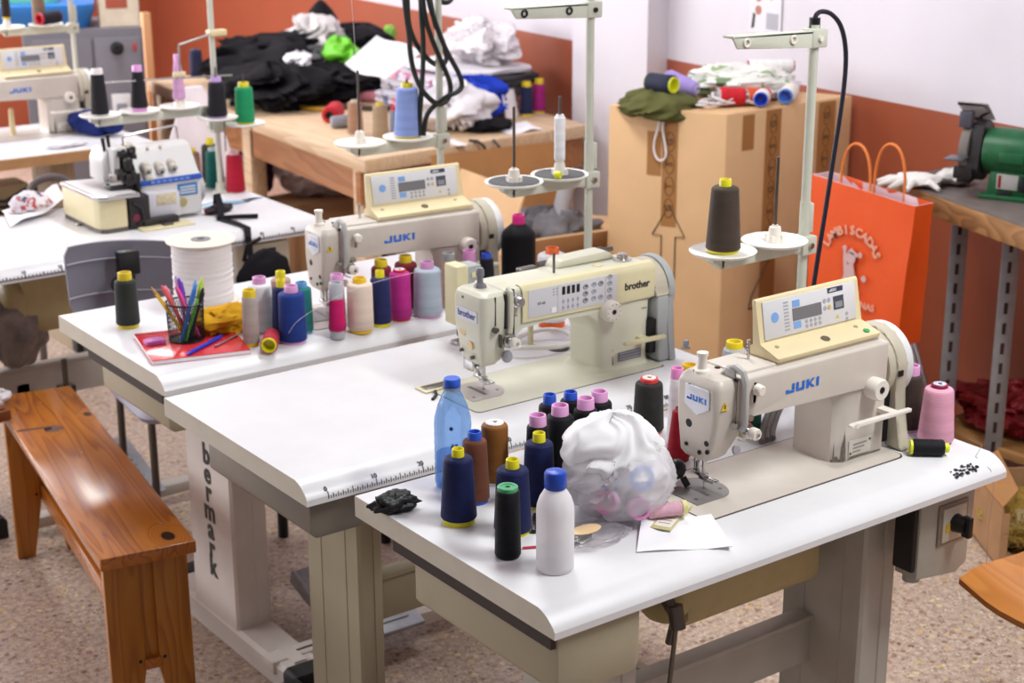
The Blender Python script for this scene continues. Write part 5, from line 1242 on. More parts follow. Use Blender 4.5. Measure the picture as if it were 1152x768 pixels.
# ribbons and offcuts on the overlock table
b = MB(); pts = [xy(228, 234), xy(250, 232), xy(272, 228), xy(290, 223)]; 
for k, (dy, c) in enumerate(((0, 0), (.018, 1), (-.016, 1), (.034, 0))):
    b.m(c); b.loft([[(p[0] + .02 * (i / 3) ** 2, p[1] + dy * (1 - .3 * i), TH + .001), (p[0], p[1] + dy * (1 - .3 * i) + .010, TH + .001), (p[0], p[1] + dy * (1 - .3 * i) + .010, TH + .003 + .012 * math.sin(i * 1.5)), (p[0] + .02 * (i / 3) ** 2, p[1] + dy * (1 - .3 * i), TH + .003 + .012 * math.sin(i * 1.5))] for i, p in enumerate(pts)])
solo('ribbon', b, [mat('ribbon_white', '#e4e6ec', .6), mat('ribbon_blue', '#8fb2cc', .6)], 'white and pale blue striped ribbon trailing behind the overlock machine', 'ribbon')
b = MB()
def strap(b, pts, w, th=.002):
    rings = []
    for i, p in enumerate(pts):
        a = Vector(pts[max(i - 1, 0)]); c = Vector(pts[min(i + 1, len(pts) - 1)]); d = (c - a).normalized(); s = (Vector((.93, .36, 0)) - d * d.dot(Vector((.93, .36, 0)))).normalized() * w / 2; n = d.cross(s).normalized() * th; p = Vector(p)
        rings.append([p + s, p - s, p - s + n, p + s + n])
    b.loft(rings); return b
strap(b, [(.86, 2.07, TH + .003), (.84, 2.02, TH + .05), (.82, 1.96, TH + .03), (.79, 1.90, TH + .006), (.80, 1.83, TH + .006), (.805, 1.765, TH + .003), (.79, 1.732, TH - .015), (.79, 1.722, TH - .08), (.795, 1.71, TH - .16), (.80, 1.68, TH - .22)], .022)
b.tube([(.78, 1.905, TH + .008), (.84, 1.875, TH + .010), (.89, 1.862, TH + .007)], .007, 8)
solo('black_strap', b, mat_cloth('#1d1a20', name='strap_black'), 'black cloth strap draped over the front edge of the overlock table', 'strap')
b = lump((0, 0, .010), (.05, .025, .012), 44, f=2, amp=.4, n=30, m=16, zmin=-.009); solo('dark_scrap', b, mat_print('scrap_print', '#2a2026', ['#7a2234', '#141216', '#b06a70'], 60), 'dark red and black cloth scrap right of the overlock machine', 'cloth scrap', (.835, 2.0, TH), .3, sharp=60)
b = lump((0, 0, .03), (.062, .055, .034), 51, f=1.8, amp=.3, n=40, m=22, zmin=-.03); solo('print_scrap', b, mat_print('floral_red', '#d9d2d6', ['#c04a50', '#5a5e72', '#9a3a48'], 70), 'bunched red and grey printed scrap on the overlock table', 'cloth scrap', (*P2(36, 240), TH), .4, sharp=60)
sheet('white_cloth', 'white cloth sheet with a raised fold at the left of the overlock table', 'cloth', [P2(12, 257), P2(75, 237), P2(66, 222), P2(2, 238)], mat_cloth('#ebe8ee', .04), th=.001, bumpz=.012, seed=6, sub=12, curl=lambda u, v: .035 * math.exp(-((u - .95) / .25) ** 2) * (.4 + .6 * v) + .02 * (1 - v) * u)
b = MB(); b.box(-.014, .014, -.005, .005, 0, .006, .002); solo('bobbin_case', b, METAL, 'tiny metal clip on the overlock table in front of the cloth', 'clip', (*P2(90, 253), TH), .2)
# milky plastic bag standing behind the overlock
b = MB(); rings = []
for k in range(14):
    z = .30 * k / 13; w_ = .15 - .115 * (k / 13) ** 1.2; rings.append([(w_ * math.cos(2 * PI * i / 30) * (1 + .12 * noise.noise(Vector((i * .7, k * .25, 3)))), .045 * (1 - .5 * k / 13) * math.sin(2 * PI * i / 30) * (1 + .3 * noise.noise(Vector((i * .9, k * .25, 9)))), z) for i in range(30)])
b.loft(rings); solo('packing_bag', b, mat_film('milky_film', '#f3ecef', .08, .4, .2), 'tall milky plastic packing bag standing behind the overlock machine', 'plastic bag', (1.0, 2.47, TH), .2, sharp=60)
# ================================================================== everything behind and around the tables
WOODT = mat_wood('bench_table_wood', '#dcc0a0', '#d4b694', '#c8a682', ring=5, rough=.5, axis='Y', stretch=.12)
BLK_C = mat_cloth('#17151a', .2, .8); WHT_C = mat_cloth('#e9e5ea', .05); DGR_C = mat_cloth('#3d3b40', .2)
def heap(name, label, cat, x, y, r, m, seed, z=0.72, rz=0, f=1.8, amp=.3, ridge=.6, group=None, n=64, k=34):
    fold = 0
    if cat in ('garment', 'cloth', 'fabric', 'plastic bag', 'rag'): f, ridge, fold = f * .75, ridge * .3, 1.1
    b = lump((0, 0, r[2] * .96), r, seed, f=f, amp=amp, n=n, m=k, zmin=-r[2] * .95, ridge=ridge, fold=fold, nf=5.5)
    return solo(name, b, m, label, cat, (x, y, z), rz, group, sharp=60)

# ---- grey bench-work table with garments against the right wall
ZC = .72
c1, c2, c3 = Vector((1.668, 2.54)), Vector((2.738, 2.612)), Vector((1.847, 4.763)); c4 = c2 + c3 - c1
t = thing('work_table', 'long raw wood work table heaped with garments along the wall', 'work table', (c1.x, c1.y, 0))
q = [tuple(c - c1) for c in (c1, c2, c4, c3)]
b = MB(); b.prism(q, ZC - .05, ZC, 'Z', bev=.003); part('tabletop', b, WOODT, t)
def along(a, c, off, th, z0, z1):
    a, c = Vector(a), Vector(c); d = (c - a).normalized(); n = Vector((-d.y, d.x)) * 1.0
    return [tuple(a + n * off), tuple(c + n * off), tuple(c + n * (off + th)), tuple(a + n * (off + th))]
b = MB()
for pr_ in (along(q[3], q[0], .03, .03, 0, 0), along(q[0], q[1], .03, .03, 0, 0), along(q[2], q[3], .03, .03, 0, 0)): b.prism(pr_, ZC - .17, ZC - .0505, 'Z')
part('apron', b, mat_wood('apron_wood', '#b57e52', '#a87046', '#9c643c', ring=5, rough=.5, axis='Y', stretch=.12), t)
for (u, v) in ((.05, .04), (.93, .04), (.05, .96), (.93, .96), (.05, .5)):
    p = Vector(q[0]) + (Vector(q[1]) - Vector(q[0])) * u + (Vector(q[3]) - Vector(q[0])) * v
    b = MB(); b.box(p.x - .035, p.x + .035, p.y - .035, p.y + .035, 0, ZC - .0505, .003); part('leg', b, WOODT, t)

GP = 'garments heaped on the work table'
heap('black_trousers', 'black trousers in the big dark heap, spilling over the table edge', 'garment', 1.97, 3.78, (.20, .26, .085), BLK_C, 61, amp=.34, group=GP)
heap('black_jacket', 'rolled black jacket at the left end of the dark heap', 'garment', 2.16, 4.24, (.18, .30, .12), BLK_C, 62, amp=.26, rz=.2, group=GP)
heap('black_skirt', 'black garment lying in folds right of the heap, under the green bag', 'garment', 2.23, 3.83, (.26, .24, .07), BLK_C, 63, amp=.3, rz=-.4, group=GP)
heap('black_shirt', 'black shirt folded on top of the jacket in the middle of the heap', 'garment', 2.33, 4.20, (.17, .20, .07), BLK_C, 64, z=.72 + .10, amp=.3, group=GP)
heap('white_collar_shirt', 'white and grey shirt collar sticking up behind the dark heap', 'garment', 2.42, 4.22, (.13, .15, .085), mat_cloth('#d9d2d2', .1), 65, z=.72 + .13, amp=.35, group=GP)
b = MB(); b.lathe([(.085, 0), (.075, .05), (.052, .09), (.02, .125), (.004, .135)], 24); hd_ = solo('black_hood', b, BLK_C, 'peaked black hood topping the heap of garments', 'garment', (2.52, 4.30, .72 + .225), .3, GP)
heap('black_sleeve', 'black sleeve running behind the green bag towards the white sheet', 'garment', 2.64, 4.15, (.10, .22, .06), BLK_C, 66, z=.72 + .14, amp=.2, group=GP)
heap('dark_grey_lining', 'dark grey shiny lining folded between the black garments', 'garment', 2.36, 4.02, (.13, .12, .05), mat_cloth('#5a575e', .25, .5), 67, z=.72 + .09, amp=.35, group=GP)
heap('white_offcut', 'long white cloth offcut lying across the black heap', 'cloth', 2.17, 3.90, (.05, .16, .03), WHT_C, 68, z=.72 + .135, rz=-.5, amp=.3)
sheet('pattern_piece', 'small white paper piece left of the black heap', 'paper', [(1.93, 4.10), (2.05, 4.04), (2.09, 4.16), (1.96, 4.24)], PAPER, z=.755, th=.002, bumpz=.03, seed=13)
heap('green_bag', 'bright green crumpled plastic bag on the black garments', 'plastic bag', 2.40, 3.95, (.085, .13, .075), mat('lime_film', '#6fc42a', .35, bump=.5, bscale=40, sss=.1), 70, z=.72 + .075, amp=.34, group=None)
heap('green_scrap', 'small green leaf print scrap peeping out above the white sheet', 'cloth scrap', 2.70, 4.00, (.03, .03, .03), mat_cloth('#8fc25a'), 71, z=.72 + .20)
# big white sheet leaning on the heap (real thickness, slightly curled)
cs = [CAM + ray(388, 71) * 6.05, CAM + ray(424, 37) * 6.35, CAM + ray(474, 60) * 6.25, CAM + ray(434, 92) * 5.95]
b = MB(); top, n = [], 8; c0 = sum(cs, Vector()) / 4; nn = (cs[1] - cs[0]).cross(cs[3] - cs[0]).normalized()
for s_ in (0, .004):
    for i in range(n + 1):
        for j in range(n + 1):
            u, v = i / n, j / n; p = (cs[0] * (1 - u) + cs[1] * u) * (1 - v) + (cs[3] * (1 - u) + cs[2] * u) * v
            top.append(tuple(p - c0 + nn * (s_ + .012 * math.sin(v * PI * 1.6 + u)))); 
N1 = n + 1; F = []; O_ = N1 * N1
for i in range(n):
    for j in range(n):
        a = i * N1 + j; F += [(a, a + 1, a + N1 + 1, a + N1), (O_ + a, O_ + a + N1, O_ + a + N1 + 1, O_ + a + 1)]
for i in range(n):
    for a, c in ((i, i + 1), (n * N1 + i, n * N1 + i + 1), (i * N1, (i + 1) * N1), (i * N1 + n, (i + 1) * N1 + n)): F.append((a, c, O_ + c, O_ + a))
b.poly(top, F); solo('white_sheet', b, PAPER, 'large white sheet propped diagonally on the garments', 'sheet', c0, sharp=60)
# folded prints
GF = 'folded fabrics on the work table'
FL = mat_print('floral_print', '#cfc6cf', ['#b06a8a', '#5f7098', '#d98a9a'], 26); FL2 = mat_print('grey_print', '#b9b4bc', ['#6b6872', '#8c94a8', '#dcb2bc'], 40); LACE = mat_print('lace_print', '#e6e0e4', ['#c9c2c6', '#d6cfd4', '#bdb5ba'], 90)
def fold(label, x, y, z, sx, sy, h, m, seed, rz=.08, name='folded_fabric'):
    b = MB(); rings = []
    for k in range(7):
        zz = h * k / 6; sc = 1 + .02 * math.sin(k * 2.2 + seed)
        rings.append([((sx / 2 * sc) * (1 if abs(c) < .99 else 1) * max(-1, min(1, 1.25 * math.cos(a))) * (1 + .04 * noise.noise(Vector((a * 1.3, k * .6, seed)))), (sy / 2 * sc) * max(-1, min(1, 1.25 * math.sin(a))) * (1 + .04 * noise.noise(Vector((a * 1.7, k * .5, seed + 4)))), zz + .012 * noise.noise(Vector((a, k, seed)))) for a, c in [(2 * PI * i / 36, math.cos(2 * PI * i / 36)) for i in range(36)]])
    b.loft(rings); return solo(name, b, m, label, 'fabric', (x, y, z), rz, GF, sharp=50)
fold('floral pink print at the bottom of the folded fabric stack', 2.52, 3.28, .72, .44, .52, .060, FL, 1)
fold('grey patterned fabric folded second in the stack', 2.54, 3.27, .785, .42, .52, .045, FL2, 2, .15)
fold('pink and blue floral fabric in the upper stack', 2.55, 3.33, .832, .38, .48, .035, FL, 5, .02)
fold('dark grey fabric with white edge, upper stack', 2.62, 3.14, .84, .26, .40, .040, DGR_C, 3, .3)
fold('white folded sheet near the top of the stack', 2.60, 3.24, .882, .34, .50, .022, WHT_C, 4, .1)
heap('lace_bundle', 'bunched white lace crowning the fabric stack', 'fabric', 2.66, 3.20, (.13, .20, .085), LACE, 75, z=.905, amp=.35)
heap('dark_lace_roll', 'dark patterned scrunched scrap left of the fabric stack', 'cloth scrap', 2.50, 3.66, (.07, .07, .07), mat_print('dark_print', '#4a464e', ['#8c8690', '#1e1c22', '#c08aa0'], 50), 76, z=.72 + .02)
heap('white_blouse', 'crumpled white blouse hanging over the right front edge of the table', 'garment', 2.27, 2.87, (.15, .16, .085), WHT_C, 77, amp=.36, ridge=.5, rz=.3, f=1.7)
heap('blue_garment', 'royal blue garment lying behind the white blouse', 'garment', 2.45, 3.02, (.07, .15, .085), mat_cloth('#2440b8', .1), 78, amp=.3, rz=.5)
heap('black_offcut', 'black offcut under the blue garment near the papers', 'cloth scrap', 2.36, 2.74, (.10, .07, .022), BLK_C, 79, amp=.3)
heap('white_offcut_pile', 'loose white offcuts right of the blue garment', 'cloth scrap', 2.60, 3.06, (.07, .08, .05), WHT_C, 80, amp=.4)
t = thing('pattern_card', 'upright pale card leaning beside the navy cone on the work table', 'card', (2.58, 2.90, ZC), .5)
b = MB(); b.at(Matrix.Rotation(-.18, 4, 'X')); b.box(-.055, .055, -.002, .002, 0, .115, .001); part('card_sheet', b, PAPER, t)
sheet('paper_sheets', 'white papers lying flat at the right front corner of the work table', 'paper', [(2.35, 2.62), (2.52, 2.62), (2.56, 2.78), (2.40, 2.80)], PAPER, z=ZC, th=.002, bumpz=.01, seed=17)
b = MB(); b.tube([(2.16, 2.60, ZC + .004), (2.17, 2.56, ZC + .006), (2.18, 2.535, ZC - .01), (2.20, 2.53, ZC - .06), (2.23, 2.53, ZC - .07), (2.25, 2.535, ZC - .02), (2.24, 2.56, ZC + .004)], .006, 6); solo('dark_tape', b, BLACK, 'loop of black tape hanging off the front right table edge', 'tape')
sheet('white_label', 'narrow white tab hanging over the work table edge', 'cloth', [(2.07, 2.54), (2.11, 2.54), (2.13, 2.66), (2.08, 2.66)], WHT_C, z=ZC + .001, th=.002, bumpz=.004, seed=19)
CW = 'thread cones on the work table'
spool('navy cone with yellow cap against the wall on the work table', 2.672, 2.93, '#23284f', '#e3c81f', h=.118, hc=.136, rb=.027, rt=.0235, rc=.0185, z=ZC, group=CW, foot=.008)
spool('magenta cone with yellow cap against the wall on the work table', 2.755, 2.955, '#a5267c', '#e3c81f', h=.118, hc=.138, rb=.027, rt=.0235, rc=.0185, z=ZC, group=CW, foot=.008)
spool('bright red cone lying on its side at the work table edge', 2.02, 3.33, '#c01f2e', '#5a2a20', h=.115, hc=.117, rb=.036, rt=.033, rc=.018, z=ZC, group=CW, lie=(-.55, -.55), style='tube', foot=.003)
spool('grey cone lying on its side next to the red one', 1.985, 3.12, '#8c8c96', '#c9c8cc', h=.10, hc=.102, rb=.026, rt=.024, rc=.013, z=ZC, group=CW, lie=(-.45, .15), foot=.003)
spool('tan brown cone behind the bare tray pin', 1.90, 2.985, '#a37e66', '#c9bfb4', h=.125, hc=.132, rb=.030, rt=.027, rc=.014, z=ZC, group=CW)
spool('beige brown cone with yellow cap, left of the pale blue cone', 1.935, 2.86, '#a08a72', '#d9bf28', h=.125, hc=.136, rb=.030, rt=.028, rc=.015, z=ZC, group=CW)
spool('small grey-blue tube with red cap left of the pale blue cone', 2.04, 2.93, '#8c98ac', '#d0242c', h=.085, hc=.10, rb=.019, rt=.017, rc=.012, z=ZC, group=CW)
spool('dusty pink cone with yellow ends lying behind the tan cone', 2.30, 3.66, '#d98a9a', '#e6cf2a', h=.115, hc=.128, rb=.027, rt=.024, rc=.020, z=ZC, group=CW, lie=(.5, -.55), foot=.01)
spool('dark navy cone standing at the far left end of the work table', 2.08, 4.72, '#262b4a', '#30355a', h=.125, hc=.13, rb=.033, rt=.028, rc=.015, z=ZC, group=CW)
t = thing('tape_roll', 'small roll of yellow tape at the far left of the work table', 'tape roll', (2.15, 4.63, ZC)); b = MB(); b.lathe([(.018, 0), (.036, 0), (.036, .045), (.018, .045), (.018, 0)], 26, cap=False); part('roll', b, mat('tape_yellow', '#e2b81f', .4), t)
b = MB(); b.lathe([(.012, .0), (.018, .0), (.018, .045), (.012, .045), (.012, 0)], 22, cap=False); part('core', b, mat('tape_core', '#4a4638', .6), t)
t = thing('hoop', 'oval yellow and brown handled loop lying by the black trousers', 'hoop', (2.09, 3.62, ZC)); b = MB(); b.tube([(.08 * math.cos(a), .13 * math.sin(a), .010) for a in [2 * PI * i / 30 for i in range(30)]], .010, 8, closed=True); part('ring', b, mat('hoop_gold', '#b88a24', .4), t)
b = MB(); b.tube([(.05, -.10, .012), (.14, -.22, .012), (.24, -.32, .012)], .012, 8); part('handle', b, mat('hoop_dark', '#3a302c', .5), t)

# ---- under the work table
t = thing('storage_carton', 'closed brown carton on the floor under the work table', 'carton', (2.13, 3.66, 0), .10)
b = MB(); b.box(-.17, .20, -.24, .27, 0, .30, .004); part('carton_body', b, mat('carton_brown', '#a9805a', .8, var=.05), t); b = MB(); b.box(-.172, .202, .0, .03, .2995, .3015); part('flap_seam', b, CARDI, t)  # brown card, darker than the tall carton
b = MB(); b.box(-.12, .15, -.243, -.240, .05, .22); part('side_label', b, mat('label_navy', '#262a5e', .5), t)
heap('clear_bag', 'clear crinkled plastic bag stuffed on top of the carton', 'plastic bag', 2.20, 3.86, (.17, .20, .11), mat_film('crinkle_film', '#d8d2d6', .42, .15, .5), 85, z=.305, amp=.3)
heap('grey_bag', 'grey glossy plastic sack on the floor below the table corner', 'plastic bag', 1.93, 4.28, (.15, .17, .17), mat('grey_sack', '#8f8a8c', .3, bump=.4, bscale=30), 86, z=0, amp=.25)
t = thing('white_reel', 'white reel standing on the grey sack near the overlock table', 'tape reel', (1.80, 3.93, .30)); b = MB(); b.lathe([(.02, 0), (.075, 0), (.075, .006), (.052, .010), (.050, .125), (.052, .13), (.075, .135), (.075, .141), (.02, .141)], 32); part('reel_body', b, mat('reel_white', '#ded8d2', .5), t)
b = MB(); b.lathe([(.02, .1411), (.074, .1411), (.074, .1425), (.02, .1425)], 32); part('top_flange', b, mat('reel_sage', '#b3b59c', .5), t)
b = MB(); b.box(1.68, 1.90, 3.86, 4.06, 0, .299, .01); solo('low_crate', b, mat('crate_tan', '#a08060', .7, var=.1), 'small tan crate under the white reel', 'crate')
heap('purple_cloth', 'dark purple cloth bunched under the work table edge', 'cloth', 1.93, 3.90, (.07, .09, .10), mat_cloth('#33203f'), 87, z=.42 - .08, amp=.3)
heap('dark_bundle', 'dark bundle of cloth beside the carton under the table', 'cloth', 2.60, 3.30, (.17, .24, .16), mat_cloth('#4a4048'), 88, z=0)

# ---- grey cabinet with its load at the far left
fc = (CAM + ray(160, 33) * 7.0); d = Vector((RT.x, RT.y, 0)).normalized(); nrm = Vector((-FW.x, -FW.y, 0)).normalized()
ang = math.atan2(d.y, d.x) + .26
t = thing('metal_cabinet', 'grey metal cabinet with a round black dial, behind the far machine', 'cabinet', (fc.x, fc.y, 0), ang)
b = MB(); b.box(-.50, 0, 0, .45, 0, 1.02, .006); part('cabinet_body', b, mat('cabinet_grey', '#6f6b73', .45, var=.04), t)
b = MB(); b.box(-.46, -.215, -.012, -.001, .06, .98, .004); b.box(-.205, -.012, -.012, -.001, .06, .98, .004); dr = part('door', b, mat('cabinet_door', '#757179', .45, var=.04), t)
b = MB(); b.at(Matrix.Translation((-.112, -.012, .935)) @ Matrix.Rotation(PI / 2, 4, 'X')); b.lathe([(.028, 0), (.028, .008), (.018, .012), (.016, .030), (0, .030)], 24); part('dial', b, BLACK, dr)
b = MB(); b.box(-.045, -.03, -.018, -.012, .92, .955, .002); part('red_lamp', b, mat('lamp_red', '#b03a3a', .4), dr)
b = MB(); b.box(-.15, -.07, -.020, -.012, .62, .74, .003); b.m(1); b.box(-.132, -.088, -.030, -.019, .62, .70, .006); part('meter_window', b, [mat('meter_white', '#dad6d8', .5), mat('meter_grey', '#85858f', .4)], dr)
def on_cab(u, v, z): return Matrix.Translation((fc.x, fc.y, z)) @ Matrix.Rotation(ang, 4, 'Z') @ Matrix.Translation((u, v, 0))
p = on_cab(-.50, .19, 1.02).translation
t = thing('blue_tub', 'blue plastic tub with a rounded rim on the grey cabinet', 'tub', p, ang); b = MB(); b.loft([rrect(-.28, .28, -.17, .17, .07, 0, 6), rrect(-.30, .30, -.19, .19, .08, .055, 6), rrect(-.31, .31, -.20, .20, .09, .07, 6), rrect(-.31, .31, -.20, .20, .09, .10, 6), rrect(-.295, .295, -.185, .185, .08, .105, 6)]); part('tub_body', b, mat('tub_blue', '#2f78c4', .4), t)
b = MB(); b.loft([rrect(-.16, .16, -.12, .12, .05, .106, 6), rrect(-.17, .17, -.13, .13, .05, .16, 6), rrect(-.13, .13, -.10, .10, .05, .19, 6)]); solo('mint_box', b, mat('mint', '#7fd8b4', .35), 'mint green box standing inside the blue tub', 'box', p, ang)
p = on_cab(-.085, .16, 1.02).translation
t = thing('paper_carton', 'open cream carton with red print on the cabinet corner', 'carton', p, ang); b = MB()
for args in ((-.09, .08, -.14, -.135, 0, .14), (-.09, .08, .135, .14, 0, .17), (-.09, -.085, -.14, .14, 0, .15), (.075, .08, -.14, .14, 0, .15), (-.09, .08, -.14, .14, 0, .005)): b.box(*args)
part('carton_body', b, mat('carton_cream', '#dccdb8', .7, var=.1, vscale=20), t); b = MB(); b.box(-.06, .03, -.142, -.1402, .08, .12); part('print_panel', b, mat('print_rust', '#a8523e', .6), t)
b = MB(); pl_ = atY(166, 60, 5.0); b.box(-.02, .02, -.02, .02, 0, 1.0, .002); solo('wooden_batten', b, mat('batten', '#d8a070', .6), 'pale wooden batten standing between the grey cabinet and the work table', 'batten', (pl_.x, pl_.y, 0))

# ---- bits on and under the far machine table
heap('navy_pouch', 'navy blue cloth pouch leaning against the far machine', 'cloth', 1.045, 3.44, (.055, .11, .045), mat_cloth('#1f2c66'), 90, z=TH, amp=.2, rz=.5)
t = thing('wooden_peg', 'cream peg standing on the far machine bed by its column', 'peg', (.80, 3.62, TH)); b = MB(); b.lathe([(.012, 0), (.010, .06), (.008, .095), (0, .1)], 12); part('peg_body', b, mat('peg_cream', '#dcc79a', .5), t)
heap('thread_scraps', 'white thread scraps on the far table in front of the machine', 'thread', .86, 3.27, (.07, .03, .008), WHT_C, 92, z=TH, amp=.5)
sf = stand('far thread stand behind the far machine with a reclining black spool', 1.135, 3.80, [(-.255, 0, False, .10), (-.105, 0, True, .05)], zt=1.115, zarm=None, top=2.2)
spool('small dark brown cone with yellow tip on the far thread stand', 1.135 - .255, 3.80, '#33241f', '#e0c81f', h=.09, hc=.105, rb=.0175, rt=.016, rc=.009, z=1.155, group='spools on the far thread stand')
spool('tan brown cone standing at the back of the far thread stand', 1.135 - .115, 3.835, '#8a6f5c', '#8a6f5c', h=.15, hc=.152, rb=.026, rt=.022, rc=.012, z=1.1255, group='spools on the far thread stand')
spool('black spool with red end lying on the far thread stand tray', 1.135 - .055, 3.79, '#1d1b24', '#c8203a', h=.098, hc=.10, rb=.0245, rt=.0235, rc=.0215, z=1.1255, group='spools on the far thread stand', lie=(-.5, -.2), foot=.002)
b = MB(); 
for k in range(3): b.tube([(.35 + .03 * k, 3.20, .66), (.45, 3.19, .58 + .02 * k), (.6, 3.19, .56 + .02 * k), (.72, 3.20, .63 + .01 * k)], .008, 6)
solo('cable_swag', b, BLACK, 'black cables looping below the front of the far table', 'cable')
b = MB(); b.tube(smooth([Vector(p) for p in ((.60, 2.95, 0), (.60, 2.95, .62), (.60, 2.94, .70), (.67, 2.92, .73), (.74, 2.91, .70), (.74, 2.90, .62), (.74, 2.90, 0))], 2), .013, 8); solo('grey_hoop', b, mat('hoop_grey', '#5f5657', .4), 'grey bent tube chair back between the overlock and far tables', 'chair')

# ---- tall carton by the pier, with its heap
BX = [Vector((2.019, 1.622)), Vector((2.189, 1.263)), Vector((2.757, 1.274)), Vector((2.60, 1.64))]
c0 = sum(BX, Vector((0, 0))) / 4; q = [tuple(p - c0) for p in BX]
t = thing('tall_carton', 'tall closed cardboard box with a printed arrow and tape strips', 'carton', (c0.x, c0.y, 0))
b = MB(); b.prism(q, 0, 1.0, 'Z', bev=.004); bb = part('carton_body', b, CARD, t)
def face(a, c): 
    a, c = Vector((*a, 0)), Vector((*c, 0)); return lambda u, z, o=.0012: a + (c - a) * u + Vector((0, 0, z)) + (c - a).normalized().cross(Vector((0, 0, 1))) * o
LF, RF = face(q[0], q[1]), face(q[1], q[2])
def patch(b, F_, u0, u1, z0, z1, o=.0012): b.poly([tuple(F_(u0, z0, o)), tuple(F_(u1, z0, o)), tuple(F_(u1, z1, o)), tuple(F_(u0, z1, o))], [(0, 1, 2, 3)])
b = MB(); TAPE = mat('brown_tape', '#a87748', .25)
patch(b, LF, .47, .60, .63, .995); patch(b, LF, .34, .46, .79, .93)
patch(b, RF, .30, .42, .25, .995); patch(b, RF, .72, .86, .2, .995); patch(b, RF, .12, .21, .88, .99)
part('tape_strip', b, TAPE, t)
b = MB()
for F_, u, z0, n_ in ((LF, .535, .66, 4), (RF, .36, .5, 7), (RF, .79, .5, 7)):
    for i in range(n_):
        o = F_(u, z0 + .07 * i + .03, .0018); ux = (F_(1, 0) - F_(0, 0)).normalized()
        M = basis(o, Vector((0, 0, 1)), -ux)
        add_text(b, 'GTS'[i % 3], .030, M, depth=.0002, bold=.001)
        b.at(M); b.tube([(.031 * math.cos(a), .013 * math.sin(a) * 1.2, 0) for a in [2 * PI * k / 16 for k in range(16)]], .0012, 4, closed=True); b.at()
part('tape_print', b, mat('tape_ink', '#5e4228', .6), t)
b = MB()
def outline(F_, pts, w=.004):
    b.tube([tuple(F_(u, z, .002)) for u, z in pts], w / 2, 4, closed=True)
outline(LF, [(.48, .46), (.48, .60), (.40, .60), (.54, .70), (.68, .60), (.60, .60), (.60, .46)])
b.tube([tuple(RF(u, z, .002)) for u, z in ((.42, .56), (.24, .40), (.22, .36), (.40, .36), (.41, .31))], .003, 4)
part('printed_arrow', b, mat('box_ink', '#54402e', .6), t)
b = MB(); b.prism([(x * .985, y * .985) for x, y in q], .9995, 1.001, 'Z'); b.m(1); m0 = (Vector(q[0]) + Vector(q[1])) / 2; m1 = (Vector(q[2]) + Vector(q[3])) / 2
dd = (m1 - m0).normalized() * .001; pp_ = Vector((-dd.y, dd.x)).normalized() * .003; b.poly([(*(m0 + pp_), 1.0016), (*(m1 + pp_), 1.0016), (*(m1 - pp_), 1.0016), (*(m0 - pp_), 1.0016)], [(0, 1, 2, 3)])
part('top_flap', b, [CARD, CARDI], t)
HB = 'heap on top of the tall carton'
def onbox(px, py, z=1.0): p = atZ(px, py, z); return p.x, p.y
OLIVE = mat_cloth('#5a5a34', .1)
# olive cloth slumped over the left edge
A_, B__, D_ = BX[0], BX[1], BX[3]; ua = (B__ - A_).normalized(); va = (D_ - A_).normalized()
oc = A_ + ua * .115 + va * .075
b = lump((0, 0, .0), (.135, .115, .052), 100, f=1.1, amp=.16, n=80, m=40, ridge=.15, fold=.9, nf=4)
solo('olive_cloth', b, OLIVE, 'olive green cloth slumped over the left corner of the tall carton', 'cloth', (oc.x, oc.y, 1.0), math.atan2(ua.y, ua.x), sharp=60)
x, y = onbox(735, 101); spool('navy spool with yellow core lying on the olive cloth', 2.13, 1.56, '#22263c', '#dfe02a', h=.105, hc=.108, rb=.030, rt=.031, rc=.025, z=1.040, group=HB, lie=(.05, -.5), foot=.003)
spool('lavender cone lying on its side on the tall carton', 2.225, 1.58, '#a48fd0', '#cfc6dc', h=.115, hc=.118, rb=.040, rt=.024, rc=.014, z=1.02, group=HB, lie=(.12, -.5), foot=.003)
spool('red cone lying in the middle of the tall carton', 2.26, 1.38, '#c8202c', '#c9bfc2', h=.085, hc=.088, rb=.029, rt=.027, rc=.014, z=1.005, group=HB, lie=(.5, -.28), foot=.003)
spool('orange red cone lying under the white cord on the tall carton', 2.34, 1.345, '#d4522c', '#c8b8b0', h=.09, hc=.092, rb=.027, rt=.024, rc=.013, z=1.004, group=HB, lie=(.5, -.1), foot=.003)
spool('white tube with bright blue core end in the middle of the tall carton', 2.40, 1.325, '#e6e0e0', '#1f48c0', h=.07, hc=.072, rb=.025, rt=.025, rc=.022, z=1.004, group=HB, lie=(-.5, -.42), foot=.003)
spool('cream white tube with blue core end at the right edge of the tall carton', 2.545, 1.345, '#ece4dc', '#5a82d0', h=.118, hc=.122, rb=.027, rt=.027, rc=.0235, z=1.002, group=HB, lie=(-.5, -.36), foot=.003)
spool('long white tube with red end on top of the white print cloth', 2.50, 1.50, '#ece8e8', '#b03040', h=.15, hc=.153, rb=.0215, rt=.0215, rc=.018, z=1.072, group=HB, lie=(.5, -.33), foot=.003)
t_ = 0
b = lump((0, 0, .05), (.17, .10, .055), 101, f=1.7, amp=.34, n=50, m=28, zmin=-.048, ridge=.7); solo('print_cloth', b, mat_print('leaf_print', '#e4e2dc', ['#9fb088', '#d9dcd0', '#77906a'], 22), 'white cloth with green leaf print bunched on the tall carton', 'cloth', (2.45, 1.47, 1.002), -.3, sharp=60)
b = lump((0, 0, .022), (.13, .05, .022), 103, f=2.2, amp=.3, n=40, m=20, zmin=-.021); solo('white_gauze', b, mat_cloth('#ddd6dc'), 'pale gauze roll right of the leaf print cloth on the carton', 'cloth', (2.55, 1.41, 1.002), .35, sharp=60)
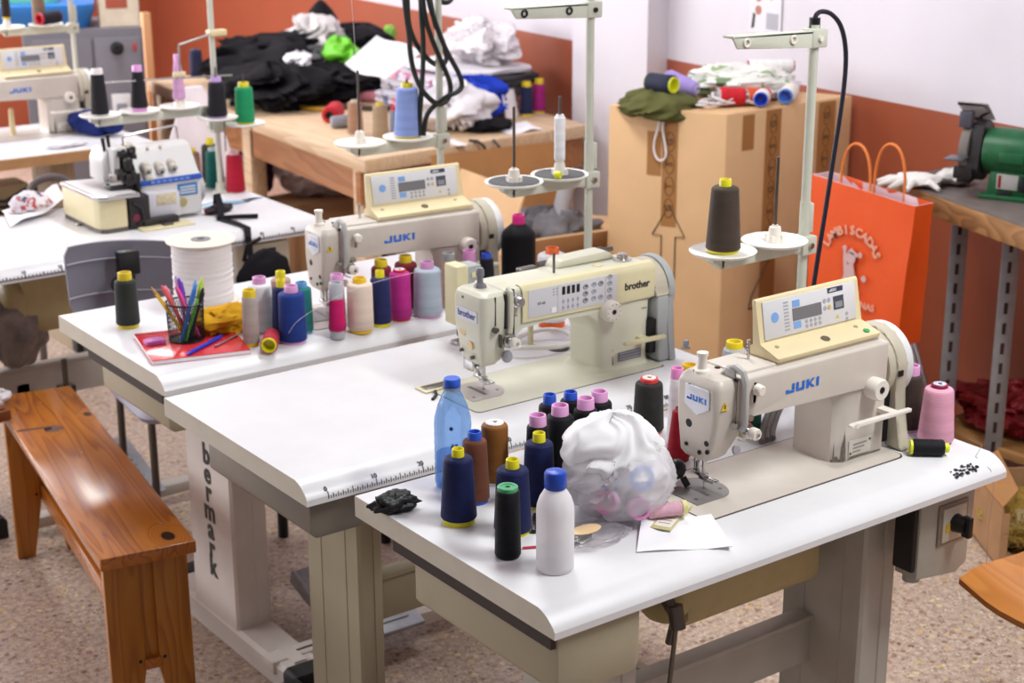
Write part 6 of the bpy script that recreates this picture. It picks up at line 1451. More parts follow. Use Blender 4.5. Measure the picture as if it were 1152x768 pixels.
b = MB(); b.box(-.08, .08, -.035, .035, 0, .05, .004); b.box(-.085, .085, -.037, .037, .04, .055, .003); solo('green_band_box', b, mat('olive_white', '#8a9070', .6, var=.3, vscale=30), 'flat striped olive packet at the back of the tall carton', 'packet', (2.34, 1.62, 1.002), -.3)
# white cord tangle
rnd = random.Random(4); b = MB()
for k in range(4):
    pts = []; cx_, cy_ = 2.235 + .05 * k, 1.385 - .014 * k
    for i in range(34):
        a = i * .8 + k * 1.3; r1 = .042 + .03 * noise.noise(Vector((i * .6, k, 3)))
        pts.append(Vector((cx_ + r1 * math.cos(a) * 1.2 + .015 * noise.noise(Vector((i, k, 0))), min(max(cy_ + r1 * math.sin(a) * .8, 1.285), 1.55), 1.010 + .032 * abs(noise.noise(Vector((i * .37, k * 2.2, 8)))) * 2)))
    b.tube(smooth(pts, 2), .0030, 6)
o = LF(.47, 0); p0 = Vector((o.x + c0.x, o.y + c0.y, 0)); nx = Vector(((LF(0, 0, .01) - LF(0, 0, 0)).x, (LF(0, 0, .01) - LF(0, 0, 0)).y, 0)).normalized(); ux = Vector((ua.x, ua.y, 0))
pts = [p0 - nx * .05 + Vector((0, 0, 1.02)), p0 + nx * .008 + Vector((0, 0, 1.008)), p0 + nx * .010 - ux * .01 + Vector((0, 0, .95)), p0 + nx * .009 - ux * .03 + Vector((0, 0, .88)), p0 + nx * .009 - ux * .01 + Vector((0, 0, .835)), p0 + nx * .009 + ux * .02 + Vector((0, 0, .85)), p0 + nx * .009 + ux * .012 + Vector((0, 0, .90)), p0 + nx * .010 + ux * .0 + Vector((0, 0, .95)), p0 + nx * .008 + ux * .02 + Vector((0, 0, 1.008)), p0 - nx * .04 + ux * .05 + Vector((0, 0, 1.03))]
b.tube(smooth(pts, 3), .0034, 6)
solo('cord_tangle', b, mat('cord_white', '#e6e2e6', .8), 'tangle of white cord on the tall carton with a loop hanging down', 'cord')

# ---- open carton by the pier
t = thing('open_carton', 'open cardboard box with raised flaps, behind the ivory machine', 'carton', (1.76, 1.83, .0), -.12)
b = MB(); 
for a in ((-.0, .50, -.0, .006, 0, .50), (0, .50, .44, .446, 0, .50), (0, .006, 0, .446, 0, .50), (.494, .50, 0, .446, 0, .50), (0, .5, 0, .446, 0, .02)): b.box(*a)
part('carton_body', b, CARD, t)
for hinge, ln, ang_ in (((0, .446), .5, 1.25), ):
    b = MB(); b.at(Matrix.Translation((0, .446, .50)) @ Matrix.Rotation(1.25, 4, 'X')); b.box(0, .5, 0, .26, -.003, .003); part('flap', b, CARDI, t)
    b = MB(); b.at(Matrix.Translation((0, 0, .50)) @ Matrix.Rotation(-.95, 4, 'Y') @ Matrix.Rotation(0, 4, 'X')); b.box(-.24, 0, 0, .446, -.003, .003); b.bm.clear(); b.at(Matrix.Translation((.006, 0, .50)) @ Matrix.Rotation(.35, 4, 'Y')); b.box(-.006, 0, 0, .446, 0, .22); part('flap', b, CARD, t)
    b = MB(); b.at(Matrix.Translation((.5, 0, .50)) @ Matrix.Rotation(.2, 4, 'Y')); b.box(0, .2, 0, .446, -.003, .003); part('flap', b, CARD, t)
    b = MB(); b.at(Matrix.Translation((0, 0, .50)) @ Matrix.Rotation(-.5, 4, 'X')); b.box(0, .5, -.2, 0, -.003, .003); part('flap', b, CARD, t)
heap('grey_tube_felt', 'grey felt and tube offcuts inside the open cardboard box', 'cloth', 2.09, 2.00, (.13, .13, .10), mat_cloth('#77747a', .25), 110, z=.40, amp=.45, ridge=.8)
b = MB(); b.cyl((0, 0, 0), (.10, .06, .16), .030, seg=16); solo('grey_tube', b, mat('tube_grey', '#9a979c', .6), 'grey cloth tube sticking up out of the open cardboard box', 'tube', (2.06, 1.95, .50))
b = MB(); b.box(-.20, .19, -.19, .18, 0, .36); solo('carton_filling', b, mat_cloth('#8a7a6a'), 'folded brown filling in the open cardboard box', 'cloth', (2.035, 2.02, .021), -.12)

# ---- orange shopping bag on a low carton
xb = 2.16; TL = atX(913, 199, xb); TR = atX(1030, 229, xb); BR = atX(1006, 386, xb)
yL, yR = TL.y, TR.y; zb = BR.z; Wb = yL - yR; Hb = (TL.z + TR.z) / 2 - zb
t = thing('shopping_bag', 'bright orange paper shopping bag with white print and twisted handles', 'shopping bag', (xb, (yL + yR) / 2, zb))
ORG = mat('bag_orange', '#e2541a', .5, var=.05, vscale=10, bump=.25, bscale=14)
def bagpt(u, v, w):       # u across (-1..1 left->right), v height 0..1, w depth 0 front..1 back
    dpt = .10 * (1 - .25 * v); y = -u * Wb / 2 * (1 - .10 * (1 - v)) - .012 * (1 - v) * -1
    return (dpt * w + .006 * noise.noise(Vector((u * 2, v * 3, w))), y, v * Hb + (u * -.012))
b = MB(); rings = []
for k in range(11):
    v = k / 10; ring = []
    for i in range(10): ring.append(bagpt(-1 + 2 * i / 9, v, 0))
    ring += [(p[0] + (.008 if v > .1 else 0), p[1] + .014 * math.sin(v * 3), p[2]) for p in [bagpt(1, v, .5)]]
    for i in range(10): ring.append(bagpt(1 - 2 * i / 9, v, 1))
    ring += [(p[0], p[1] - .014 * math.sin(v * 3), p[2]) for p in [bagpt(-1, v, .5)]]
    rings.append(ring)
b.loft(rings, cap=False); b.poly([tuple(p) for p in rings[0]], [tuple(range(len(rings[0])))])
b.m(1); b.loft([[(p[0] * .96 + .003, p[1] * .985, p[2]) for p in r] for r in rings[6:]], cap=False)
b.loft([rings[-1], [(p[0] * .96 + .003, p[1] * .985, p[2]) for p in rings[-1]]], cap=False)
part('paper_body', b, [ORG, mat('bag_inner', '#e6c6cc', .7)], t, sharp=50)
b = MB(); n_ = 0
for i, ch in enumerate('LAMBISCADAS'):
    a = math.radians(158 - 136 * i / 10); R_ = .100
    M = basis((-.004, .02 - R_ * math.cos(a), Hb * .56 + R_ * .85 * math.sin(a) - .03), (0, -math.sin(a), -math.cos(a)), (0, -math.cos(a) * 1, math.sin(a)))
    # tangent / radial frame on the front (facing -x)
    tx = Vector((0, -math.sin(a), -math.cos(a) * 1.0)); ry = Vector((0, -math.cos(a), math.sin(a)))
    add_text(b, ch, .036, basis((-.006, .02 - R_ * math.cos(a), Hb * .50 + R_ * .85 * math.sin(a)), Vector((0, -math.sin(a), -math.cos(a))), ry), depth=.001, bold=.0006)
add_text(b, 'GOLOSINAS', .028, basis((-.006, .0, Hb * .20), (0, -1, 0), (0, 0, 1)), depth=.001, bold=.0004)
part('lettering', b, mat('bag_print', '#e0a890', .6), t)
b = MB(); b.at(basis((-.006, .02, Hb * .44), (0, -1, 0), (0, 0, 1)))
for px_, py_, r_ in ((0, .03, .018), (.034, .045, .008), (.052, -.02, .009), (-.024, .055, .008), (.03, -.065, .009)): b.cyl((px_, py_, 0), (px_, py_, .0012), r_, seg=14)
b.prism([(-.028, .05), (-.020, .05), (-.012, .01), (.01, .015), (.02, -.02), (.03, -.05), (.018, -.05), (.008, -.03), (-.002, -.05), (-.012, -.045), (-.03, -.05), (-.022, -.02), (-.026, .01)], 0, .001, 'Z')
b.prism([(-.014, .045), (.0, .06), (.016, .05), (.034, .042), (.02, .036), (.0, .044)], 0, .0012, 'Z')
part('emblem', b, mat('bag_print2', '#c9a7a6', .6), t)
for w_, s_ in ((.02, 0), (.97, 1)):
    h0 = .20 + .02 * s_; pts = []
    for i in range(15):
        a = PI * i / 14; yy = (.055 * math.cos(a)) + (.03 if not s_ else -.032); pts.append((.10 * .75 * w_ + .004, yy, Hb - .03 + (.0 if i in (0, 14) else 0) + .155 * math.sin(a) ** .6))
    b = MB(); b.tube(pts, .0042, 7); part('handle', b, mat('handle_orange', '#e07a34', .6), t)
b = MB(); b.box(xb + .01, xb + .10, yR + .06, yL - .02, 0, zb - .001, .003); solo('low_carton', b, CARD, 'low carton under the orange shopping bag', 'carton')

# ---- grinder bench at the right
LB = Vector((2.398, .786)); fd = Vector((-.173, -.598)).normalized(); bd_ = Vector((.966, .10)).normalized()
t = thing('steel_bench', 'work bench with thick wooden top on slotted steel legs, at the right wall', 'bench', (LB.x, LB.y, 0))
q = [(0, 0), tuple(bd_ * .33), tuple(bd_ * .50 + fd * 1.5), tuple(fd * 1.5)]
b = MB(); b.prism(q, .79, .848, 'Z', bev=.003); b.m(1); b.prism([(x * .995 + .004, y * .998 - .004) for x, y in q], .848, .851, 'Z'); part('bench_top', b, [mat_wood('bench_edge_wood', '#a97a4a', '#94683c', '#7c5430', ring=6, rough=.7, axis='Y', stretch=.15), mat('bench_top_grey', '#6d625e', .6, var=.25, vscale=14)], t)
def slotted(px, py, zt_=.79):
    p = atZ(px, py, zt_); b = MB(); b.at(Matrix.Translation((p.x - LB.x, p.y - LB.y, 0)) @ Matrix.Rotation(-.55, 4, 'Z'))
    b.box(-.024, .024, -.002, .002, 0, zt_, .0005); b.box(.022, .026, -.002, .035, 0, zt_, .0005)
    lg = part('leg', b, GALV, t)
    b = MB(); b.at(Matrix.Translation((p.x - LB.x, p.y - LB.y, 0)) @ Matrix.Rotation(-.55, 4, 'Z'))
    for i in range(13): b.box(-.0055, .0055, -.0028, -.0019, .04 + i * .058, .072 + i * .058)
    part('perforation', b, mat('slot_dark', '#3a2a28', .7), lg)
slotted(1081, 243); slotted(1139, 262)
pA, pB = atZ(1086, 491, .17), atZ(1152, 514, .17); dirv = Vector(((pB - pA).x, (pB - pA).y)).normalized()
pA2 = Vector((pA.x, pA.y)) - dirv * .12; pB2 = Vector((pA.x, pA.y)) + dirv * .9; bk = Vector((.30, .03))
b = MB(); b.prism([tuple(p - LB) for p in (pA2, pB2, pB2 + bk, pA2 + bk)], .145, .17, 'Z', bev=.002); part('lower_shelf', b, mat_wood('shelf_wood', '#b0814e', '#9c7040', '#8a6036', ring=6, rough=.6, axis='Y', stretch=.15), t)
b = MB(); b.tube([(.20, .10, .45), (.05, -.10, .30)], .006, 6); b.tube([(.22, .08, .36), (.07, -.14, .22)], .006, 6); part('brace', b, GALV, t)
heap('red_tinsel', 'red glittery tinsel cloth on the lower shelf of the bench', 'tinsel', 2.53, .36, (.10, .20, .065), mat('tinsel_red', '#8e1620', .25, metal=.3, var=.5, vscale=120, bump=.8, bscale=90), 120, z=.171, amp=.4, ridge=.9, rz=.2)
# bench grinder
gx = atZ(1120, 222, .851); wc = Vector((2.448, .55, .975)); ga = math.atan2(-.935, .355)
t = thing('bench_grinder', 'green bench grinder with grey wheel and clear eye shield', 'bench grinder', (wc.x, wc.y, .851), ga)
GRN = mat('grinder_green', '#1d5a34', .4, var=.2, vscale=40)
b = MB(); b.at(Matrix.Translation((0, 0, .124)) @ Matrix.Rotation(PI / 2, 4, 'Y')); b.lathe([(.03, .045), (.062, .05), (.068, .075), (.068, .215), (.062, .23), (.0, .235)], 32)
b.at(); b.prism([(.065, .004), (.225, .004), (.215, .08), (.075, .08)], -.05, .05, 'Y', bev=.006); b.box(.05, .24, -.065, .065, .0, .014, .004); b.box(.10, .17, -.072, -.05, .105, .135, .004)
part('motor_housing', b, GRN, t)
b = MB(); b.box(.095, .155, -.0535, -.05, .03, .072, .001); b.m(1); b.box(.10, .108, -.0545, -.053, .034, .068); b.m(2); b.box(.10, .14, -.06, -.05, .010, .026, .002); b.box(.165, .185, -.075, -.05, .03, .07, .003)
part('switch_plate', b, [mat('grinder_plate', '#a9a4a2', .4), mat('grinder_red', '#8c1c24', .4), BLACK], t)
b = MB(); b.at(Matrix.Translation((0, 0, .124)) @ Matrix.Rotation(PI / 2, 4, 'Y')); b.lathe([(.012, -.012), (.074, -.012), (.075, -.010), (.075, .010), (.074, .012), (.012, .012)], 36); part('grinding_wheel', b, mat('stone_grey', '#77706c', .9, bump=.4, bscale=300), t)
b = MB(); P_ = [(.084 * math.cos(a), .124 + .084 * math.sin(a)) for a in [math.radians(v) for v in range(-150, 121, 10)]]
b.prism(P_, .013, .045, 'X', bev=.002); b.at(Matrix.Rotation(0, 4, 'X')); b.box(-.02, .02, -.05, .05, .035, .045, .004); b.box(-.022, .03, -.075, -.045, .05, .085, .004); b.box(-.02, .02, .02, .06, .20, .225, .003); part('wheel_guard', b, mat('guard_dark', '#2b2628', .5, var=.2), t)
b = MB(); b.box(-.03, .02, -.14, -.075, .112, .117, .001); part('tool_rest', b, mat('rest_grey', '#6d6a70', .4, metal=.5), t)
b = MB(); b.box(-.022, .012, -.055, -.02, .19, .235, .003); part('spark_block', b, mat('block_slate', '#4c4a55', .5), t)
b = MB(); b.at(Matrix.Translation((.0, -.03, .245)) @ Matrix.Rotation(-.6, 4, 'X')); b.box(-.03, .055, -.03, .07, -.0015, .0015); part('eye_shield', b, mat_film('shield_film', '#c6bfbc', .3, .2, .4), t); b = MB(); b.tube([(-.03, -.05, .255), (.04, -.045, .257), (.05, -.01, .235), (.02, .0, .215)], .004, 6); part('shield_frame', b, BLACK, t)
# white work gloves
t = thing('work_glove', 'pair of white cotton work gloves at the bench corner', 'gloves', (2.40, .69, .851), .2)
b = lump((0, 0, .018), (.055, .07, .019), 130, f=2.2, amp=.2, n=36, m=20, zmin=-.017)
for k, (a, L_) in enumerate(((2.2, .06), (2.6, .075), (3.0, .08), (3.4, .07), (4.2, .055))):
    c_, s_ = math.cos(a), math.sin(a); b.tube([(c_ * .035, s_ * .045, .016), (c_ * (.05 + L_ * .4), s_ * (.055 + L_ * .4), .02), (c_ * (.05 + L_), s_ * (.055 + L_), .010)], .010, 8, radii=[.013, .011, .006])
part('glove_hand', b, mat('glove_white', '#e2dcd8', .9, bump=.5, bscale=200), t, sharp=60)
b = lump((.09, -.07, .022), (.055, .05, .022), 131, f=2.5, amp=.25, n=36, m=20, zmin=-.02); part('glove_cuff', b, mat('glove_white', '#e2dcd8'), t, sharp=60)

# torn carton of shavings
SA, SB, SC_ = Vector((2.185, .262)), Vector((2.036, .036)), Vector((2.225, -.075)); c0 = SB
t = thing('shavings_carton', 'torn brown carton spilling golden shavings, on the floor at right', 'carton', (c0.x, c0.y, 0))
a, c = SA - c0, SC_ - c0; q = [(0, 0), tuple(c), tuple(a + c), tuple(a)]
b = MB()
na = Vector((-a.y, a.x)).normalized() * .005; 
b.prism([(0, 0), tuple(a), tuple(a - na), tuple(-na)], 0, .165, 'Z')
nc = Vector((-c.y, c.x)).normalized() * .005
b.prism([(0, 0), tuple(c * .10), tuple(c * .10 + nc), tuple(nc)], 0, .15, 'Z'); b.prism([tuple(c * .10), tuple(c), tuple(c + nc), tuple(c * .10 + nc)], 0, .03, 'Z')
b.prism([tuple(c), tuple(a + c), tuple(a + c - na), tuple(c - na)], 0, .2, 'Z'); b.prism([tuple(a), tuple(a + c), tuple(a + c - nc), tuple(a - nc)], 0, .165, 'Z'); b.prism(q, 0, .006, 'Z')
part('carton_body', b, mat('carton_torn', '#b58c66', .85, var=.12, vscale=18), t)
b = MB(); b.poly([(*(a * .0), .165), (*(a * 1.0), .165), (*(a * .9 + c * .30), .225), (*(a * .1 + c * .22), .20), (*(a * 0), .17), (*(a * 1), .17), (*(a * .9 + c * .30), .23), (*(a * .1 + c * .22), .205)], [(0, 1, 2, 3), (7, 6, 5, 4), (0, 3, 7, 4), (3, 2, 6, 7), (2, 1, 5, 6), (1, 0, 4, 5)])
b.poly([(*(c * .5 + a * .3), .16), (*(c * 1.0 + a * .3), .18), (*(c * 1.05 + a * .12), .215), (*(c * .55 + a * .10), .19), (*(c * .5 + a * .3), .164), (*(c * 1.0 + a * .3), .184), (*(c * 1.05 + a * .12), .219), (*(c * .55 + a * .10), .194)], [(0, 1, 2, 3), (7, 6, 5, 4), (0, 3, 7, 4), (3, 2, 6, 7), (2, 1, 5, 6), (1, 0, 4, 5)])
part('torn_flap', b, CARDI, t)
b = MB(); rnd = random.Random(12); ctr = (a + c) * .5
base = lump((ctr.x, ctr.y, .075), (.105, .12, .07), 140, f=3, amp=.2, n=30, m=18, zmin=-.068)
for i in range(420):
    u, v = rnd.uniform(.04, .96), rnd.uniform(.0, .8); p = c * u + a * v; z = .01 + .13 * rnd.random() * (1 - .3 * v)
    if v < .10: z = .006 + .11 * rnd.random()
    d_ = Vector((rnd.uniform(-1, 1), rnd.uniform(-1, 1), rnd.uniform(-1, 1))).normalized() * .010
    base.tube([Vector((p.x, p.y, z)) - d_, Vector((p.x, p.y, z)) + Vector((0, 0, .004)), Vector((p.x, p.y, z)) + d_], .0016, 3)
o = part('shavings', base, mat('shavings_gold', '#a8873e', .45, var=.5, vscale=150), t); o['kind'] = 'stuff'

# curved plywood seat at the right edge
t = thing('plywood_chair', 'curved honey plywood chair seat at the right edge of the photo', 'chair', (1.308, -.748, 0), -.04)
b = MB(); rings = []
for k in range(13):
    v = k / 12; yy = -.2 + .40 * v; z = .45 - .012 * math.sin(v * PI) + (.018 * (v - .8) / .2 if v > .8 else 0)
    rings.append([(-.20 + .4 * i / 12, yy, z + .015 * (abs(i - 6) / 6) ** 2 - (.022 * ((1.5 - i) / 1.5) if i < 2 else 0)) for i in range(13)] + [(-.20 + .4 * i / 12, yy, z - .012 + .015 * (abs(i - 6) / 6) ** 2 - (.022 * ((1.5 - i) / 1.5) if i < 2 else 0)) for i in range(12, -1, -1)])
b.loft(rings); part('seat', b, mat_wood('ply_seat', '#c07a30', '#b56f28', '#a8641f', ring=4, rough=.28, axis='Y', stretch=.2, coat=.3), t, sharp=50)
for sx in (.03, .17):
    for sy in (-.14, .14): b = MB(); b.cyl((sx, sy, 0), (sx * .85, sy * .85, .437), .011, seg=10); part('leg', b, METAL, t)
b = MB(); b.cyl((.026, -.12, .40), (.15, -.12, .40), .008, seg=8); b.cyl((.026, .12, .40), (.15, .12, .40), .008, seg=8); part('rail', b, METAL, t)

# ---- wooden bench at the left front
b0 = Vector((-.165, .574)); bu = Vector((.198, -.015)); bv = Vector((.169, 1.096)); Lb = bv.length; Wd = .20; ang = math.atan2(bv.y, bv.x) - PI / 2
KN = ((.155, .05, .016), (.185, .865, .010), (.075, .80, .012))
BW = mat_wood('bench_pine', '#c4762a', '#ba6c24', '#a0541c', ring=9, rough=.24, axis='Y', stretch=.07, coat=.25, knots=KN)
BW2 = mat_wood('bench_pine_side', '#bd7a28', '#b47022', '#a2601c', ring=9, rough=.35, axis='Z', stretch=.10)
t = thing('wooden_bench', 'varnished orange pine bench with dark knots, beside the tables', 'bench', (b0.x, b0.y, 0), ang)
b = MB(); b.box(0, Wd, 0, Lb, .412, .44, .004); o = part('seat', b, BW, t)
b = MB()
for y in (.12, Lb - .10):
    for x in (.04, .10, .16): b.cyl((x, y, .4395), (x, y, .4406), .0035, seg=8)
b.cyl((.11, Lb * .55, .4395), (.11, Lb * .55, .4406), .003, seg=8)
part('nail_head', b, mat('nail', '#8a8580', .4, metal=.5), o)
b = MB(); rnd = random.Random(3)
b.poly([(.004, .83, .4404), (.06, .825, .4404), (.095, .822, .4404), (.10, .812, .4404), (.06, .813, .4404), (.004, .818, .4404)], [(0, 1, 4, 5), (1, 2, 3, 4)])
b.poly([(.06, .785, .4404), (.09, .775, .4404), (.115, .80, .4404), (.10, .812, .4404)], [(0, 1, 2, 3)])
part('split_mark', b, mat('bench_split', '#4a2212', .5), o)
for ye, sgn in ((.035, 1), (Lb - .06, 1)):
    for xs in ((.012, .085), (.115, .188)):
        outer = xs[0] if xs[0] < .1 else xs[1]; inner_ = xs[1] if xs[0] < .1 else xs[0]
        b = MB(); foot_in = outer + (.045 if xs[0] < .1 else -.045)
        b.prism([(outer, 0), (foot_in, 0), (inner_, .15), (inner_, .4115), (outer, .4115)], ye, ye + .022, 'Y', bev=.0015)
        lg = part('leg', b, BW2, t)
        b = MB(); b.cyl(((inner_ * .85 + outer * .15), ye - .0006, .175), ((inner_ * .85 + outer * .15), ye + .001, .175), .004, seg=8); part('screw', b, BLACK, lg)
    b = MB(); b.box(.083, .117, ye + .006, ye + .022, .155, .4115, .001); part('end_panel', b, BW2, t)
b = MB(); b.box(.086, .114, .058, Lb - .062, .150, .20, .002); b.box(.082, .118, .030, .06, .155, .178, .001); part('stretcher', b, BW, t)
heap('white_rag', 'white rag lying on the far left corner of the bench', 'rag', -.035, 1.62, (.055, .05, .02), WHT_C, 150, z=.4405, amp=.3)
b = MB(); b.box(-.03, .03, -.04, .04, 0, .028, .004); b.box(-.02, .02, -.03, .03, .028, .034, .003); solo('wood_block', b, mat('block_brown', '#7a4520', .5), 'small brown wooden block beside the rag on the bench', 'block', (-.055, 1.505, .4405), .2)

# ---- grey task chair between the tables
t = thing('grey_chair', 'grey plastic backed chair with a black bracket, behind the pen cup table', 'chair', (.33, 1.50, 0), -.10)
b = MB(); rings = []
for k in range(9):
    z = .665 + .18 * k / 8; x0_, x1_ = -.155 - .01 * (k / 8), .17
    ins = .012 if k in (0, 8) else 0
    row = [(x0_ + ins + (x1_ - x0_ - 2 * ins) * i / 16, .0 - .06 * (1 - ((i - 8) / 8) ** 2) * -1 - .012 * (k / 8), z - (i / 16) * .03) for i in range(17)]
    rings.append(row + [(x, y + .012, zz) for x, y, zz in row[::-1]])
b.loft(rings); bk_ = part('backrest', b, mat('chair_grey', '#7d7b88', .45, var=.03), t, sharp=50)
b = MB()
for k in (2, 6):
    z = .665 + .18 * k / 8; b.tube([(-.16 + .33 * i / 16, -.002 + .06 * (1 - ((i - 8) / 8) ** 2) - .012 * (k / 8), z - (i / 16) * .03) for i in range(17)], .0025, 6)
part('ridge', b, mat('chair_grey_edge', '#a3a1ad', .45), bk_)
b = MB(); b.box(-.028, .028, -.012, .018, .752, .815, .004); b.box(-.012, .014, -.012, .012, .46, .76, .004); b.bm.verts.ensure_lookup_table(); part('bracket', b, BLACK, t)
b = MB(); b.box(-.045, .045, .03, .052, .735, .812, .004); b.bm.clear(); b.at(Matrix.Translation((-.034, -.010, .735)) @ Matrix.Rotation(PI / 2, 4, 'X')); b.lathe([(.010, 0), (.020, .004), (.022, .010), (.020, .022), (.010, .026), (0, .026)], 18); b.m(1); b.lathe([(.006, .025), (.006, .0285), (0, .0285)], 10); b.m(0); b.at()
part('knob', b, [BLACK, METAL], t)
b = MB(); b.loft([rrect(-.05, .23, -.22, .09, .05, .415, 5), rrect(-.06, .24, -.23, .10, .06, .43, 5), rrect(-.05, .23, -.22, .09, .05, .445, 5)]); part('seat', b, mat('chair_seat_lilac', '#a6a4b4', .5), t)
for sx in (-.03, .21):
    for sy in (-.19, .07): b = MB(); b.cyl((sx, sy, .416), (sx * 1.1, sy * 1.05, .0), .010, seg=10); part('leg', b, DMETAL, t)
# white shell chair under the pen cup table
t = thing('shell_chair', 'white shell chair with black legs pushed under the pen cup table', 'chair', (.643, 1.12, 0), .80)
b = MB(); b.loft([rrect(-.17, .17, -.17, .17, .05, .405, 5), rrect(-.21, .21, -.21, .21, .07, .42, 5), rrect(-.21, .21, -.21, .21, .07, .435, 5), rrect(-.18, .18, -.18, .18, .06, .425, 5)]); part('seat', b, mat('shell_white', '#ddd8da', .4), t)
for sx in (-1, 1):
    for sy in (-1, 1): b = MB(); b.tube([(sx * .12, sy * .12, .406), (sx * .135, sy * .135, .30), (sx * .142, sy * .142, .12), (sx * .1425, sy * .1425, .0)], .014, 10); part('leg', b, RUBBER, t)
# black shoulder bag hanging at the overlock table
t = thing('shoulder_bag', 'black cloth shoulder bag hanging under the front of the overlock table', 'bag', (.80, 1.665, .535)); b = lump((0, 0, .09), (.085, .03, .080), 160, f=1.4, amp=.18, n=48, m=28, ridge=.3); part('bag_body', b, mat_cloth('#17151a'), t, sharp=60)
b = MB(); strap(b, [(-.06, .0, .15), (-.05, .0, .19), (.0, .01, .205)], .018); part('bag_strap', b, BLACK, t)
# floral cloth bag under the overlock table
t = thing('fluffy_bag', 'grey and pink fluffy cloth bundle hanging below the overlock table', 'cloth', (.19, 2.02, .40)); b = lump((0, 0, .11), (.09, .11, .11), 161, f=2.2, amp=.22, n=46, m=28); part('bundle', b, mat('fluff_grey', '#8f837e', .95, var=.35, vscale=22, bump=.6, bscale=120), t, sharp=60)
b = MB(); b.box(-.02, .02, -.02, .02, .0, .34, .002); solo('wooden_post', b, mat('post_wood', '#b08f6a', .6), 'pale wooden post under the overlock table', 'post', (.20, 2.03, 0))
t = thing('wheel_jack', 'black adjustable foot hanging under the overlock table', 'fitting', (.27, 1.86, .30)); b = MB(); b.cyl((0, 0, .06), (0, 0, .14), .008, seg=10); part('stem', b, DMETAL, t); b = MB(); b.box(-.022, .022, -.02, .02, 0, .065, .004); part('block', b, BLACK, t)

# ---- cables
b = MB(); yv = 1.15; cpx = lambda L: [atY(440 + x / 5.91, y / 5.91, yv + dy) for x, y, dy in L]
LO = [[(84, -260, 0), (88, 0, 0), (104, 130, .0), (120, 230, 0), (125, 350, 0), (150, 480, 0), (200, 600, 0), (300, 700, .01), (370, 680, .05), (398, 610, .05), (388, 530, .05), (330, 400, .02), (270, 260, .0), (215, 90, 0), (195, -260, 0)],
      [(100, -260, .03), (108, 0, .03), (112, 150, .03), (150, 270, .03), (215, 365, .03), (290, 432, .06), (350, 430, .09), (372, 390, .09), (350, 300, .09), (280, 150, .03), (225, -260, .03)],
      [(190, -260, .01), (200, 100, .01), (213, 250, .01), (214, 400, .01), (203, 580, .01), (190, 770, .01), (186, 900, .01)],
      [(215, -260, -.01), (245, 0, -.01), (300, 170, -.01), (372, 350, -.01), (450, 480, -.01), (478, 575, -.01), (440, 615, -.01), (370, 640, .0), (300, 690, .03), (250, 740, .03), (225, 800, .03), (215, 900, .03)]]
for i, L in enumerate(LO):
    b = MB(); b.tube(smooth(cpx(L)), .0068, 8)
    solo('hanging_cable', b, mat('cable_black', '#1b2220', .5), ('black cable in the widest lower loop hanging by the thread stand', 'black cable in the upper short loop hanging by the thread stand', 'black cable hanging straight down left of the stand pole', 'black cable bulging furthest right past the stand pole')[i], 'cable', group='cables hanging by the stand')
b = MB(); b.tube(smooth(cpx([(300, -30, .05), (340, 18, .05), (385, 15, .05), (410, -20, .05), (420, -120, .05)])), .0068, 8); solo('hanging_cable', b, mat('cable_black', '#1b2220'), 'short black cable bend at the very top right of the stand pole', 'cable', group='cables hanging by the stand')
b = MB(); P3 = [atY(x, y, -.113) for x, y in ((916.5, 27), (917, 17), (924, 12), (936, 15), (947, 29), (952, 55), (951, 85), (946, 125), (938, 175), (929, 235), (920, 290), (914, 330), (911, 370), (908, 400))]
b.tube(smooth(P3, 2), .0048, 8); b.m(1); b.cyl(P3[0] - Vector((0, 0, .012)), P3[0] + Vector((0, 0, .012)), .011, seg=12)
solo('stand_cable', b, [mat('cable_navy', '#1b1d2c', .4), BLACK], 'dark cable arching from the top of the near thread stand', 'cable')
b = MB(); P4 = [(1.072, .545, z) for z in (2.3, 1.8, 1.4)] + [(1.078, .55, 1.2), (1.070, .55, 1.0), (1.066, .55, .755)]; b.tube(smooth([Vector(p) for p in P4], 2), .004, 6); solo('white_cable', b, mat('cable_white', '#dad7d6', .5), 'thin white cable running down behind the middle stand pole', 'cable')
# white cord from the bobbin on the felt tray, with the little yellow clip
t = thing('yellow_bead', 'small yellow plastic ring on the right felt tray', 'ring', (1.055 - .085 - .040, .53 - .045, 1.0955)); b = MB(); b.at(Matrix.Translation((0, 0, .008)) @ Matrix.Rotation(PI / 2, 4, 'X') @ Matrix.Rotation(.6, 4, 'Y')); b.lathe([(.0045, -.007), (.008, -.007), (.008, .007), (.0045, .007), (.0045, -.007)], 18, cap=False); part('ring_body', b, mat('bead_yellow', '#dfe22a', .4), t)
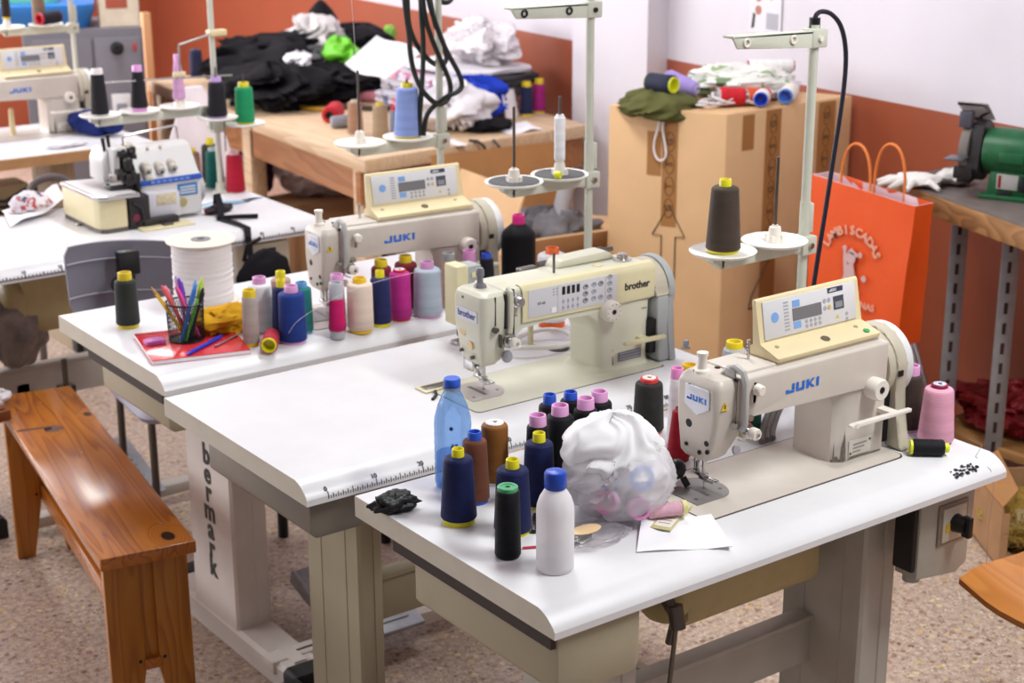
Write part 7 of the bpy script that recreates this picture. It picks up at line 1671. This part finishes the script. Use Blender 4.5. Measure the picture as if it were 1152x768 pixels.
# wall poster
pc = atW(861, 14, .004); t = thing('wall_poster', 'small printed notice with round icons on the white wall', 'poster', pc, math.atan2(1, WALL_B) - PI)
b = MB(); b.at(Matrix.Translation((0, 0, 0)))
b.box(-.085, .085, -.0015, .0, -.075, .09); part('notice_sheet', b, mat('notice_white', '#dcd8e0', .5), t)
b = MB()
for x_, z_, m_ in ((-.035, .050, 0), (-.035, .005, 0), (.03, .06, 0)): b.m(m_).cyl((x_, -.0012, z_), (x_, -.003, z_), .016, seg=16)
b.m(1); b.box(.01, .07, -.003, -.0012, -.055, .0); b.m(2); b.prism([(-.07, -.06), (-.055, -.055), (-.05, -.01), (-.062, -.005)], -.003, -.0012, 'Y')
part('notice_print', b, [mat('notice_rust', '#b0705c', .5), mat('notice_grey', '#a8a6b0', .5), BLACK], t)
# ================================================================== light, camera, colour
wd = bpy.data.worlds.new('daylight'); SC.world = wd; wd.use_nodes = True
bg = wd.node_tree.nodes['Background']; bg.inputs[0].default_value = (.96, .95, 1.0, 1); bg.inputs[1].default_value = .24
def area(name, loc, rot, sx, sy, power, col=(1, 1, 1)):
    l = bpy.data.lights.new(name, 'AREA'); l.shape = 'RECTANGLE'; l.size = sx; l.size_y = sy; l.energy = power; l.color = col
    o = bpy.data.objects.new(name, l); COL.objects.link(o); o.location = loc; o.rotation_euler = rot; return o
for x, y, p in ((1.15, -1.6, 78), (1.15, 1.2, 46), (1.2, 4.2, 46), (.6, 6.4, 30)):
    area('ceiling_lamp', (x, y, 2.86), (0, 0, 0), .35, 1.3, p, (.95, 1, .985))
area('window_fill_light', (-2.55, 2.6, 1.9), (0, math.radians(-90), 0), 1.3, 1.8, 52, (.97, .98, 1))
area('window_fill_light', (-2.55, 5.6, 1.85), (0, math.radians(-90), 0), 1.4, 3.0, 150, (.97, .98, 1))
area('window_fill_light', (-.6, 7.86, 1.7), (math.radians(-90), 0, 0), 2.6, 1.6, 210, (.97, .98, 1))  # added area light brightening the far wall; its window is assumed
cd = bpy.data.cameras.new('camera'); cam = bpy.data.objects.new('camera', cd); COL.objects.link(cam)
Mc = Matrix((RT, UP, -FW)).transposed().to_4x4(); Mc.translation = CAM; cam.matrix_world = Mc
cd.sensor_width = 36; cd.lens = FPX / 1152 * 36; cd.clip_start = .05
cd.dof.use_dof = True; cd.dof.focus_distance = 2.62; cd.dof.aperture_fstop = 6.3
SC.camera = cam
vs = SC.view_settings
SC.display_settings.display_device = 'sRGB'
vs.view_transform = 'Standard'; vs.look = 'None'; vs.gamma = 1; vs.use_curve_mapping = False; vs.exposure = -.24
SC.cycles.max_bounces = 8; SC.cycles.transparent_max_bounces = 16; SC.cycles.caustics_reflective = False; SC.cycles.caustics_refractive = False
SC.cycles.use_denoising = True
